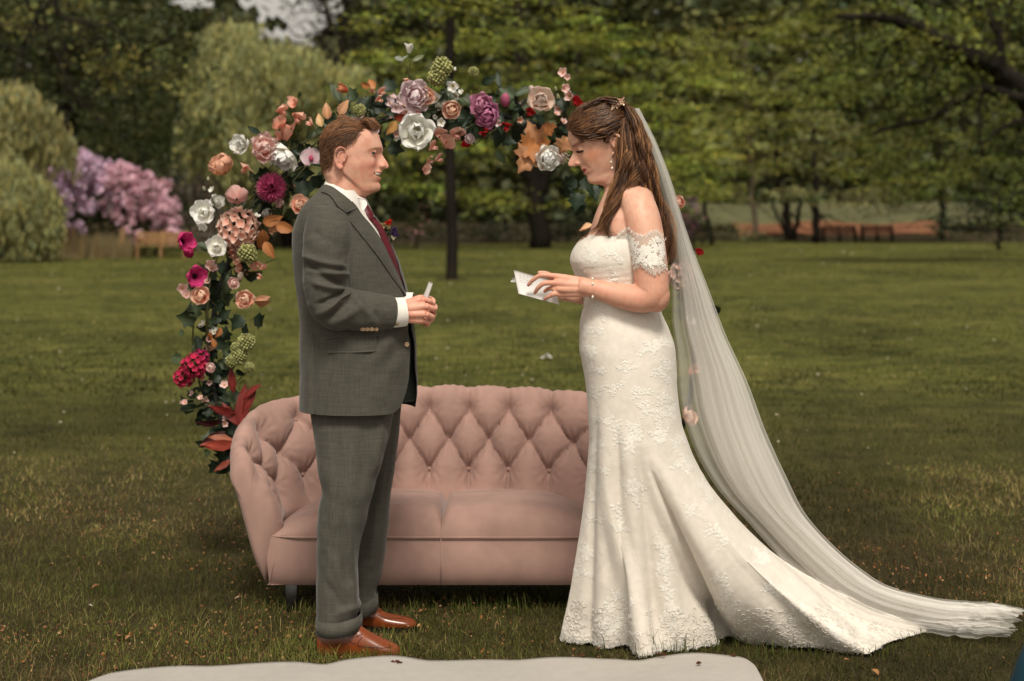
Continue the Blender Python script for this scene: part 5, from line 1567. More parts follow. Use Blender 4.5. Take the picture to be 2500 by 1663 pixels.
mixc((0.33, 0.145, 0.08), .42 * stub * (.5 + .8 * vn(a_ * .7 + 90, b_ * .7 + 90, 3)))
mixc((0.10, 0.018, 0.016), .95 * sst(1.2, -.2, np.abs(b_ - bb(427.8) - 4.2 * np.clip((l_ / .031) ** 2, 0, 1)) - 4.2 * (1 - np.clip(1 - (l_ / .031) ** 2, 0, 1)) * 0 - 3.4 * np.clip(1 - (l_ / .031) ** 2, 0, 1)) * (np.abs(l_) < .030) * (a_ > 46))
mixc((0.47, 0.14, 0.11), .8 * blob(66, bb(437.5), 0, 10, 3.2, .022) + .55 * blob(68, bb(420.5), 0, 8, 1.8, .022))
br = np.exp(-((b_ - (bb(364.5) + .26 * (a_ - 55) - .012 * (a_ - 55) ** 2)) / 2.2) ** 2) * sst(38, 46, a_) * (a_ < 76) * (np.abs(l_) > .012)
mixc((0.15, 0.06, 0.025), .9 * br)
mixc((0.40, 0.17, 0.11), .5 * np.exp(-((b_ - (bb(383.5) - .1 * (a_ - 50))) / 1.4) ** 2) * blob(50, bb(384), .035, 12, 9, .02))
hl_ = pch([-95, -64, -46, -40, -30, -14, -6, 14, 24, 36, 60, 68], [bb(434), bb(425), bb(417), bb(402), bb(376), bb(379), bb(368), bb(350), bb(333), bb(321), bb(319), bb(316)], np.clip(a_, -95, 68))
mixc((0.10, 0.045, 0.022), .85 * sst(-4, 14, b_ - hl_ + 5 * (vn(a_ * .5 + 90, b_ * .5 + 90, 5) - .5)))
mixc((0.20, 0.075, 0.05), .8 * blob(-10, bb(407), .078, 1.6, 1.6, .02))          # mole below the ear
hnd = (b_ < bb(690))
kk = np.zeros(len(X))
for q in kn:
    p_ = P(*q); kk = np.maximum(kk, np.exp(-((X - p_) ** 2).sum(1) / .010 ** 2))
sk[hnd] = sk[hnd] * np.array([1.0, .88, .86])
mixc((0.60, 0.22, 0.16), .45 * kk)
mixc((0.60, 0.22, 0.15), .45 * sst(.42, .8, vn(a_ * .10 + 200, b_ * .10 + 200, 7)))
mixc((0.42, 0.19, 0.12), .4 * (vn(a_ * 1.1 + 300, b_ * 1.1 + 300, 11) > .93))
paint(bo, sk)
# eyes, lashes, teeth
for sd in (1, -1):
    b = MB()
    t_ = np.linspace(0, 1, 14)
    aa = 43.5 + 17.5 * t_
    up = bb(375.2) + 2.7 * np.sin(np.pi * t_) ** .8 - .6 * t_; lo = bb(375.2) - 1.6 * np.sin(np.pi * t_) - .6 * t_
    def sp_(ax, bx_):
        # point on the lid bulge
        c0 = Hg.w(51, bb(375.5), sd * .0325)
        q = Hg.w(ax, bx_, sd * .0325)
        dx = (q[0] - c0[0]) / .0158; dz = (q[2] - c0[2]) / .0098
        q[1] = c0[1] - sd * .0131 * math.sqrt(max(.04, 1 - dx * dx - dz * dz)) - sd * .0004
        return q
    rows = np.array([[sp_(x, u_ * k + l2 * (1 - k)) for x, u_, l2 in zip(aa, up, lo)] for k in np.linspace(0, 1, 5)])
    cc = np.where((np.abs(np.tile(t_, (5, 1)) - .66) < .25)[..., None], np.array([.025, .028, .03]), np.array([.36, .31, .27]))
    b.grid(rows, col=cc.reshape(-1, 3))
    b.build('eye', M_eye, groom)
    b = MB(); b.tube([sp_(x, u_ + .3) for x, u_ in zip(aa, up)], np.interp(t_, [0, .5, 1], [.0008, .0016, .0012]), 6); b.build('eyelash', M_dark, groom)
b = MB()
def mouthpt(l, bz, push):
    return Hg.w(Hg.surf(bz, l) + push, bz, l)
b.grid(np.array([[mouthpt(q, z_ + 4.0 * (q / .031) ** 2, ph) for q in np.linspace(-.026, .026, 34)] for z_, ph in ((bb(423.4), -3.0), (bb(424.4), -2.6), (bb(427.2), -2.6), (bb(428.8), -3.2))]))
b.build('teeth', mat('teeth', (0.66, 0.60, 0.52), .4, .4), groom)
# --- hair: short sides, swept back longer top
hcol = lambda n, k=1.0: np.clip(np.array([0.140, 0.062, 0.027]) * k * (0.5 + 1.1 * rng.random((n, 1))) + np.array([0.15, 0.08, .035]) * (rng.random((n, 1)) < .22), 0, 1)
hb_ = MB()
cap_ = np.where(True, 1, 1)
# scalp cap following the skull, offset outwards
mask_top = 300; nbv, nsv = Gh.shape[:2]
hairline = pch([-95, -64, -46, -40, -30, -14, -6, 14, 24, 36, 60, 68], [bb(434), bb(425), bb(417), bb(402), bb(376), bb(379), bb(368), bb(350), bb(333), bb(321), bb(319), bb(316)], np.clip(ha, -95, 68))
inside = hb > hairline
nrmv = np.cross(np.gradient(Gh, axis=1), np.gradient(Gh, axis=0)); nrmv /= np.linalg.norm(nrmv, axis=2)[..., None] + 1e-9
cc0 = Hg.w(-10, 20, 0)
if ((Gh - cc0) * nrmv).sum(2).mean() < 0:
    nrmv = -nrmv
thick = np.clip((hb - hairline) / 30, 0, 1) * .003
capG = Gh + nrmv * thick[..., None]
fidx = grid_faces(nbv, nsv, True)
fk = (hb > hairline + 9).reshape(-1)[fidx].all(1)
Vc = capG.reshape(-1, 3)
hb_.add(Vc, fidx[fk], col=np.tile(np.array([0.062, 0.026, 0.011]), (len(Vc), 1)))
ii = np.argwhere(inside)
def grow(idx, K, Lf, dirf, lift):
    p = capG[idx[:, 0], idx[:, 1]]; n = nrmv[idx[:, 0], idx[:, 1]]
    out = [p - n * .002]
    cur = p.copy()
    for k in range(1, K):
        d = dirf(cur, n, k / (K - 1))
        cur = cur + d * (Lf / (K - 1))[:, None]
        out.append(cur + n * lift(k / (K - 1))[:, None] if callable(lift) else cur)
    return np.stack(out, 1)
sel = ii[rng.integers(0, len(ii), 8500)]
sel = sel[(ha[sel[:, 0], sel[:, 1]] < 60)]
hv = hb[sel[:, 0], sel[:, 1]]; av = ha[sel[:, 0], sel[:, 1]]
side = hv < bb(328) + rng.normal(0, 3, len(hv))
# sides: short, lying back and down
s1 = sel[side]
dn = np.array([-.55, 0, -.75])
C1 = grow(s1, 4, np.clip((hb - hairline)[s1[:, 0], s1[:, 1]] * .0004 + .007, .006, .02), lambda c, n, t: dn - n * (n @ dn)[:, None] + n * .25, lambda t: np.zeros(len(s1)))
fadeb = np.clip((hb - hairline)[s1[:, 0], s1[:, 1]] / 36, .0, 1)
strands(hb_, C1, .0006, 3, hcol(len(s1), .8) * (.75 + .25 * fadeb[:, None]) + (1 - fadeb[:, None]) * np.array([.10, .045, .02]))
# top: long, swept up and back with a quiff at the front
s2 = sel[~side]
s2 = np.vstack([s2, s2, s2])
s2 = s2[rng.permutation(len(s2))[:2700]]
a2 = ha[s2[:, 0], s2[:, 1]]; l2 = hl[s2[:, 0], s2[:, 1]]
L2 = .022 + .012 * sst(-60, -10, a2) + .022 * sst(0, 50, a2) + .012 * rng.random(len(s2))
wave = rng.random(len(s2)) * .5 + 6 * vn(l2 * 60 + 50, a2 * .03 + 9, 4)
def d2(c, n, t):
    base = np.stack([-.95 + 0 * a2, -.12 * np.ones_like(a2) + .2 * np.sin(wave), .10 - .35 * t - 1.3 * sst(25, -45, a2) * t + .35 * sst(10, 55, a2) * (1 - t)], -1)
    bn = (base * n).sum(1)[:, None]; d = base - n * bn * np.where(bn > 0, .92, .9)
    d = d + n * ((.20 * (1 - t) + .16 * sst(10, 60, a2) * (1 - t) - .24 * t)[:, None])
    return d / np.linalg.norm(d, axis=1)[:, None]
C2 = grow(s2, 8, L2, d2, lambda t: np.zeros(len(s2)))
C2 += rng.normal(0, .0012, (len(s2), 1, 3))
strands(hb_, C2, .00085, 3, hcol(len(s2), 1.25))
# forelock hanging over the forehead edge
fr_ = []
for k in range(420):
    l0 = rng.uniform(-.05, .055)
    t = np.linspace(0, 1, 8)
    a0 = 30 + rng.normal(0, 6); b0 = bb(299) + rng.normal(0, 3)
    tip = 66 + rng.normal(0, 3.5) - abs(l0) * 240
    aa = a0 + (tip - a0) * t
    bz = b0 + 8 * np.sin(np.pi * t * .8) - (14 + 12 * rng.random()) * t ** 2.2
    fr_.append(Hg.w(aa, bz, l0 * (1 + .1 * t)))
strands(hb_, np.array(fr_), .00085, 3, hcol(420, 1.25))
hb_.build('hair', M_hair, groom)

# --- jacket
PHI = R(15)
JR = [(436, 800, 862, .062), (452, 789, 874, .080), (470, 777, 884, .115), (490, 757, 896, .155), (512, 741, 906, .185), (535, 730, 918, .198), (570, 720, 942, .205), (620, 719, 966, .207), (670, 723, 982, .204), (720, 728, 996, .200), (790, 734, 1009, .200), (850, 736, 1016, .204), (900, 736, 1018, .208), (950, 735, 1018, .212), (998, 735, 1013, .214)]
jr = sr(JR, 110)
NSJ = 180
def jring(r, psi, k=1.0):
    L = P(r[1], r[0], GY0); Q = P(r[2], r[0], GY0)
    xc = (L[0] + Q[0]) / 2; hx = (Q[0] - L[0]) / 2 * k; B = r[3] * k
    A = math.sqrt(max(hx * hx - (B * math.sin(PHI)) ** 2, (.5 * hx) ** 2)) / math.cos(PHI)
    co, si = np.cos(psi), np.sin(psi)
    a = A * np.sign(co) * np.abs(co) ** .92; l = B * np.sign(si) * np.abs(si) ** .92
    return np.stack([xc + a * math.cos(PHI) - l * math.sin(PHI), GY0 - a * math.sin(PHI) - l * math.cos(PHI), L[2] + 0 * psi], -1)
edge_px = pch([436, 491, 523, 556, 600, 640, 680, 716, 760, 841, 854, 894, 937, 965, 985, 998], [838, 863, 884, 912, 940, 955, 975, 993, 1003, 1003, 1002, 1001, 995, 987, 976, 958], jr[:, 0])
ps = np.linspace(0, R(100), 200)
GJ = []; full = []
for r, ex in zip(jr, edge_px):
    ring = jring(r, ps); pxs = ring[:, 0] / ring[:, 1] * F + 1250
    j = np.argmin(np.abs(pxs - ex) + (ps < .06) * 3)
    p0 = max(ps[j], .05)
    pf = max(.10, p0 * .72) if r[0] > 720 else max(.10, p0 * .9)
    GJ.append(jring(r, np.linspace(p0, 2 * np.pi - pf, NSJ)))
    full.append(jring(r, np.linspace(0, 2 * np.pi, NSJ, endpoint=False)))
GJ = np.array(GJ); full = np.array(full)
# soft drape: hollow under the arm, folds towards the buttoning point, flare at the hem
zz_ = GJ[..., 2]; pyg = jr[:, 0][:, None] + 0 * zz_
pxg = GJ[..., 0] / GJ[..., 1] * F + 1250
cen_ = np.array([GC[0], GY0, 0])
nj = GJ - cen_; nj[..., 2] = 0; nj /= np.linalg.norm(nj, axis=2)[..., None]
dj = .004 * np.sin((pxg - 0.35 * (pyg - 840)) * .055) * np.exp(-((pyg - 800) / 90) ** 2) + .0055 * np.sin((pxg + .8 * (pyg - 841) - 993) * .085) * np.exp(-((pxg - 950) / 60) ** 2 - ((pyg - 830) / 70) ** 2) + .007 * (fbm(pxg * .02, pyg * .012, 6) - .5) + .003 * (fbm(pxg * .05, pyg * .03, 16) - .5)
dj += -.010 * np.exp(-((pxg - 764) / 4) ** 2) * sst(800, 850, pyg)           # side vent
dj += .004 * np.exp(-((pxg - 752) / 10) ** 2) * sst(830, 860, pyg)
dj += -.0025 * np.exp(-((pxg - 838) / 2.0) ** 2) * sst(865, 880, pyg)          # front dart seam
GJ = GJ + nj * dj[..., None]
px_j = GJ[..., 0] / GJ[..., 1] * F + 1250
okj = (pyg > 450 + (px_j - 794) * .62) | (pyg > 560)
fj = grid_faces(*GJ.shape[:2]); fj = fj[okj.reshape(-1)[fj].all(1)]
inner = GJ - nj * .004
jacket = mk('jacket', GJ.reshape(-1, 3), [fj], M_suit, groom)
mk('jacket_lining', inner.reshape(-1, 3), [fj[:, ::-1]], M_lining, groom)
jbvh = bvh_of(np.vstack([full.reshape(-1, 3)]), [grid_faces(len(jr), NSJ, True)])
def strip(outer, inner_, n=36, m=9, lift=.006, bulge=.004, bv=None):
    o = cr(np.c_[outer, np.zeros(len(outer))], n)[:, :2]; i_ = cr(np.c_[inner_, np.zeros(len(inner_))], n)[:, :2]
    G = []
    for k in range(n):
        row = []
        for t in np.linspace(0, 1, m):
            q = o[k] * (1 - t) + i_[k] * t
            row.append(onto(bv or jbvh, q[0], q[1], lift + bulge * math.sin(math.pi * t)))
        G.append(row)
    return np.array(G)
# lapels and collar of the near side
lap_o = [(845, 528), (864, 551), (885, 577), (907, 604), (930, 634), (952, 667), (973, 697), (990, 722)]
lap_i = [(872, 505), (884, 523), (898, 540), (912, 557), (934, 590), (950, 622), (970, 664), (994, 722)]
patch(strip(lap_o, lap_i, lift=.009, bulge=.006), .006).build('lapel', M_suit, groom)
col_o = [(783, 468), (798, 472), (812, 484), (826, 504), (846, 519)]
col_i = [(795, 450), (812, 456), (832, 470), (852, 486), (874, 507)]
patch(strip(col_o, col_i, lift=.012, bulge=.008), .006).build('collar', M_suit, groom)
# dark shadow gap is real depth: notch left open between collar and lapel
# far lapel
fl_o = [(929, 560), (940, 580), (952, 606), (964, 640), (974, 668)]
fl_i = [(912, 545), (922, 566), (936, 595), (950, 628), (966, 664)]
G = np.array([[P(*(np.array(o_) * (1 - t) + np.array(i_) * t), 5.985 + .012 * t) for t in np.linspace(0, 1, 6)] for o_, i_ in zip(cr(np.c_[fl_o, np.zeros(5)], 20)[:, :2], cr(np.c_[fl_i, np.zeros(5)], 20)[:, :2])])
patch(G, .006).build('lapel', M_suit, groom)
# far front hanging open below the button, its dark lining towards the viewer
fo = [(1004, 770), (1012, 800), (1017, 866), (1018.5, 930), (1016, 965), (1009, 980)]; fi = [(985, 770), (985, 800), (984, 866), (980, 930), (975, 965), (970, 986)]
G = np.array([[P(*(np.array(o_) * (1 - t) + np.array(i_) * t), 5.955 + .03 * (1 - t) ** 2) for t in np.linspace(0, 1, 8)] for o_, i_ in zip(cr(np.c_[fo, np.zeros(6)], 26)[:, :2], cr(np.c_[fi, np.zeros(6)], 26)[:, :2])])
patch(G, .005).build('jacket_front', M_lining, groom)
# pocket flap, buttons, seams
patch(strip([(797, 828), (860, 823), (921, 822)], [(801, 862), (860, 861), (917, 858)], 26, 8, .004, .0012), .004).build('pocket_flap', M_suit, groom)
MB().tube([onto(jbvh, x, y, .010) for x, y in cr([(794, 827, 0), (860, 821.5, 0), (922, 820.5, 0)], 24)[:, :2]], .0022, 6).build('pocket_welt', M_suit, groom)
bq_ = MB(); bq_.tube([(0, 0, 0), (0, 0, .0018), (0, 0, .0026), (0, 0, .0019)], [.0098, .0100, .0092, .006], 20); pass
bmesh_btn = mesh('button', np.vstack(bq_.v), bq_.f); bmesh_btn.materials.append(M_horn)
def button(p, s=1.0, d=(0, -1, .1)):
    o = link('button', bmesh_btn, groom); o.location = Vector(p) - wloc(groom); o.scale = (s, s, s)
    o.rotation_euler = Matrix(facing(d, 0).tolist()).to_euler()
button(onto(jbvh, 993, 841, .006), .85, (.45, -1, 0))
# --- near sleeve
arm_c = cr(np.array([P(806, 530, 5.835), P(799, 580, 5.775), P(796, 640, 5.752), P(797, 700, 5.737), P(812, 748, 5.735), P(850, 756, 5.742), P(900, 760, 5.758), P(955, 764, 5.795)]), 120)
ts = np.linspace(0, 1, 120)
rs = np.interp(ts, [0, .06, .18, .40, .55, .64, .72, .85, 1], [.062, .080, .082, .078, .074, .072, .070, .067, .058])
SG = tube(arm_c, rs, 64, up=(0, -1, 0))
ths_ = np.linspace(0, 2 * np.pi, 64, endpoint=False)
px_s = SG[..., 0] / SG[..., 1] * F + 1250; py_s = YH - (SG[..., 2] - HC) / SG[..., 1] * F
ns_ = SG - arm_c[:, None]; ns_ /= np.linalg.norm(ns_, axis=2)[..., None]
def fold(p0, p1, w, amp):
    p0, p1 = np.array(p0, float), np.array(p1, float); d = p1 - p0; L = np.linalg.norm(d); d /= L
    x = (px_s - p0[0]) * d[0] + (py_s - p0[1]) * d[1]; y = -(px_s - p0[0]) * d[1] + (py_s - p0[1]) * d[0]
    y = y - 5 * np.sin(np.clip(x / L, 0, 1) * 3.0)
    return amp * np.exp(-(y / w) ** 2) * sst(-8, 14, x) * sst(L + 10, L - 20, x) * (ns_[..., 1] < .3)
ds = fold((742, 625), (842, 650), 7, .009) + fold((748, 645), (850, 700), 8, -.007) + fold((752, 660), (852, 668), 6, .006) + fold((765, 690), (852, 706), 6, .008) + fold((775, 770), (855, 708), 6, .009) + fold((790, 780), (870, 715), 6, -.006) + fold((770, 745), (850, 700), 6, -.006) + fold((860, 712), (905, 770), 8, .005) + fold((890, 725), (930, 785), 8, -.004) + fold((760, 560), (835, 600), 10, -.003) + fold((800, 795), (890, 740), 9, .004)
ds += .005 * (fbm(px_s * .03, py_s * .03, 8) - .5)
SG = SG + ns_ * (2.1 * ds)[..., None]
MB().grid(SG, wrap=True, cap=False).grid(np.array([SG[-1], arm_c[-1] + (SG[-1] - arm_c[-1]) * .9 + (arm_c[-2] - arm_c[-1]) * 3]), wrap=True).grid(np.array([SG[0], np.repeat(SG[0].mean(0)[None] + [0, .02, .015], 64, 0)]), wrap=True).build('sleeve', M_suit, groom)
# far sleeve, mostly hidden behind the trunk
MB().tube(cr(B_[:4] + 0, 40), np.interp(np.linspace(0, 1, 40), [0, .5, 1], [.075, .068, .055]), 24).build('sleeve', M_suit, groom)
sbvh = bvh_of(SG.reshape(-1, 3), [grid_faces(120, 64, True)])
for x in (885.5, 896, 907, 918):
    button(onto(sbvh, x, 803.5, .003), .82, (0, -.8, -.45))
# shirt cuffs
cq = cr(np.array([P(945, 763, 5.79), P(970, 763, 5.80), P(988, 761, 5.808)]), 16)
Cg = tube(cq, np.interp(np.linspace(0, 1, 16), [0, 1], [.0525, .0495]), 40, up=(0, -1, 0))
MB().grid(Cg, wrap=True).grid((Cg - cq[:, None])[::-1] * .955 + cq[::-1, None], wrap=True).grid(np.array([Cg[-1], cq[-1] + (Cg[-1] - cq[-1]) * .955]), wrap=True).build('shirt_cuff', M_white, groom)
cbv = bvh_of(Cg.reshape(-1, 3), [grid_faces(16, 40, True)])
p_ = onto(cbv, 969, 792, .003); MB().box(p_, (.006, .003, .0035)).tube([p_ + [0, .003, 0], p_ + [0, .01, 0]], .002, 6).build('cufflink', M_brass, groom)
cf = cr(np.array([P(975, 742, 5.93), P(1010, 742, 5.925)]), 6); MB().tube(cf, .040, 28, cap=False).build('shirt_cuff', M_white, groom)

# --- shirt, collar, tie, waistcoat
sh = np.array([jring(r, np.linspace(0, 2 * np.pi, 90, endpoint=False), .955) for r in sr(JR[:10], 40)])
SB = MB().grid(sh[4:34], wrap=True); SB.build('shirt', M_white, groom)
vb = []
for r in sr([q for q in JR if 500 < q[0] < 960], 40):
    vb.append(jring(r, np.linspace(-R(100), R(100), 90), .968))
vb = np.array(vb); vk = []
for i_, r in enumerate(vb):
    vk.append(r)
WV = np.array(vk)
# waistcoat opens in a V: keep only what lies outside it
ps_ = np.linspace(-100, 100, 90); pyv = np.linspace(512, 950, 40)
keepv = (pyv < 735)[:, None] & (np.abs(ps_)[None, :] > np.clip((640 - pyv) / 100, 0, 1)[:, None] * 24)
fv = grid_faces(40, 90); fv = fv[keepv.reshape(-1)[fv].all(1)]
mk('waistcoat', WV.reshape(-1, 3), [fv], M_vest, groom)
svb = bvh_of(sh.reshape(-1, 3), [grid_faces(40, 90, True)])
def front_line(py, k=1.0, lift=0.0):
    r = sr(JR, 110); i_ = np.argmin(np.abs(r[:, 0] - py)); p = jring(r[i_], np.array([0.0]), k)[0]
    return p + np.array([math.cos(PHI), -math.sin(PHI), 0]) * lift
lat = np.array([-math.sin(PHI), -math.cos(PHI), 0])
rows = []
for py, hw, lf in ((536, .021, .018), (556, .020, .022), (580, .027, .016), (620, .034, .012), (660, .038, .008), (720, .042, .004), (780, .044, .0)):
    c = front_line(py, .965, lf)
    rows.append([c + lat * hw * t - np.array([math.cos(PHI), -math.sin(PHI), 0]) * .012 * t * t for t in np.linspace(-1, 1, 11)])
T_ = np.array(rows); T_ = np.stack([cr(T_[:, j], 40) for j in range(11)], 1)
patch(T_, .006).build('tie', M_tie, groom)
kc = P(893, 529, GY0 - .045); kb = MB()
kb.grid(np.array([[P(883, 505, 5.925) + o_ * .75 for o_ in np.array([lat * c_ * .022 + np.array([math.cos(PHI), -math.sin(PHI), 0]) * s_ * .013 for c_, s_ in zip(np.cos(np.linspace(0, 6.283, 20, False)), np.sin(np.linspace(0, 6.283, 20, False)))])]] ).reshape(1, 20, 3).repeat(1, 0), wrap=True) if False else None
kn0, kn1 = P(887, 508, 5.93), P(902, 541, 5.918)
kb.tube(cr(np.array([kn0, (kn0 + kn1) / 2, kn1, kn1 + [0.004, 0, -.008]]), 12), np.interp(np.linspace(0, 1, 12), [0, .5, .85, 1], [.020, .024, .020, .012]), 20)
kb.build('tie_knot', M_tie, groom)
# standing shirt collar
th = np.linspace(0, 2 * np.pi, 72, endpoint=False)
def cring(lx, ly, rx, ry, hw, Yc=GY0):
    L, Q = P(lx, ly, Yc), P(rx, ry, Yc); c = (L + Q) / 2; d = (Q - L) / 2
    return c + np.cos(th)[:, None] * d - np.sin(th)[:, None] * np.array([0, hw, 0])
top = cring(795, 440, 893, 486, .066); mid = cring(791, 452, 897, 505, .073); bot = cring(786, 468, 893, 524, .082)
gapm = np.cos(th) < .975
CG = np.array([top - (top - top.mean(0)) * .03, top, mid, bot])
fc = grid_faces(4, 72, True); fc = fc[np.tile(gapm, 4)[fc].all(1)]
mk('shirt_collar', CG.reshape(-1, 3), [fc], M_white, groom)
# collar point on the near side
cp = np.array([[P(866, 481, 5.885), P(893, 488, 5.925)], [P(872, 500, 5.872), P(896, 500, 5.918)], [P(880, 521, 5.875), P(884, 521, 5.883)]])
patch(np.stack([cr(cp[:, j], 12) for j in (0, 1)], 1), .003).build('collar_point', M_white, groom)

# --- trousers
def leg(rows, Yc, name, folds, n=110, ns=56):
    r = sr(rows, n); G = hring(r, Yc, ns, .88)
    px = G[..., 0] / G[..., 1] * F + 1250; py = r[:, 0][:, None] + 0 * px
    c = G.mean(1)[:, None]; nn = G - c; nn[..., 2] = 0; nn /= np.linalg.norm(nn, axis=2)[..., None] + 1e-9
    d = .010 * (fbm(px * .018, py * .010, 4) - .5) + .003 * (fbm(px * .05, py * .02, 14) - .5)
    for x0, y0, x1, y1, w, a in folds:
        t = np.clip((py - y0) / (y1 - y0), 0, 1); xx = x0 + (x1 - x0) * t
        d += a * np.exp(-((px - xx) / w) ** 2) * sst(y0 - 20, y0 + 30, py) * sst(y1 + 15, y1 - 25, py) * (nn[..., 1] < .4)
    return G + nn * (1.35 * d)[..., None]
lg = leg([(930, 750, 968, .125, 5.905), (1000, 756, 962, .122, 5.895), (1055, 765, 950, .12, 5.88), (1100, 771, 940, .116, 5.87), (1141, 776, 928, .112, 5.86), (1200, 783, 912, .106, 5.85), (1235, 778, 902, .10, 5.85), (1294, 774, 888, .095, 5.85), (1341, 773, 878, .092, 5.85), (1400, 772, 872, .089, 5.85), (1450, 772, 877, .087, 5.85), (1500, 772, 880, .087, 5.85), (1522, 773, 882, .088, 5.85)], 5.845, 'l', [(830, 940, 820, 1250, 3, -.004), (935, 990, 915, 1150, 9, .008), (900, 960, 880, 1200, 14, -.006), (816, 960, 812, 1500, 2.5, -.005), (850, 1240, 866, 1480, 9, .007), (835, 1250, 845, 1420, 8, -.008), (800, 1330, 850, 1440, 9, .006), (790, 1400, 845, 1480, 8, -.006), (790, 1180, 800, 1300, 10, -.005)])
lp = lg.copy()
pyl = np.linspace(930, 1530, 110)[:, None]; pxl = lg[..., 0] / lg[..., 1] * F + 1250
# break of the cloth above the shoe
wv_ = np.exp(-((pyl - 1498 + .16 * (pxl - 850) + 14 * np.sin((pxl - 800) * .03)) / 8) ** 2) * sst(805, 835, pxl)
cl = lg.mean(1)[:, None]; nl = lg - cl; nl[..., 2] = 0; nl /= np.linalg.norm(nl, axis=2)[..., None]
lg = lg + nl * (.008 * wv_ - .008 * np.roll(wv_, 5, 0))[..., None]
MB().grid(lg, wrap=True).build('trouser_leg', M_suit, groom)
fg = leg([(930, 790, 990, .105, 6.03), (1000, 800, 979, .108, 6.045), (1072, 812, 974, .115, 6.10), (1128, 818, 966, .11, 6.11), (1213, 822, 953, .10, 6.13), (1299, 826, 944, .094, 6.14), (1363, 832, 936, .09, 6.15), (1405, 838, 929, .086, 6.15), (1440, 848, 918, .084, 6.15), (1470, 858, 920, .084, 6.15)], 6.12, 'f', [(950, 980, 905, 1380, 7, .007), (930, 1000, 890, 1380, 6, -.006)])
MB().grid(fg, wrap=True).build('trouser_leg', M_suit, groom)
def turnup(xl, xr, yt, yb, slope, Yc, hw, flare=1.0):
    rows = []
    for py, k in ((yt + 3, .93), (yt, 1.012), ((yt + yb) / 2, 1.022), (yb, 1.025 * flare), (yb, .975 * flare)):
        cx = (xl + xr) / 2; h = (xr - xl) / 2 * k
        t = np.linspace(0, 2 * np.pi, 56, endpoint=False)
        pxx = cx + h * np.sign(np.cos(t)) * np.abs(np.cos(t)) ** .88
        pts = P(pxx, py + slope * (pxx - cx) - 6 * np.abs((pxx - cx) / h) ** 2 * np.sign(1) + 0 * t, Yc)
        pts[:, 1] = Yc - hw * k * np.sign(np.sin(t)) * np.abs(np.sin(t)) ** .88
        rows.append(pts)
    return MB().grid(np.array(rows), wrap=True).build('turn_up', M_suit, groom)
turnup(772, 883, 1506, 1543, -.10, 5.845, .090)
turnup(858, 922, 1460, 1496, -.22, 6.15, .086, 1.03)

# --- shoes
def shoe(st, Yc, yaw=0.0):
    st = np.array(st, float)
    n = 60; xs_ = np.linspace(0, 1, n); q = pch(np.linspace(0, 1, len(st)), st, xs_)
    t = np.linspace(0, 2 * np.pi, 40, endpoint=False)
    G = []; SO = []
    for x, yt, yb, hw in q:
        zt = P(x, yt, Yc)[2]; zb = P(x, yb, Yc)[2]; X0 = P(x, 0, Yc)[0]
        c, s_ = np.cos(t), np.sin(t)
        zc = zb + (zt - zb) * .42
        z = zc + np.where(s_ > 0, (zt - zc) * np.abs(s_) ** .9, -(zc - zb) * np.abs(s_) ** .5)
        l = hw * np.sign(c) * np.abs(c) ** np.where(s_ > 0, 1.15, .45)
        yy = Yc + l + yaw * (x - st[0, 0]) / F * Yc
        G.append(np.stack([X0 + 0 * t, yy, z], -1))
        SO.append([(X0, Yc + yaw * (x - st[0, 0]) / F * Yc, zb, hw)])
    G = np.array(G)
    MB().grid(G, wrap=True, cap=True).build('shoe', M_leather, groom)
    b = MB(); rows = []
    for (r,) in SO:
        x0, yc, zb, hw = r; hw = hw * 1.04 + .002
        rows.append([(x0, yc - hw, zb + .004), (x0, yc + hw, zb + .004), (x0, yc + hw * .98, zb - .010), (x0, yc - hw * .98, zb - .010)])
    b.grid(np.array(rows), wrap=True, cap=True); b.build('sole', M_sole, groom, False)
    return G, bvh_of(G.reshape(-1, 3), [grid_faces(n, 40, True)])
near = [(774, 1556, 1588, .012), (776, 1540, 1594, .026), (788, 1528, 1598, .034), (812, 1520, 1601, .036), (845, 1518, 1603, .036), (878, 1527, 1604, .038), (900, 1541, 1605, .041), (930, 1557, 1606, .044), (955, 1569, 1606, .043), (970, 1577, 1605, .035), (978, 1587, 1603, .020), (980, 1593, 1600, .008)]
g1, sb1 = shoe(near, 5.82, .02)
far = [(868, 1500, 1520, .012), (871, 1492, 1524, .026), (880, 1480, 1527, .034), (898, 1474, 1529, .036), (915, 1478, 1530, .036), (928, 1486, 1531, .038), (944, 1497, 1532, .041), (968, 1502, 1532, .043), (992, 1507, 1531, .042), (1008, 1512, 1530, .034), (1016, 1518, 1528, .018), (1018, 1522, 1526, .008)]
g2, sb2 = shoe(far, 6.15, .02)
def seam(bv, pts, r=.0011, nm='shoe_seam', m=None):
    c = cr(np.c_[pts, np.zeros(len(pts))], 24)[:, :2]
    MB().tube([onto(bv, x, y, .0008, 5.8) for x, y in c], r, 6).build(nm, m or M_sole, groom)
seam(sb1, [(848, 1551), (853, 1557), (861, 1554), (862, 1547), (855, 1546), (848, 1551)], .0009, 'lace')
for x in (874, 879, 884):
    seam(sb1, [(x, 1552 - (x - 874) * .5), (x - 4, 1556 - (x - 874) * .5)], .0012, 'lace')
seam(sb1, [(884, 1555), (872, 1573), (880, 1578), (910, 1581), (940, 1582), (958, 1578)], .0010)
seam(sb1, [(855, 1565), (860, 1570), (868, 1572)], .0008)
seam(sb2, [(915, 1490), (921, 1500), (930, 1505), (950, 1509), (985, 1510)], .0010)
seam(sb2, [(918, 1488), (924, 1492), (930, 1494)], .0012, 'lace'); seam(sb2, [(921, 1485), (927, 1489), (933, 1491)], .0012, 'lace')

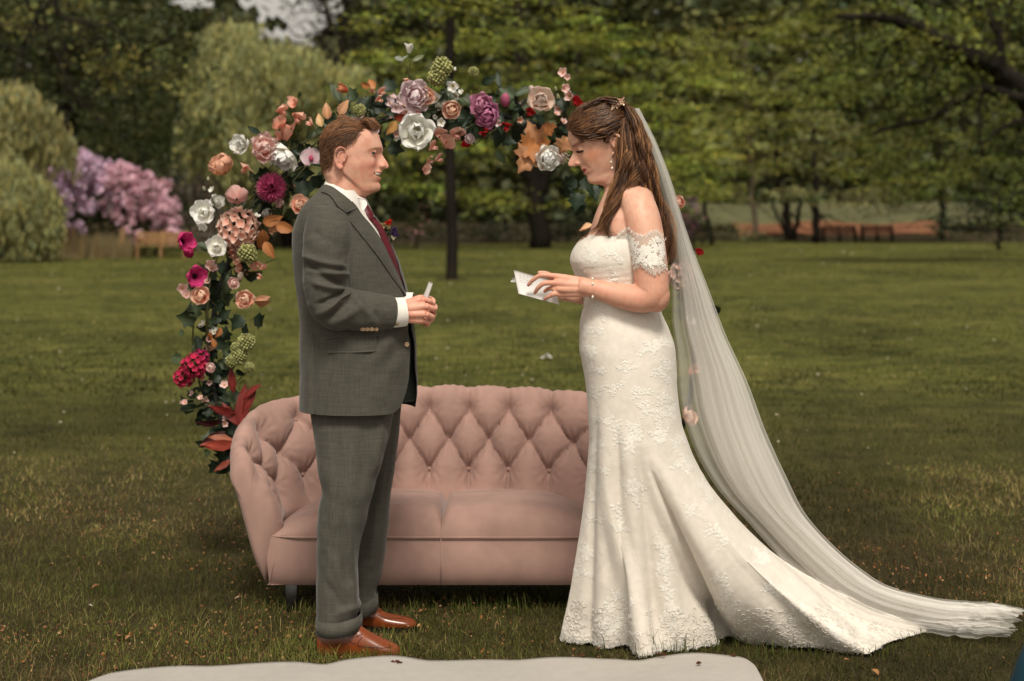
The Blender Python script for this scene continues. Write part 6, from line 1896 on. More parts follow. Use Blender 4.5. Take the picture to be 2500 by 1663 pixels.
# --- card and buttonhole flower
g = np.array([[P(1030, 728, 5.838), P(1043, 730, 5.842)], [P(1040, 706, 5.836), P(1050, 708, 5.84)], [P(1047, 687, 5.834), P(1055, 690, 5.838)]])
g = np.stack([cr(np.stack([cr(g[:, j], 10) for j in (0, 1)], 1)[k], 5) for k in range(10)])
card = patch(g, .0012); patch(g + np.array([.002, .010, -.002]), .0012, mb=card)
tag(card.build('folded_card', M_paper, None), 'small folded white card standing up from the hands of the man', 'card')
bt = thing('buttonhole_flower', 'small buttonhole of red, cream and purple flowers pinned to the far lapel of the man', 'buttonhole', P(945, 560, 5.95))
for nm, pts, c in (('red_bloom', [(949, 543, .010), (954, 541, .008), (944, 545, .007)], (0.55, 0.03, 0.015)), ('cream_bloom', [(932, 549, .008), (938, 552, .010), (941, 547, .006), (948, 554, .008)], (0.46, 0.33, 0.17)), ('purple_bloom', [(962, 562, .010), (966, 569, .010), (959, 570, .009), (968, 576, .007), (964, 557, .006)], (0.085, 0.05, 0.14)), ('white_berry', [(960, 583, .005), (965, 580, .004), (957, 578, .004)], (0.6, .56, .45)), ('green_sprig', [(942, 562, .009), (950, 570, .010), (955, 588, .006)], (0.05, 0.06, .025))):
    b = MB()
    for x, y, r in pts:
        p0 = P(x, y, 5.945)
        for _ in range(22):
            d = rng.normal(size=3); d /= np.linalg.norm(d)
            V, Fs, cc = petal(r * 1.1, r * .6, .2, .4, .1, np.array(c) * .8, np.array(c) * 1.25, .6, 4, 3)
            b.add(V @ facing(d).T[[2, 0, 1]] * .9 + p0 if False else (V @ rotm(rng.random() * 6.28, 30).T) @ facing(d).T + p0, *Fs, col=cc)
    b.build(nm, M_petal, bt)
# ------------------------------------------------------------ bride
BY = 5.86
bride = thing('person', 'woman in ivory lace wedding dress with long veil standing right, looking down at a paper', 'person', (P(1530, 0, BY)[0], BY, 0))
Hb = Head((1470, 350), 22, -1, BY - .005)
def lp(L):
    return [tuple(Hb.o + a * Hb.f + b * Hb.u) for a, b in L]
front = lp([(-17, 98), (14, 95), (40, 84), (60, 66), (70, 50), (74, 34), (74, 19), (72.5, 10), (81, 0), (88.5, -7), (95, -13), (97, -18.5), (94.5, -23.8), (83, -28), (72, -30), (70, -35), (70.8, -40), (69.8, -44), (67, -46.5), (69, -50), (68.2, -54), (64, -58.5), (65.5, -64), (67, -71), (64.5, -78.5), (56, -85.5), (45, -91), (34, -101)])
base = lp([(-17, 98), (14, 95), (40, 84), (60, 66), (70, 50), (73, 34), (71.5, 19), (69.5, 10), (68, 0), (67.4, -7), (67, -13), (67, -18.5), (67, -23), (67.2, -27), (67.5, -30), (67.5, -35), (67, -40), (66.5, -44), (66, -46.5), (65.5, -50), (64, -54), (62, -58.5), (62, -64), (62, -71), (60, -78.5), (53, -85.5), (44, -91), (34, -101)])
back = lp([(-17, 98), (-42, 92), (-66, 76), (-80, 55), (-84, 25), (-80, 0), (-66, -30), (-52, -60), (-38, -101)])
width = [(98, .004), (95, .028), (86, .047), (70, .062), (45, .069), (15, .070), (-10, .067), (-35, .059), (-60, .048), (-75, .040), (-88, .040), (-101, .046)]
cen = [(98, -17), (50, -14), (0, -16), (-40, -20), (-75, -16), (-101, -8)]
sig = [(98, .05), (30, .045), (18, .022), (8, .0075), (-4, .0078), (-14, .0095), (-22, .0105), (-28, .009), (-32, .014), (-40, .019), (-52, .019), (-60, .016), (-70, .018), (-85, .03), (-101, .05)]
def bex(a, b, l, cx):
    fr = cx > 0
    E = lambda b0, l0, sb, sl: np.exp(-((b - b0) / sb) ** 2 - ((np.abs(l) - l0) / sl) ** 2) * fr
    k = -7.0 * E(6, .029, 8, .015) + 1.6 * E(19, .033, 5, .02) + 3.6 * E(-22, .042, 13, .016)
    d_, t_ = segd(a, b, (70, -24), (52, -46))
    k = k - 1.6 * np.exp(-(d_ / 2.4) ** 2) * fr * (np.abs(l) > .013)
    lm = np.clip(1 - (np.abs(l) / .0235) ** 2, 0, 1)
    mid = -46.5 + 4.0 * (1 - lm)
    k = k - 2.6 * np.exp(-((b - mid) / 1.2) ** 2) * sst(0, .2, lm) * fr
    k = k + 1.8 * np.exp(-((b - (mid - 5.0 * lm - .6)) / 2.8) ** 2) * sst(0, .5, lm) * fr + 1.4 * np.exp(-((b - (mid + 4.2 * lm + .6)) / 2.4) ** 2) * sst(0, .5, lm) * fr
    return a + k, b, l
Gb, (qa, qb, ql) = make_head(Hb, front, base, back, width, cen, sig, extra=bex)
body = MB().grid(Gb, wrap=True, cap=True)
for sd in (1, -1):
    body.ell(Hb.w(51.5, 5.5, sd * .030), (.0155, .0125, .0115), 16, 12)
    body.ell(Hb.w(73, -23.5, sd * .0115), (.0095, .0052, .0065), 12, 8)
ear(body, Hb, -29, -15, .0685, .92, 6)
BT_ = [(418, 1484, 1556, .048), (450, 1477, 1560, .049), (470, 1475, 1564, .055), (486, 1469, 1580, .085), (504, 1461, 1592, .125), (532, 1450, 1600, .155), (565, 1440, 1602, .160), (590, 1424, 1602, .150), (620, 1406, 1602, .148), (650, 1410, 1602, .145), (700, 1426, 1600, .135), (745, 1432, 1602, .13), (800, 1425, 1620, .148), (850, 1425, 1638, .158), (940, 1440, 1642, .158), (1030, 1450, 1648, .15)]
body.grid(hring(sr(BT_, 60), BY, 64), wrap=True, cap=True)
for yc in (5.83, 5.93):
    body.tube(cr([P(1545, 990, yc), P(1545, 1150, yc + .02), P(1560, 1300, yc + .07), P(1540, 1480, 6.0 + (yc - 5.88)), P(1540, 1565, 6.0 + (yc - 5.88))], 20), [.075] * 6 + [.05] * 8 + [.036] * 6, 12)
# bust
for yc in (5.785, 5.925):
    body.ell(P(1444, 628, yc), (.046, .050, .052), 18, 12)
# near arm
AN = [(1552, 492, 5.765, .060), (1566, 530, 5.725, .062), (1577, 580, 5.705, .0605), (1586, 640, 5.692, .0590), (1591, 690, 5.686, .0575), (1589, 716, 5.685, .057), (1566, 727, 5.686, .051), (1535, 726, 5.69, .0445), (1500, 719, 5.70, .0385), (1465, 709, 5.71, .0335), (1437, 702, 5.717, .0300), (1415, 698, 5.722, .0295)]
q = np.array([np.r_[P(a, b, c), r] for a, b, c, r in AN]); q = cr(q, 80)
armtube = tube(q[:, :3], q[:, 3], 28, up=(0, -1, 0))
body.grid(armtube, wrap=True, cap=True)
body.ell(P(1604, 722, 5.688), (.044, .050, .056), 16, 12)
body.ell(P(1545, 492, 5.79), (.075, .075, .062), 18, 12)
# far arm
AF = [(1535, 500, 5.98, .06), (1540, 600, 6.04, .056), (1535, 710, 6.04, .052), (1480, 722, 5.98, .042), (1425, 722, 5.90, .031), (1400, 718, 5.875, .028)]
q = np.array([np.r_[P(a, b, c), r] for a, b, c, r in AF]); q = cr(q, 60)
body.tube(q[:, :3], q[:, 3], 20)
# near hand: back of the hand, long spread fingers
for w_, k_ in (((1428, 690, 5.722), (1353, 674, 5.738)), ((1428, 698, 5.716), (1352, 690, 5.726)), ((1428, 707, 5.716), (1360, 706, 5.722)), ((1428, 714, 5.722), (1368, 718, 5.73))):
    a, b_ = P(*w_), P(*k_)
    body.tube(cr([a, (a + b_) / 2 + [0, -.004, 0], b_], 12), [.0175, .017, .0165, .016, .0155, .015, .0145, .014, .0135, .0125, .0115, .0105], 10)
body.ell(P(1393, 698, 5.727), (.048, .0155, .031), 20, 12)
bkn = [(1353, 674, 5.738), (1352, 691, 5.724), (1361, 708, 5.722), (1368, 719, 5.73)]
for pts, r0, r1 in (([(1353, 674, 5.738), (1322, 672, 5.735), (1303, 682, 5.745), (1288, 698, 5.76)], .0098, .0068), ([(1352, 691, 5.724), (1328, 692, 5.715), (1313, 704, 5.728), (1305, 717, 5.745)], .0102, .007), ([(1368, 719, 5.73), (1352, 718, 5.718), (1340, 724, 5.725), (1328, 732, 5.742)], .0098, .0065), ([(1361, 708, 5.722), (1346, 704, 5.735), (1334, 708, 5.752), (1329, 713, 5.762)], .0095, .0075)):
    finger(body, [P(*p) for p in pts], r0, r1, 18)
nails = [(1290, 696, 5.752), (1306, 714, 5.737), (1330, 729.5, 5.735)]
# far hand holding the paper from behind
body.ell(P(1385, 714, 5.865), (.045, .02, .032), 16, 10)
body.ell(P(1402, 724, 5.85), (.034, .022, .022), 14, 10)
for pts, r0, r1 in (([(1372, 700, 5.86), (1350, 676, 5.84), (1330, 667, 5.825), (1313, 666, 5.812)], .0100, .0075), ([(1368, 705, 5.865), (1345, 684, 5.855), (1328, 676, 5.845), (1312, 676, 5.835)], .0100, .0075), ([(1368, 712, 5.87), (1345, 698, 5.865), (1326, 692, 5.855), (1312, 693, 5.845)], .0100, .0075), ([(1370, 722, 5.87), (1350, 712, 5.87), (1335, 708, 5.86), (1322, 708, 5.85)], .009, .0068)):
    finger(body, [P(*p) for p in pts], r0, r1)
bo, X = remesh('body', body, 0.0028, 0.33, bride, M_skin, 3)
a_, b_, l_ = Hb.inv(X)
sk = np.tile(np.array([0.68, 0.385, 0.275]), (len(X), 1))
mixc((0.62, 0.235, 0.125), .75 * blob(36, -18, .055, 24, 17, .03))
mixc((0.62, 0.26, 0.16), .35 * blob(84, -14, 0, 10, 10, .02) + .4 * blob(-29, -15, .07, 14, 22, .02))
mixc((0.36, 0.17, 0.11), .55 * blob(52, 11, .03, 12, 5, .02))
br = np.exp(-((b_ - (19.6 + .8 * np.sin((a_ - 42) / 26 * 3.14))) / 3.0) ** 2) * sst(38, 44, a_) * sst(74, 68, a_) * (np.abs(l_) > .010)
mixc((0.050, 0.022, 0.014), 1.0 * br)
lmk = np.clip(1 - (np.abs(l_) / .0235) ** 2, 0, 1)
mid = -46.5 + 4.0 * (1 - lmk)
mixc((0.36, 0.055, 0.065), .9 * sst(.04, .22, lmk) * np.exp(-np.maximum(np.abs(b_ - mid) - 6.2 * lmk ** .8, 0) ** 2 / 1.2) * (a_ > 42))
mixc((0.10, 0.015, 0.02), .8 * np.exp(-((b_ - mid) / 1.0) ** 2) * sst(0, .1, lmk) * (a_ > 42))
lowarm = sst(.95, 1.20, HC + 0 * X[:, 2] - X[:, 2] + .9) * (X[:, 1] < 5.78) * (X[:, 2] < 1.34)
mixc((0.63, 0.305, 0.21), .7 * lowarm)
kk = np.zeros(len(X))
for p in bkn:
    kk = np.maximum(kk, np.exp(-((X - P(*p)) ** 2).sum(1) / .009 ** 2))
mixc((0.60, 0.22, 0.16), .4 * kk)
for p in nails:
    mixc((0.58, 0.25, 0.24), .9 * np.exp(-((X - P(*p)) ** 2).sum(1) / .0055 ** 2))

mixc((0.62, 0.25, 0.17), .35 * sst(.45, .8, vn(a_ * .09 + 200, b_ * .09 + 200, 7)))
mixc((0.45, 0.20, 0.12), .5 * (vn(a_ * 1.1 + 300, b_ * 1.1 + 300, 11) > .93))
paint(bo, sk)
bodyv = np.empty(len(bo.data.vertices) * 3, np.float32); bo.data.vertices.foreach_get('co', bodyv)
bpoly = [tuple(p.vertices) for p in bo.data.polygons]
bbv = BVHTree.FromPolygons([tuple(v) for v in bodyv.reshape(-1, 3) + np.array(wloc(bride))], bpoly)
# lashes lowered over closed eyes
b = MB()
t_ = np.linspace(0, 1, 14)
for sd in (1,):
    pts = [(1407 + 17 * t, 369.5 + 2.6 * math.sin(math.pi * t) - 2.5 * t) for t in t_]
    L3 = np.array([onto(bbv, x, y, .0006) for x, y in pts])
    b.tube(L3, np.interp(t_, [0, .3, .8, 1], [.0010, .0026, .0030, .0012]), 6)
    for k in range(14):
        p = L3[k]; e = p + np.array([-.002 + .004 * k / 13, -.005, -.0045]); b.tube([p, (p + e) / 2 + [0, 0, -.001], e], [.0008, .0006, .0002], 4)
b.build('eyelash', M_dark, bride)

# ---- dress
M_dress = mat('ivory_lace', (0.72, 0.665, 0.595), 0.75, 0.2, sheen=.15, noise=[(4, .05, U1), (45, .06, U1)], bump=[(48, .06, U1), (110, .06, U1)])
M_lace = mat('lace_motif', (0.785, 0.75, 0.69), 0.8, 0.15, bump=[(220, .2, U1)])
DR = [(575, 1427, 1603, .155), (590, 1412, 1607, .166), (605, 1401, 1609, .172), (620, 1394, 1610, .174), (637, 1391, 1610, .173), (650, 1395, 1609, .168), (670, 1403, 1608, .160), (700, 1416, 1606, .150), (724, 1424, 1606, .145), (745, 1424, 1609, .145), (767, 1419, 1616, .151), (800, 1414, 1632, .163), (846, 1414, 1647, .173), (884, 1421, 1651, .176), (940, 1430, 1652, .176), (976, 1433, 1655, .175), (1030, 1436, 1663, .172), (1071, 1438, 1676, .170)]
NC = 260
qn = int(NC * .62)
ang = np.r_[np.linspace(0, np.pi, qn, endpoint=False), np.linspace(np.pi, 2 * np.pi, NC - qn, endpoint=False)]
dr = sr(DR, 90)
up_ = []
for r in dr:
    L, Q = P(r[1], r[0], BY), P(r[2], r[0], BY); c = (L + Q) / 2; hx = (Q[0] - L[0]) / 2
    co, si = np.cos(ang), np.sin(ang)
    up_.append(np.stack([c[0] - hx * np.sign(co) * np.abs(co) ** .9, c[1] - r[3] * np.sign(si) * np.abs(si) ** .9, c[2] + 0 * ang], -1))
up_ = np.array(up_)
hemn = cr(np.c_[HEMXY, np.zeros(len(HEMXY))], 400)[:, :2]
hl_ = np.r_[0, np.cumsum(np.linalg.norm(np.diff(hemn, axis=0), axis=1))]; hl_ /= hl_[-1]
hs = np.interp(np.linspace(0, 1, qn, endpoint=False) ** 1.08, np.linspace(0, 1, 400), np.arange(400)).astype(int)
near_h = hemn[hs]
farp = cr(np.array([[*HEMXY[-1], 0], [1.50, 6.12, 0], [1.30, 6.36, 0], [0.95, 6.34, 0], [0.60, 6.18, 0], [0.36, 6.06, 0], [*HEMXY[0], 0]]), NC - qn + 1)[:-1, :2]
hemp = np.vstack([near_h, farp])
H3 = np.c_[hemp, np.full(NC, .014)]
P0 = up_[-1]
hd_ = H3 - P0; hd_[:, 2] = 0; dist = np.linalg.norm(hd_, axis=1)[:, None]
P1 = P0 + .09 * hd_; P1[:, 2] -= .235
kq = np.clip(.36 + .28 * dist, .36, .62)
P2 = H3 - kq * hd_; P2[:, 2] = .235 - .03 * np.clip(dist[:, 0], 0, 1)
tt = np.linspace(0, 1, 120)[1:, None, None]
low = (1 - tt) ** 3 * P0 + 3 * tt * (1 - tt) ** 2 * P1 + 3 * tt ** 2 * (1 - tt) * P2 + tt ** 3 * H3
GD = np.vstack([up_, low])
nr = len(GD)
# folds of the skirt
du = np.gradient(GD, axis=0); dv = np.gradient(GD, axis=1)
N = np.cross(dv, du); N /= np.linalg.norm(N, axis=2)[..., None] + 1e-9
if N[60, qn // 2, 1] > 0:
    N = -N
qq = np.arange(NC) / NC; T = np.r_[np.zeros(len(dr)), tt[:, 0, 0]][:, None]
pxd = GD[..., 0] / GD[..., 1] * F + 1250; pyd = YH - (GD[..., 2] - HC) / GD[..., 1] * F
disp = np.zeros((nr, NC))
def rib(x0, y0, x1, y1, w0, w1, amp):
    """soft fold running between two photo positions"""
    global disp
    t = np.clip((pyd - y0) / (y1 - y0), 0, 1.1); xx = x0 + (x1 - x0) * t; w = w0 + (w1 - w0) * t
    disp = disp + amp * (.25 + .75 * t) * np.exp(-((pxd - xx) / w) ** 2) * sst(y0 - 40, y0 + 60, pyd) * (N[..., 1] < .25)
rib(1455, 1000, 1436, 1560, 8, 13, -.020); rib(1478, 1000, 1470, 1570, 14, 26, .018); rib(1505, 1040, 1524, 1580, 8, 14, -.022); rib(1530, 1040, 1572, 1600, 14, 26, .024); rib(1560, 1100, 1608, 1590, 8, 14, -.020); rib(1590, 1130, 1660, 1580, 12, 26, .016)
rib(1590, 1150, 1772, 1565, 6, 10, -.060); rib(1600, 1120, 1830, 1560, 16, 34, .034)
rib(1640, 1130, 1990, 1590, 16, 40, -.016); rib(1670, 1150, 2080, 1560, 14, 40, .018); rib(1700, 1180, 2060, 1500, 10, 20, -.012)
disp += .010 * T * (fbm(pxd * .012, pyd * .006, 5) - .5) + .004 * (fbm(pxd * .03, pyd * .02, 15) - .5)
disp += .022 * sst(.75, 1, T) * (fbm(pxd * .014, pyd * .01, 25) - .5)
# small gathers at the waist
disp += .0022 * np.sin(pyd * .42 + pxd * .06) * np.exp(-((pyd - 700) / 45) ** 2)
GD = GD + N * disp[..., None]
GD[..., 2] = np.maximum(GD[..., 2], .006)
# neckline: sweetheart, dipping at the centre front
topz = pch([0, .25, .6, 1.2, np.pi / 2, 2.4, np.pi], [601, 590, 577, 572, 578, 590, 600], np.minimum(ang, 2 * np.pi - ang))
for j in range(NC):
    z0 = YH and (HC - (topz[j] - YH) / F * BY)
    col_ = GD[:90, j, 2]
    k = np.where(col_ > z0)[0]
    if len(k):
        GD[k, j] = GD[k[-1], j] + np.linspace(1, 0, len(k))[:, None] * np.array([0, 0, .002])
dressm = MB().grid(GD, wrap=True)
dressm.build('dress', M_dress, bride)
dbv = bvh_of(GD.reshape(-1, 3), [grid_faces(nr, NC, True)])
# bustline cup edge and seam under the bust
# lace motifs: sprays of raised leaves and petals lying on the cloth
def motif_shapes(kind):
    out = []
    def bloom(x, y, r, n):
        a0 = rng.random() * 360
        for k in range(n):
            a = a0 + k * 360 / n + rng.normal(0, 6); out.append((x + r * .22 * math.cos(R(a)), y + r * .22 * math.sin(R(a)), a, r * .85, r * .72))
        for k in range(4):
            a = k * 90 + a0; out.append((x, y, a, r * .34, r * .26))
    def branch(x, y, a, n, L, w):
        for k in range(n):
            sd = 1 if k % 2 else -1
            out.append((x + math.cos(R(a)) * L * .42 * k, y + math.sin(R(a)) * L * .42 * k, a + sd * rng.uniform(30, 58), L * rng.uniform(.7, 1.05), w))
        out.append((x, y, a, L * .42 * n, 2.2)); out.append((x + math.cos(R(a)) * L * .42 * n, y + math.sin(R(a)) * L * .42 * n, a, L * .8, w))
    if kind == 0:
        bloom(0, -8, 20, 6); branch(2, 8, 88, 6, 13, 8); branch(-12, -4, 140, 3, 12, 7); branch(12, -4, 48, 3, 12, 7); bloom(6, 26, 9, 5)
    elif kind == 1:
        branch(0, -36, 84, 8, 15, 8.5); branch(4, -10, 50, 4, 11, 7); branch(-4, 4, 125, 3, 11, 7); bloom(-2, -34, 11, 5)
    else:
        bloom(-4, 0, 14, 5); bloom(12, 14, 11, 5); branch(-6, 10, 110, 4, 11, 7); branch(8, -8, -60, 4, 11, 7)
    for _ in range(10):
        a = rng.random() * 360; out.append((rng.normal(0, 15), rng.normal(0, 20), a, 6, 5))
    return out
def lace(px, py, s, rot, kind, bv=None, lift=.0007, name='lace_motif'):
    b = MB(); c, sn = math.cos(R(rot)), math.sin(R(rot))
    for (x, y, a, L, w) in motif_shapes(kind):
        u = np.linspace(0, 1, 5 if L > 7 else 4); rows = []
        ok = True
        for t in (-1, 0, 1):
            row = []
            for q in u:
                ww = w * .5 * math.sin(math.pi * min(max(q, .03), .97)) ** .7
                lx = x + math.cos(R(a)) * L * q - math.sin(R(a)) * ww * t; ly = y + math.sin(R(a)) * L * q + math.cos(R(a)) * ww * t
                X_ = px + s * (lx * c - ly * sn); Y_ = py - s * (lx * sn + ly * c)
                d = P(X_, Y_, 1.0) - CAMP; d = d / np.linalg.norm(d)
                h = (bv or dbv).ray_cast(Vector(CAMP), Vector(d))
                if h[0] is None:
                    ok = False; break
                row.append(np.array(h[0]) - d * (lift + (.0006 if t == 0 else 0) + (.0003 if 0 < q < 1 else -.0003)))
            if not ok:
                break
            rows.append(row)
        if ok:
            G = np.array(rows)
            if np.abs(np.diff(G, axis=0)).max() < .05 and np.abs(np.diff(G, axis=1)).max() < .05:
                b.grid(G.transpose(1, 0, 2))
    if b.n:
        b.build(name, M_lace, bride, kind='stuff')
LP = [(1490, 1520, 1.25, 10, 0), (1512, 1460, .9, 70, 1), (1540, 1540, .8, 30, 2), (1618, 1345, 1.1, 10, 1), (1622, 1390, .9, 200, 0), (1630, 1450, 1.0, 5, 1), (1640, 1500, 1.1, 190, 0), (1760, 1420, 1.0, 40, 1), (1775, 1490, 1.0, 20, 0), (1745, 1300, 1.0, 50, 1), (1800, 1245, .8, 60, 0), (1720, 1190, .9, 30, 1),
      (1498, 1040, 1.0, 20, 1), (1540, 1080, 1.1, 160, 1), (1552, 1060, .8, 40, 0), (1610, 1060, .9, 10, 0), (1625, 980, .9, 80, 1), (1640, 1010, .8, 110, 0), (1660, 1080, .9, 95, 1), (1678, 1130, .9, 110, 0), (1548, 1195, 1.0, 200, 0), (1508, 1250, .9, 10, 1), (1512, 1290, .7, 40, 2), (1455, 960, .9, 90, 2), (1452, 1030, .9, 95, 1), (1450, 1090, .9, 85, 0), (1448, 1150, .9, 90, 1), (1446, 1210, .9, 95, 2), (1440, 1270, .8, 90, 1), (1425, 1350, .9, 80, 0), (1420, 1400, .8, 80, 1),
      (1435, 810, .9, 95, 1), (1432, 860, .9, 85, 0), (1440, 905, .9, 90, 1), (1590, 850, .8, 120, 0), (1620, 840, .9, 80, 1), (1635, 890, .9, 90, 2), (1610, 915, .8, 60, 1), (1445, 625, .7, 30, 0), (1492, 622, .8, 60, 1), (1425, 650, .6, 100, 1), (1460, 760, .7, 40, 1), (1500, 675, .7, 170, 2),
      (1880, 1440, .9, 60, 1), (1950, 1500, .9, 50, 0), (2040, 1560, .8, 30, 0), (1860, 1360, .8, 50, 0), (1690, 1250, .8, 20, 2), (1560, 960, .8, 100, 1), (1530, 900, .7, 60, 2), (1500, 950, .7, 130, 1), (1580, 1000, .8, 40, 2)]
for a in LP:
    lace(*a)
# lace border along the hem: many fine curls
b = MB()
hemrow = GD[:, :qn]
for k in range(1100):
    j = rng.integers(2, qn - 3); up = rng.random() ** 2.2 * 26
    i_ = nr - 2 - int(up); p = hemrow[i_, j]; n_ = N[i_, j]
    d1 = hemrow[i_, j + 1] - hemrow[i_, j - 1]; d1 /= np.linalg.norm(d1) + 1e-9; d2_ = np.cross(n_, d1)
    r = .006 + .010 * rng.random(); a0 = rng.random() * 6.28; sp = rng.uniform(3, 6)
    t = np.linspace(0, 1, 8)
    rr = r * (1 - .55 * t)
    c = p + n_ * .0016 + rr[:, None] * (np.cos(a0 + sp * t)[:, None] * d1 + np.sin(a0 + sp * t)[:, None] * d2_)
    c[:, 2] = np.maximum(c[:, 2], .004)
    b.tube(c, .0008, 4, False)
for j in range(2, qn - 2, 1):      # eyelash fringe
    if rng.random() < .35:
        continue
    p = hemrow[-1, j]; o_ = N[nr - 2, j]; e = p + np.array([o_[0] * .005 + rng.normal(0, .003), o_[1] * .005, -.006 + .004 * rng.random()]); e[2] = max(e[2], .002)
    b.tube([p + [0, 0, .006], (p + e) / 2 + o_ * .003, e], [.0008, .0007, .0003], 4, False)
b.build('lace_border', M_lace, bride, kind='stuff')

# ---- off the shoulder lace sleeve
M_net = bpy.data.materials.new('lace_net'); M_net.use_nodes = True
t = M_net.node_tree; pb = t.nodes['Principled BSDF']; pb.inputs['Base Color'].default_value = (.76, .70, .62, 1); pb.inputs['Roughness'].default_value = .8
trn = t.nodes.new('ShaderNodeBsdfTransparent'); ms = t.nodes.new('ShaderNodeMixShader'); ms.inputs[0].default_value = .42
t.links.new(trn.outputs[0], ms.inputs[1]); t.links.new(pb.outputs[0], ms.inputs[2]); t.links.new(ms.outputs[0], t.nodes['Material Output'].inputs['Surface'])
te = [(1505, 584), (1520, 566), (1534, 562), (1545, 572), (1560, 578), (1575, 578), (1590, 570), (1601, 566), (1612, 576), (1622, 588)]
be = [(1520, 612), (1530, 628), (1542, 648), (1552, 652), (1562, 645), (1574, 652), (1588, 662), (1600, 667), (1614, 660), (1629, 652)]
to, bo_ = cr(np.c_[te, np.zeros(10)], 46)[:, :2], cr(np.c_[be, np.zeros(10)], 46)[:, :2]
to[:, 1] += 2.5 * np.sin(np.arange(46) * 1.9); bo_[:, 1] += 3.0 * np.sin(np.arange(46) * 1.7)
abv = bvh_of(armtube.reshape(-1, 3), [grid_faces(80, 28, True)])
SGd = np.array([[onto(bbv, *(to[k] * (1 - s) + bo_[k] * s), .007, 5.70) for s in np.linspace(0, 1, 20)] for k in range(46)])
MB().grid(SGd).build('lace_sleeve', M_net, bride)
slv = bvh_of(SGd.reshape(-1, 3), [grid_faces(46, 20)])
for a in ((1534, 592, .62, 150, 0), (1552, 606, .62, 30, 2), (1545, 622, .55, 200, 1), (1570, 618, .70, 160, 0), (1590, 630, .75, 40, 0), (1607, 632, .75, 100, 2), (1598, 606, .70, 95, 1), (1604, 588, .55, 80, 1), (1580, 642, .6, 10, 2), (1616, 612, .6, 90, 0), (1520, 588, .5, 140, 1), (1560, 634, .55, 300, 1), (1612, 645, .55, 60, 1), (1582, 604, .5, 120, 2)):
    lace(*a, slv, .0010, 'lace_motif')
b = MB()
for e_, dy in ((to, -1), (bo_, 1)):
    for k in range(46):
        for _ in range(3):
            x, y = e_[k] + rng.normal(0, 1.2, 2)
            p = onto(bbv, x, y, .0075, 5.70); p2 = onto(bbv, x + rng.normal(0, 2), y + dy * rng.uniform(3, 8), .006, 5.70)
            if np.linalg.norm(p2 - p) < .04:
                b.tube([p, (p + p2) / 2 + [rng.normal(0, .001), 0, 0], p2], [.0009, .0008, .0004], 4, False)
b.build('sleeve_fringe', M_lace, bride, kind='stuff')

# ---- jewellery
M_gold = mat('rose_gold', (0.72, 0.47, 0.32), .35, .5, metal=.45)
M_pearl = mat('pearl', (0.72, 0.66, 0.58), .2, .6, coat=.4)
b = MB()
er = [onto(bbv, 1497, 375, .004), onto(bbv, 1493, 380, .006), onto(bbv, 1493, 388, .008)]
b.tube(cr(er, 8), .0016, 6)
b.ell(er[0], (.004, .003, .006), 8, 6)
eo = b.build('earring', M_gold, bride)
for x, y, r in ((1492, 396, .0038), (1494.5, 411, .0046)):
    MB().ell(P(x, y, 5.778), (r, r, r * 1.25), 10, 8).build('pearl', M_pearl, eo)
MB().tube([P(1492, 388, 5.778), P(1494.5, 411, 5.778)], .0007, 5).build('chain', M_gold, eo)
wc = cr(q[:, :3], 10)
ba = P(1446, 706, 5.717); bc = []
for a in np.linspace(0, 2 * np.pi, 30):
    bc.append(ba + np.array([.0035 * math.sin(a) + .003 * math.cos(2 * a), -.0345 * math.cos(a), .0345 * math.sin(a)]))
bro = MB().tube(bc, .0011, 6, False).build('bracelet', M_gold, bride)
for a in (.55, -.75, 1.25):
    p = ba + np.array([0, -.0365 * math.cos(a), .0365 * math.sin(a)])
    MB().ell(p, (.0042, .0042, .0058), 10, 8).build('pearl', M_pearl, bro)

# ---- hair: half up, long waves
hb_ = MB()
hairl = pch([-90, -60, -40, -26, -12, 0, 20, 36, 48, 60, 74], [-70, -62, -48, 12, 10, 8, 16, 26, 42, 54, 62], np.clip(qa, -90, 74))
insb = qb > hairl
nv = np.cross(np.gradient(Gb, axis=1), np.gradient(Gb, axis=0)); nv /= np.linalg.norm(nv, axis=2)[..., None] + 1e-9
if ((Gb - Hb.w(-10, 20, 0)) * nv).sum(2).mean() < 0:
    nv = -nv
th_ = np.clip((qb - hairl) / 24, 0, 1) * .006
cap2 = Gb + nv * th_[..., None]
fi_ = grid_faces(*Gb.shape[:2], True); fk = (qb > hairl + 4).reshape(-1)[fi_].all(1)
hb_.add(cap2.reshape(-1, 3), fi_[fk], col=np.tile(np.array([.040, .018, .010]), (Gb.shape[0] * Gb.shape[1], 1)))
cbv2 = bvh_of(cap2.reshape(-1, 3), [fi_])
def hc(n, k=1.0, hi=.3):
    d = np.array([0.050, 0.021, 0.010]); g = np.array([0.29, 0.140, 0.058]); m = np.array([0.110, 0.046, 0.019])
    r = rng.random((n, 1))
    c = np.where(r < hi, g, np.where(r < hi + .4, m, d)) * (.7 + .6 * rng.random((n, 1)))
    return c * k
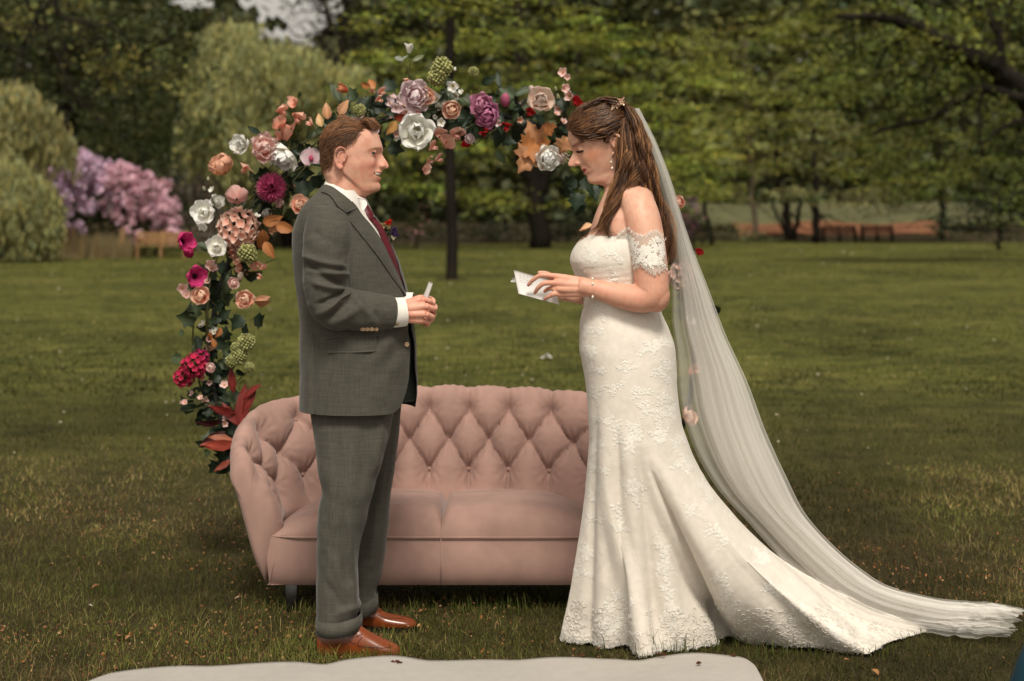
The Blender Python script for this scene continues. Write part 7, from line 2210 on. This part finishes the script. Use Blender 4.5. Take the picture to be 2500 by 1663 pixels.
def lockset(guides, n, spread, wave, K=26, rad=.0011, hi=.3, yj=.012):
    """n strands interpolated between neighbouring guide curves [(px,py,Y)...]"""
    Gs = [cr(np.array(g, float), K) for g in guides]
    out = []; cols = []
    nl = max(1, n // 13)
    for _ in range(nl):
        u = rng.random() * (len(Gs) - 1); i = int(u); f = u - i
        base_ = Gs[i] * (1 - f) + (Gs[min(i + 1, len(Gs) - 1)] * f if len(Gs) > 1 else 0)
        ph = 2.2 * math.sin(u * 2.3 + len(Gs)) + .8 * rng.normal(); am = wave * (.7 + .6 * rng.random()); wl = rng.uniform(2.0, 2.7)
        t = np.linspace(0, 1, K)
        off = rng.normal(0, spread, 2)
        lc = hc(1, 1, hi)[0]; yl = rng.normal(0, yj)
        for s in range(14):
            o2 = off + rng.normal(0, max(.9, spread * .20), 2)
            e_ = rng.uniform(.80, 1.0); tq = np.linspace(0, e_, K) * (K - 1); c = np.stack([np.interp(tq, np.arange(K), base_[:, d_]) for d_ in range(3)], -1)
            gr = .35 + .65 * sst(0, .25, t)
            c[:, 0] += o2[0] * gr + am * np.sin(ph + wl * 6.28 * t) * sst(.15, .6, t)
            c[:, 1] += o2[1] * gr * .5 + am * .3 * np.cos(ph + wl * 6.28 * t) * sst(.15, .6, t)
            c[:, 2] += rng.normal(0, .003) + yl + .016 * np.cos(ph + wl * 6.28 * t) * sst(.15, .6, t)
            out.append(P(c[:, 0], c[:, 1], c[:, 2])); cols.append(lc * (.75 + .5 * rng.random()))
    strands(hb_, np.array(out), rad, 3, np.array(cols))
# swept back over the crown to the clip
over = []; oc = []
for k in range(1500):
    # start along the front hairline, end at the gathered knot
    w_ = rng.random()
    side = rng.uniform(-.06, .068)
    a0 = 70 - 260 * abs(side) ** 1.2 - rng.random() * 26; b0 = np.interp(abs(side), [0, .03, .05, .07], [64, 56, 34, 14]) + rng.random() * 30
    p0 = np.array([a0, b0, side]); p2 = np.array([-74 + rng.normal(0, 5), 48 + rng.normal(0, 9), side * .35 + rng.normal(0, .008)])
    t = np.linspace(0, 1, 14)[:, None]
    mid_ = np.array([(a0 - 70) / 2 + 4, max(b0, 50) * .5 + 52 - 500 * abs(side), side * 1.25])
    c = (1 - t) ** 2 * p0 + 2 * t * (1 - t) * mid_ + t ** 2 * p2
    Wp = Hb.w(c[:, 0], c[:, 1], c[:, 2])
    # keep on the outside of the cap
    nw = []
    for p in Wp:
        loc_, n_, i_, d_ = cbv2.find_nearest(Vector(p))
        n_ = np.array(n_); q0 = np.array(loc_)
        if n_ @ (q0 - Hb.w(-10, 20, 0)) < 0:
            n_ = -n_
        nw.append(q0 + n_ * (.002 + .0055 * rng.random()))
    nw = np.array(nw); nw[1:-1] = (nw[:-2] + nw[1:-1] * 2 + nw[2:]) / 4
    nw += rng.normal(0, .0008, 3)
    over.append(nw)
strands(hb_, np.array(over), .0009, 3, hc(1500, 1.0, .26))
# soft volume on the crown
hb_.ell(Hb.w(-50, 56, .0), (.040, .045, .030), 16, 10, col=(.05, .022, .011))
lockset([[(1440, 252, 5.84), (1480, 238, 5.83), (1520, 248, 5.84), (1540, 268, 5.85)], [(1420, 268, 5.80), (1470, 250, 5.79), (1515, 262, 5.80), (1538, 280, 5.83)]], 200, 3, 1, 14, .0011, .3, .006)
# side section drawn back above the ear
lockset([[(1392, 318, 5.825), (1420, 322, 5.795), (1465, 318, 5.785), (1505, 300, 5.79), (1532, 282, 5.82)], [(1402, 330, 5.81), (1440, 340, 5.79), (1485, 335, 5.78), (1512, 318, 5.785), (1534, 292, 5.82)], [(1384, 312, 5.84), (1410, 312, 5.80), (1455, 300, 5.79), (1500, 284, 5.80), (1530, 274, 5.83)]], 420, 3, 1.0, 16, .0011, .3, .004)
# mass at the back falling from the clip
hm = hring(sr([(262, 1500, 1548, .045, 5.86), (300, 1508, 1566, .066, 5.86), (350, 1516, 1580, .072, 5.86), (400, 1518, 1592, .072, 5.86), (450, 1526, 1602, .070, 5.87), (490, 1552, 1612, .07, 5.90), (540, 1590, 1624, .05, 5.90), (600, 1618, 1636, .02, 5.88)], 40), 5.86, 40)
hb_.grid(hm, wrap=True, cap=True, col=np.tile(np.array([.035, .016, .009]), (40 * 40 + 2, 1)))
lockset([[(1520, 292, 5.80), (1512, 340, 5.775), (1515, 400, 5.77), (1512, 445, 5.765), (1498, 490, 5.745), (1478, 530, 5.735), (1474, 560, 5.73), (1496, 580, 5.725), (1488, 593, 5.725)],
         [(1526, 288, 5.80), (1522, 345, 5.775), (1524, 405, 5.765), (1520, 450, 5.755), (1503, 500, 5.74), (1482, 545, 5.73), (1490, 572, 5.72), (1504, 585, 5.72), (1494, 598, 5.72)]], 648, 5, 11, 20, .0009, .3, .006)
lockset([[(1512, 330, 5.785), (1508, 380, 5.775), (1503, 430, 5.765), (1500, 475, 5.755), (1480, 510, 5.74), (1468, 540, 5.735), (1462, 555, 5.735), (1432, 566, 5.74)],
         [(1515, 335, 5.785), (1512, 390, 5.775), (1508, 440, 5.765), (1503, 480, 5.755), (1486, 515, 5.745), (1470, 552, 5.735), (1450, 566, 5.735), (1436, 572, 5.735)]], 175, 4, 5, 22, .0009, .35, .005)
lockset([[(1532, 280, 5.82), (1528, 340, 5.785), (1536, 400, 5.775), (1540, 440, 5.772), (1552, 470, 5.775), (1580, 494, 5.83), (1606, 530, 5.87), (1622, 580, 5.88), (1632, 620, 5.87)],
         [(1540, 276, 5.83), (1545, 340, 5.79), (1556, 400, 5.78), (1570, 445, 5.785), (1590, 485, 5.82), (1610, 530, 5.86), (1626, 575, 5.87), (1634, 615, 5.86), (1640, 648, 5.85)],
         [(1545, 272, 5.85), (1562, 335, 5.81), (1580, 400, 5.80), (1596, 450, 5.80), (1610, 500, 5.81), (1622, 545, 5.82), (1632, 585, 5.825), (1634, 625, 5.83), (1630, 652, 5.83)]], 1900, 6, 10, 18, .0009, .3, .010)
lockset([[(1516, 300, 5.795), (1518, 350, 5.775), (1530, 395, 5.765), (1542, 430, 5.762), (1534, 455, 5.76), (1520, 470, 5.755)],
         [(1530, 300, 5.795), (1538, 350, 5.775), (1552, 400, 5.768), (1560, 440, 5.768), (1552, 470, 5.765), (1540, 480, 5.765)]], 486, 6, 11, 18, .0009, .34, .006)
lockset([[(1522, 258, 5.808), (1538, 285, 5.785), (1550, 330, 5.777), (1566, 375, 5.775), (1580, 420, 5.78)], [(1538, 260, 5.812), (1556, 298, 5.785), (1572, 345, 5.78), (1587, 395, 5.78), (1600, 440, 5.79)], [(1546, 264, 5.83), (1564, 300, 5.805), (1579, 345, 5.80), (1592, 395, 5.80), (1604, 440, 5.81)]], 560, 4, 4, 20, .0009, .28, .008)
fly = []
for k in range(150):
    p = np.array(over[rng.integers(0, len(over))]); d = rng.normal(0, 1, 3); d[1] *= .4; d /= np.linalg.norm(d)
    fly.append(p + d * .012 * np.linspace(0, 1, 14)[:, None] ** 1.5 + np.array([0, 0, .004]))
strands(hb_, np.array(fly), .00035, 3, hc(150, 1.2, .4))
# wisps in front of the ear
lockset([[(1470, 330, 5.79), (1462, 350, 5.787), (1474, 360, 5.787)], [(1478, 334, 5.788), (1484, 345, 5.785), (1498, 342, 5.780)]], 36, 2, 1, 10, .0008, .2, .002)
hb_.build('hair', M_hair, bride)
# hair comb of small gold leaves and blossoms
b = MB(); b2 = MB()
cp_ = cr(np.array([(1473, 283, 0), (1482, 272, 0), (1494, 266, 0), (1506, 258, 0), (1516, 250, 0), (1522, 246, 0)], float), 40)[:, :2]
for k in range(0, 40):
    x, y = cp_[k]
    p0 = P(x, y, 5.792 + .0006 * abs(k - 20)) + [0, -.004, 0]
    for _ in range(3):
        d = rng.normal(size=3) * [1, .5, 1]; d /= np.linalg.norm(d)
        L = .007 + .008 * rng.random() * (1 + .6 * sst(20, 36, k))
        V, Fs, c = petal(L, L * .55, .2, .4, .05, (.5, .28, .17), (.62, .40, .26), .6, 4, 3)
        b.add((V @ rotm(rng.random() * 6.28, 50).T) @ facing(d).T + p0 + rng.normal(0, .003, 3), *Fs)
    if k % 4 == 1:
        b2.ell(p0 + [0, -.004, rng.normal(0, .004)], (.0028,) * 3, 8, 6)
cmb = b.build('hair_comb', M_gold, bride)
b2.build('pearl_beads', M_pearl, cmb)

# ---- veil
def tulle(name):
    m = bpy.data.materials.new(name); m.use_nodes = True
    t = m.node_tree; t.nodes.remove(t.nodes['Principled BSDF'])
    at = t.nodes.new('ShaderNodeVertexColor'); at.layer_name = 'col'
    df = t.nodes.new('ShaderNodeBsdfDiffuse'); df.inputs['Color'].default_value = (.86, .83, .78, 1)
    tl = t.nodes.new('ShaderNodeBsdfTranslucent'); tl.inputs['Color'].default_value = (.86, .83, .78, 1)
    m1 = t.nodes.new('ShaderNodeMixShader'); m1.inputs[0].default_value = .30
    trn = t.nodes.new('ShaderNodeBsdfTransparent'); m2 = t.nodes.new('ShaderNodeMixShader')
    t.links.new(at.outputs['Color'], m2.inputs[0])       # how tightly the net is gathered: 0 open, 1 dense
    t.links.new(df.outputs[0], m1.inputs[1]); t.links.new(tl.outputs[0], m1.inputs[2]); t.links.new(trn.outputs[0], m2.inputs[1]); t.links.new(m1.outputs[0], m2.inputs[2]); t.links.new(m2.outputs[0], t.nodes['Material Output'].inputs['Surface'])
    return m
M_veil = tulle('ivory_tulle')
VL = [(1541, 266), (1572, 355), (1599, 436), (1622, 518), (1635, 590), (1640, 680), (1640, 770), (1650, 860), (1656, 960), (1688, 1080), (1742, 1180), (1826, 1275), (1905, 1362), (2000, 1450), (2120, 1515), (2267, 1546), (2375, 1556), (2500, 1553)]
VR = [(1560, 264), (1604, 352), (1640, 446), (1665, 530), (1687, 596), (1729, 705), (1771, 817), (1824, 933), (1870, 1056), (1921, 1168), (1962, 1249), (2038, 1336), (2102, 1390), (2166, 1430), (2240, 1450), (2330, 1466), (2425, 1470), (2545, 1500)]
VY = [5.865, 5.90, 5.93, 5.95, 5.965, 5.98, 6.0, 6.01, 6.02, 6.03, 6.05, 6.08, 6.10, 6.12, 6.15, 6.2, 6.2, 6.2]
NTv = 190; NSv = 150
vl = cr(np.c_[VL, np.zeros(18)], NTv)[:, :2]; vr = cr(np.c_[VR, np.zeros(18)], NTv)[:, :2]
tv = np.linspace(0, 1, NTv)
# keep rows paired by index along the garment, not by arc length alone
idx = np.linspace(0, 17, NTv)
vl = np.stack([pch(np.arange(18), np.array(VL, float)[:, k], idx) for k in (0, 1)], -1); vr = np.stack([pch(np.arange(18), np.array(VR, float)[:, k], idx) for k in (0, 1)], -1)
vy = pch(np.arange(18), VY, idx)
def veil_layer(seed, yoff, nf, il, ir, dens):
    s = np.linspace(0, 1, NSv)[None]
    i2 = np.arange(NTv)[:, None] / NTv
    ph = seed * 1.7 + 2.4 * fbm(s * 3 + 0 * i2, i2 * 1.1, seed)
    w = np.sin(2 * np.pi * nf * s + ph) + .3 * np.sin(2 * np.pi * nf * 2.7 * s + 2.1 * ph)
    ss = s + .03 * np.sin(2 * np.pi * nf * s + ph + 1.2) * np.sin(np.pi * s)
    ss = np.clip(il + (1 - il - ir) * ss, 0, 1)
    # the loose end lies crumpled, with an uneven edge
    ie = idx[:, None] - 0.8 * fbm(s * 5 + 3, 0 * s, seed + 4) * sst(14.5, 17, idx)[:, None]
    g = lambda A, k: pch(np.arange(18), np.array(A, float)[:, k], ie.ravel()).reshape(ie.shape)
    X = g(VL, 0) * (1 - ss) + g(VR, 0) * ss; Yp = g(VL, 1) * (1 - ss) + g(VR, 1) * ss
    cr_ = sst(14.2, 16, idx)[:, None]
    crumple = cr_ * (fbm(X * .035, Yp * .06, seed + 9) - .5)
    Yp = Yp + 16 * crumple
    amp = np.interp(tv, [0, .1, .4, .7, .85, 1], [.003, .007, .013, .013, .012, .012])[:, None]
    vyy = pch(np.arange(18), VY, ie.ravel()).reshape(ie.shape)
    Yw = vyy + yoff * np.interp(tv, [0, .2, 1], [.2, 1, 1])[:, None] - .06 * np.sin(np.pi * s) + amp * w + .05 * crumple
    out = np.zeros((NTv, NSv, 3))
    gy = GY(Yp, .018 + .010 * (w + 1.3) + .09 * np.abs(crumple))
    for i in range(NTv):
        for j in range(NSv):
            y = Yw[i, j]
            if tv[i] > .45:
                d = P(X[i, j], Yp[i, j], 1.0) - CAMP; L = np.linalg.norm(d)
                h = dbv.ray_cast(Vector(CAMP), Vector(d / L))
                if h[0] is not None:
                    y = min(y, h[0][1] - .010 - .004 * (w[i, j] + 1.3))
                if Yp[i, j] > YH + 60:
                    y = min(y, gy[i, j])
            out[i, j] = (X[i, j], Yp[i, j], y)
    D = out[..., 2]
    for _ in range(6):
        D[1:-1, 1:-1] = (D[1:-1, 1:-1] * 2 + D[:-2, 1:-1] + D[2:, 1:-1] + D[1:-1, :-2] + D[1:-1, 2:]) / 6
    k = ss * 1.0
    st = vn(k * 34 + 0 * i2, i2 * 1.3, seed + 1) * .5 + vn(k * 80 + 0 * i2, i2 * 1.0, seed + 2) * .3 + vn(k * 13 + 0 * i2, i2 * 1.6, seed + 3) * .4
    al = np.clip(dens[0] + dens[1] * (st - .6) * 1.0, .05, .97)
    return P(out[..., 0], out[..., 1], D), np.repeat(al.reshape(-1, 1), 3, 1)
G_, c_ = veil_layer(2, 0.0, 2.6, 0.0, 0.0, (.34, .22))
MB().grid(G_, col=c_).build('veil', M_veil, bride)
b = MB()
G_, c_ = veil_layer(5, 0.05, 2.2, .20, .05, (.58, .28)); b.grid(G_, col=c_)
G_, c_ = veil_layer(8, .09, 1.7, .30, .12, (.60, .22)); b.grid(G_, col=c_)
b.build('veil_gathers', M_veil, bride)
# fine rolled edge of the veil
b = MB(); b.tube(P(vr[:, 0], vr[:, 1], vy - .01)[:150], .0009, 5, False, col=(.5, .5, .5))
b.build('veil_edge', M_veil, bride)
for a in ((1724, 712, .7, 60, 1), (1716, 690, .6, 50, 0), (1728, 735, .6, 70, 1)):
    pass

# ---- the paper she reads
M_ink = mat('grey_ink', (0.30, 0.30, 0.33), .8, .1)
pc_ = [(1254, 659, 5.80), (1330, 681, 5.795), (1266, 717, 5.775), (1366, 744, 5.785)]
A0, A1, B0, B1 = [P(*p) for p in pc_]
A1 = P(1352, 686, 5.80)
g = np.array([[A0 * (1 - s) + A1 * s + (B0 * (1 - s) + B1 * s - A0 * (1 - s) - A1 * s) * v + np.array([0, .006 * math.sin(math.pi * v) + .003 * math.sin(2 * s * 3.1), 0]) for s in np.linspace(0, 1, 14)] for v in np.linspace(0, 1, 10)])
pm = patch(g, .0006)
fl = np.array([[P(1254, 676, 5.802), P(1262, 690, 5.80)], [P(1246, 688, 5.812), P(1262, 691, 5.802)]])
patch(fl, .0006, mb=pm)
rd = thing('sheet_of_paper', 'folded sheet of white paper with faint writing in the hands of the woman', 'paper', A0)
pm.build('sheet', M_paper, rd)
b = MB()
pbv = bvh_of(g.reshape(-1, 3), [grid_faces(10, 14)])
for ln in range(3):
    x = 1268; y0 = 671 + ln * 7
    pts = []
    while x < 1302:
        pts.append((x, y0 + (x - 1268) * .28 + rng.normal(0, 1.6))); x += rng.uniform(1.2, 2.2)
    for k in range(0, len(pts) - 4, 5):
        c = [onto(pbv, a, b__, .0008, 5.79) for a, b__ in pts[k:k + 4]]
        b.tube(c, .0004, 4, False)
b.build('handwriting', M_ink, rd)
# ------------------------------------------------------------ aisle runner and small things on the ground
M_runner = mat('white_felt', (0.40, 0.375, 0.345), 0.95, 0.1, noise=[(3, .05, U1), (30, .04, U1)], bump=[(5, .25, U1), (90, .1, U1)])
re = cr(np.array([[*gpt(a, b), 0] for a, b in RUN_EDGE]), 200)[:, :2]
y1 = 2.6
rows = []
for s in np.linspace(0, 1, 40):
    y = re[:, 1] * (1 - s ** 1.3) + y1 * s ** 1.3
    x = re[:, 0] + 0 * s
    z = 0.016 + .006 * (fbm(x * 4, y * 4, 7) - .5) + .010 * np.sin(x * 7 + 2 * np.sin(x * 3)) * np.exp(-((s) / .12) ** 2) + .004
    z = np.maximum(z, .006)
    if s == 0:
        rows.append(np.stack([x, y, z - .006], -1))
    rows.append(np.stack([x, y, z], -1))
tag(MB().grid(np.array(rows)).build('aisle_runner', M_runner), 'white felt aisle runner with wavy edge on the grass at the bottom', 'carpet')
M_twig = mat('dry_catkin', (0.085, 0.032, 0.018), .9, .1)
def catkin(px, py, s, label, n=9):
    c = np.array([*gpt(px, py), .026]); b = MB()
    for k in range(n):
        a = rng.random() * 6.28; L = s * (.4 + .8 * rng.random())
        o_ = rng.normal(0, s * .3, 3) * [1, 1, .1]
        p = c + o_; e = p + np.array([math.cos(a) * L, math.sin(a) * L * .8, .004 * rng.random()])
        b.tube([p, (p + e) / 2 + rng.normal(0, s * .08, 3) * [1, 1, .4] + [0, 0, .003], e], [.0012, .0022, .0008], 5)
    for k in range(5):
        b.ell(c + rng.normal(0, s * .45, 3) * [1, 1, .1] + [0, 0, .003], (.004, .003, .0025), 6, 4)
    tag(b.build('dry_catkin', M_twig), label, 'catkin', 'dry catkins dropped on the runner')
for a in ((968, 1637, .018, 'brown dry catkin on the runner just below the brown shoes'), (1617, 1617, .016, 'largest reddish catkin on the runner under the lace hem'), (1790, 1621, .010, 'small catkin near the right corner of the runner'), (1708, 1640, .012, 'thin stalked catkin low on the right part of the runner'), (1423, 1622, .009, 'dark red crumb on the runner edge left of the hem')):
    catkin(*a)
# larger fallen leaves
def dryleaf(px, py, L, c, label, a=None):
    G, C = leafmesh('ovate', c, .5, .6, 3)
    x, y = gpt(px, py); a = rng.random() * 6.28 if a is None else a
    Rz = np.array([[math.cos(a), -math.sin(a), 0], [math.sin(a), math.cos(a), 0], [0, 0, 1]])
    V = (G.reshape(-1, 3) * L * .62 * np.array([1, 1, .5])) @ Rz.T + [x, y, .022]
    C = C * .72
    tag(mk('fallen_leaf', V, [grid_faces(*G.shape[:2])], M_attr, None, True, C.reshape(-1, 3)), label, 'leaf', 'larger dry leaves lying in the grass')
for px, py, L, c, lb in ((245, 1440, .07, (.33, .15, .07), 'curled rust brown leaf in the grass left of the sofa leg'), (290, 1568, .075, (.50, .27, .14), 'pale tan leaf at the lower left above the runner corner'), (318, 1566, .05, (.46, .24, .12), 'small tan leaf touching the pale leaf at the lower left'), (590, 1470, .05, (.52, .33, .22), 'pinkish curled leaf left of the black sofa leg'), (165, 1372, .05, (.52, .33, .12), 'yellow tan leaf far left in the middle of the lawn'), (215, 1490, .035, (.6, .5, .42), 'whitish folded leaf in the left foreground'), (2050, 1165, .08, (.46, .22, .09), 'orange leaf in the grass right of the veil'), (2440, 1480, .04, (.42, .2, .1), 'rusty leaf above the far tip of the veil'), (2130, 1650, .06, (.5, .24, .09), 'orange leaf at the bottom right below the train'), (2060, 1626, .05, (.5, .25, .1), 'tan leaf just under the hem of the train'), (88, 1430, .03, (.45, .2, .08), 'tiny orange leaf at the far left edge')):
    dryleaf(px, py, L, c, lb)
b = MB()
x, y = gpt(1320, 880)
G = np.array([[(x + .10 * u + .02 * math.sin(7 * v), y + .09 * v, .02 + .05 * math.exp(-((u - .6) / .25) ** 2) * (1 - v) + .02 * v * u) for u in np.linspace(0, 1, 9)] for v in np.linspace(0, 1, 7)])
b.grid(G)
tag(b.build('scrap_of_paper', M_paper), 'crumpled white scrap lying on the lawn between the couple', 'paper')
# dark teal corner of somebody's clothing at the bottom right of the picture
M_teal = mat('teal_cloth', (0.010, 0.040, 0.062), .85, .15, noise=[(20, .15, U1)])
b = MB()
c0 = P(2640, 1800, 3.2)
pts = cr(np.array([P(2790, 1490, 3.25), P(2660, 1580, 3.22), P(2600, 1690, 3.2), P(2580, 1830, 3.2), P(2600, 2000, 3.2)]), 30)
b.tube(pts, np.interp(np.linspace(0, 1, 30), [0, .3, 1], [.075, .095, .11]), 28)
tag(b.build('draped_cloth', M_teal), 'rounded dark teal cloth, cut off at the bottom right corner', 'cloth')
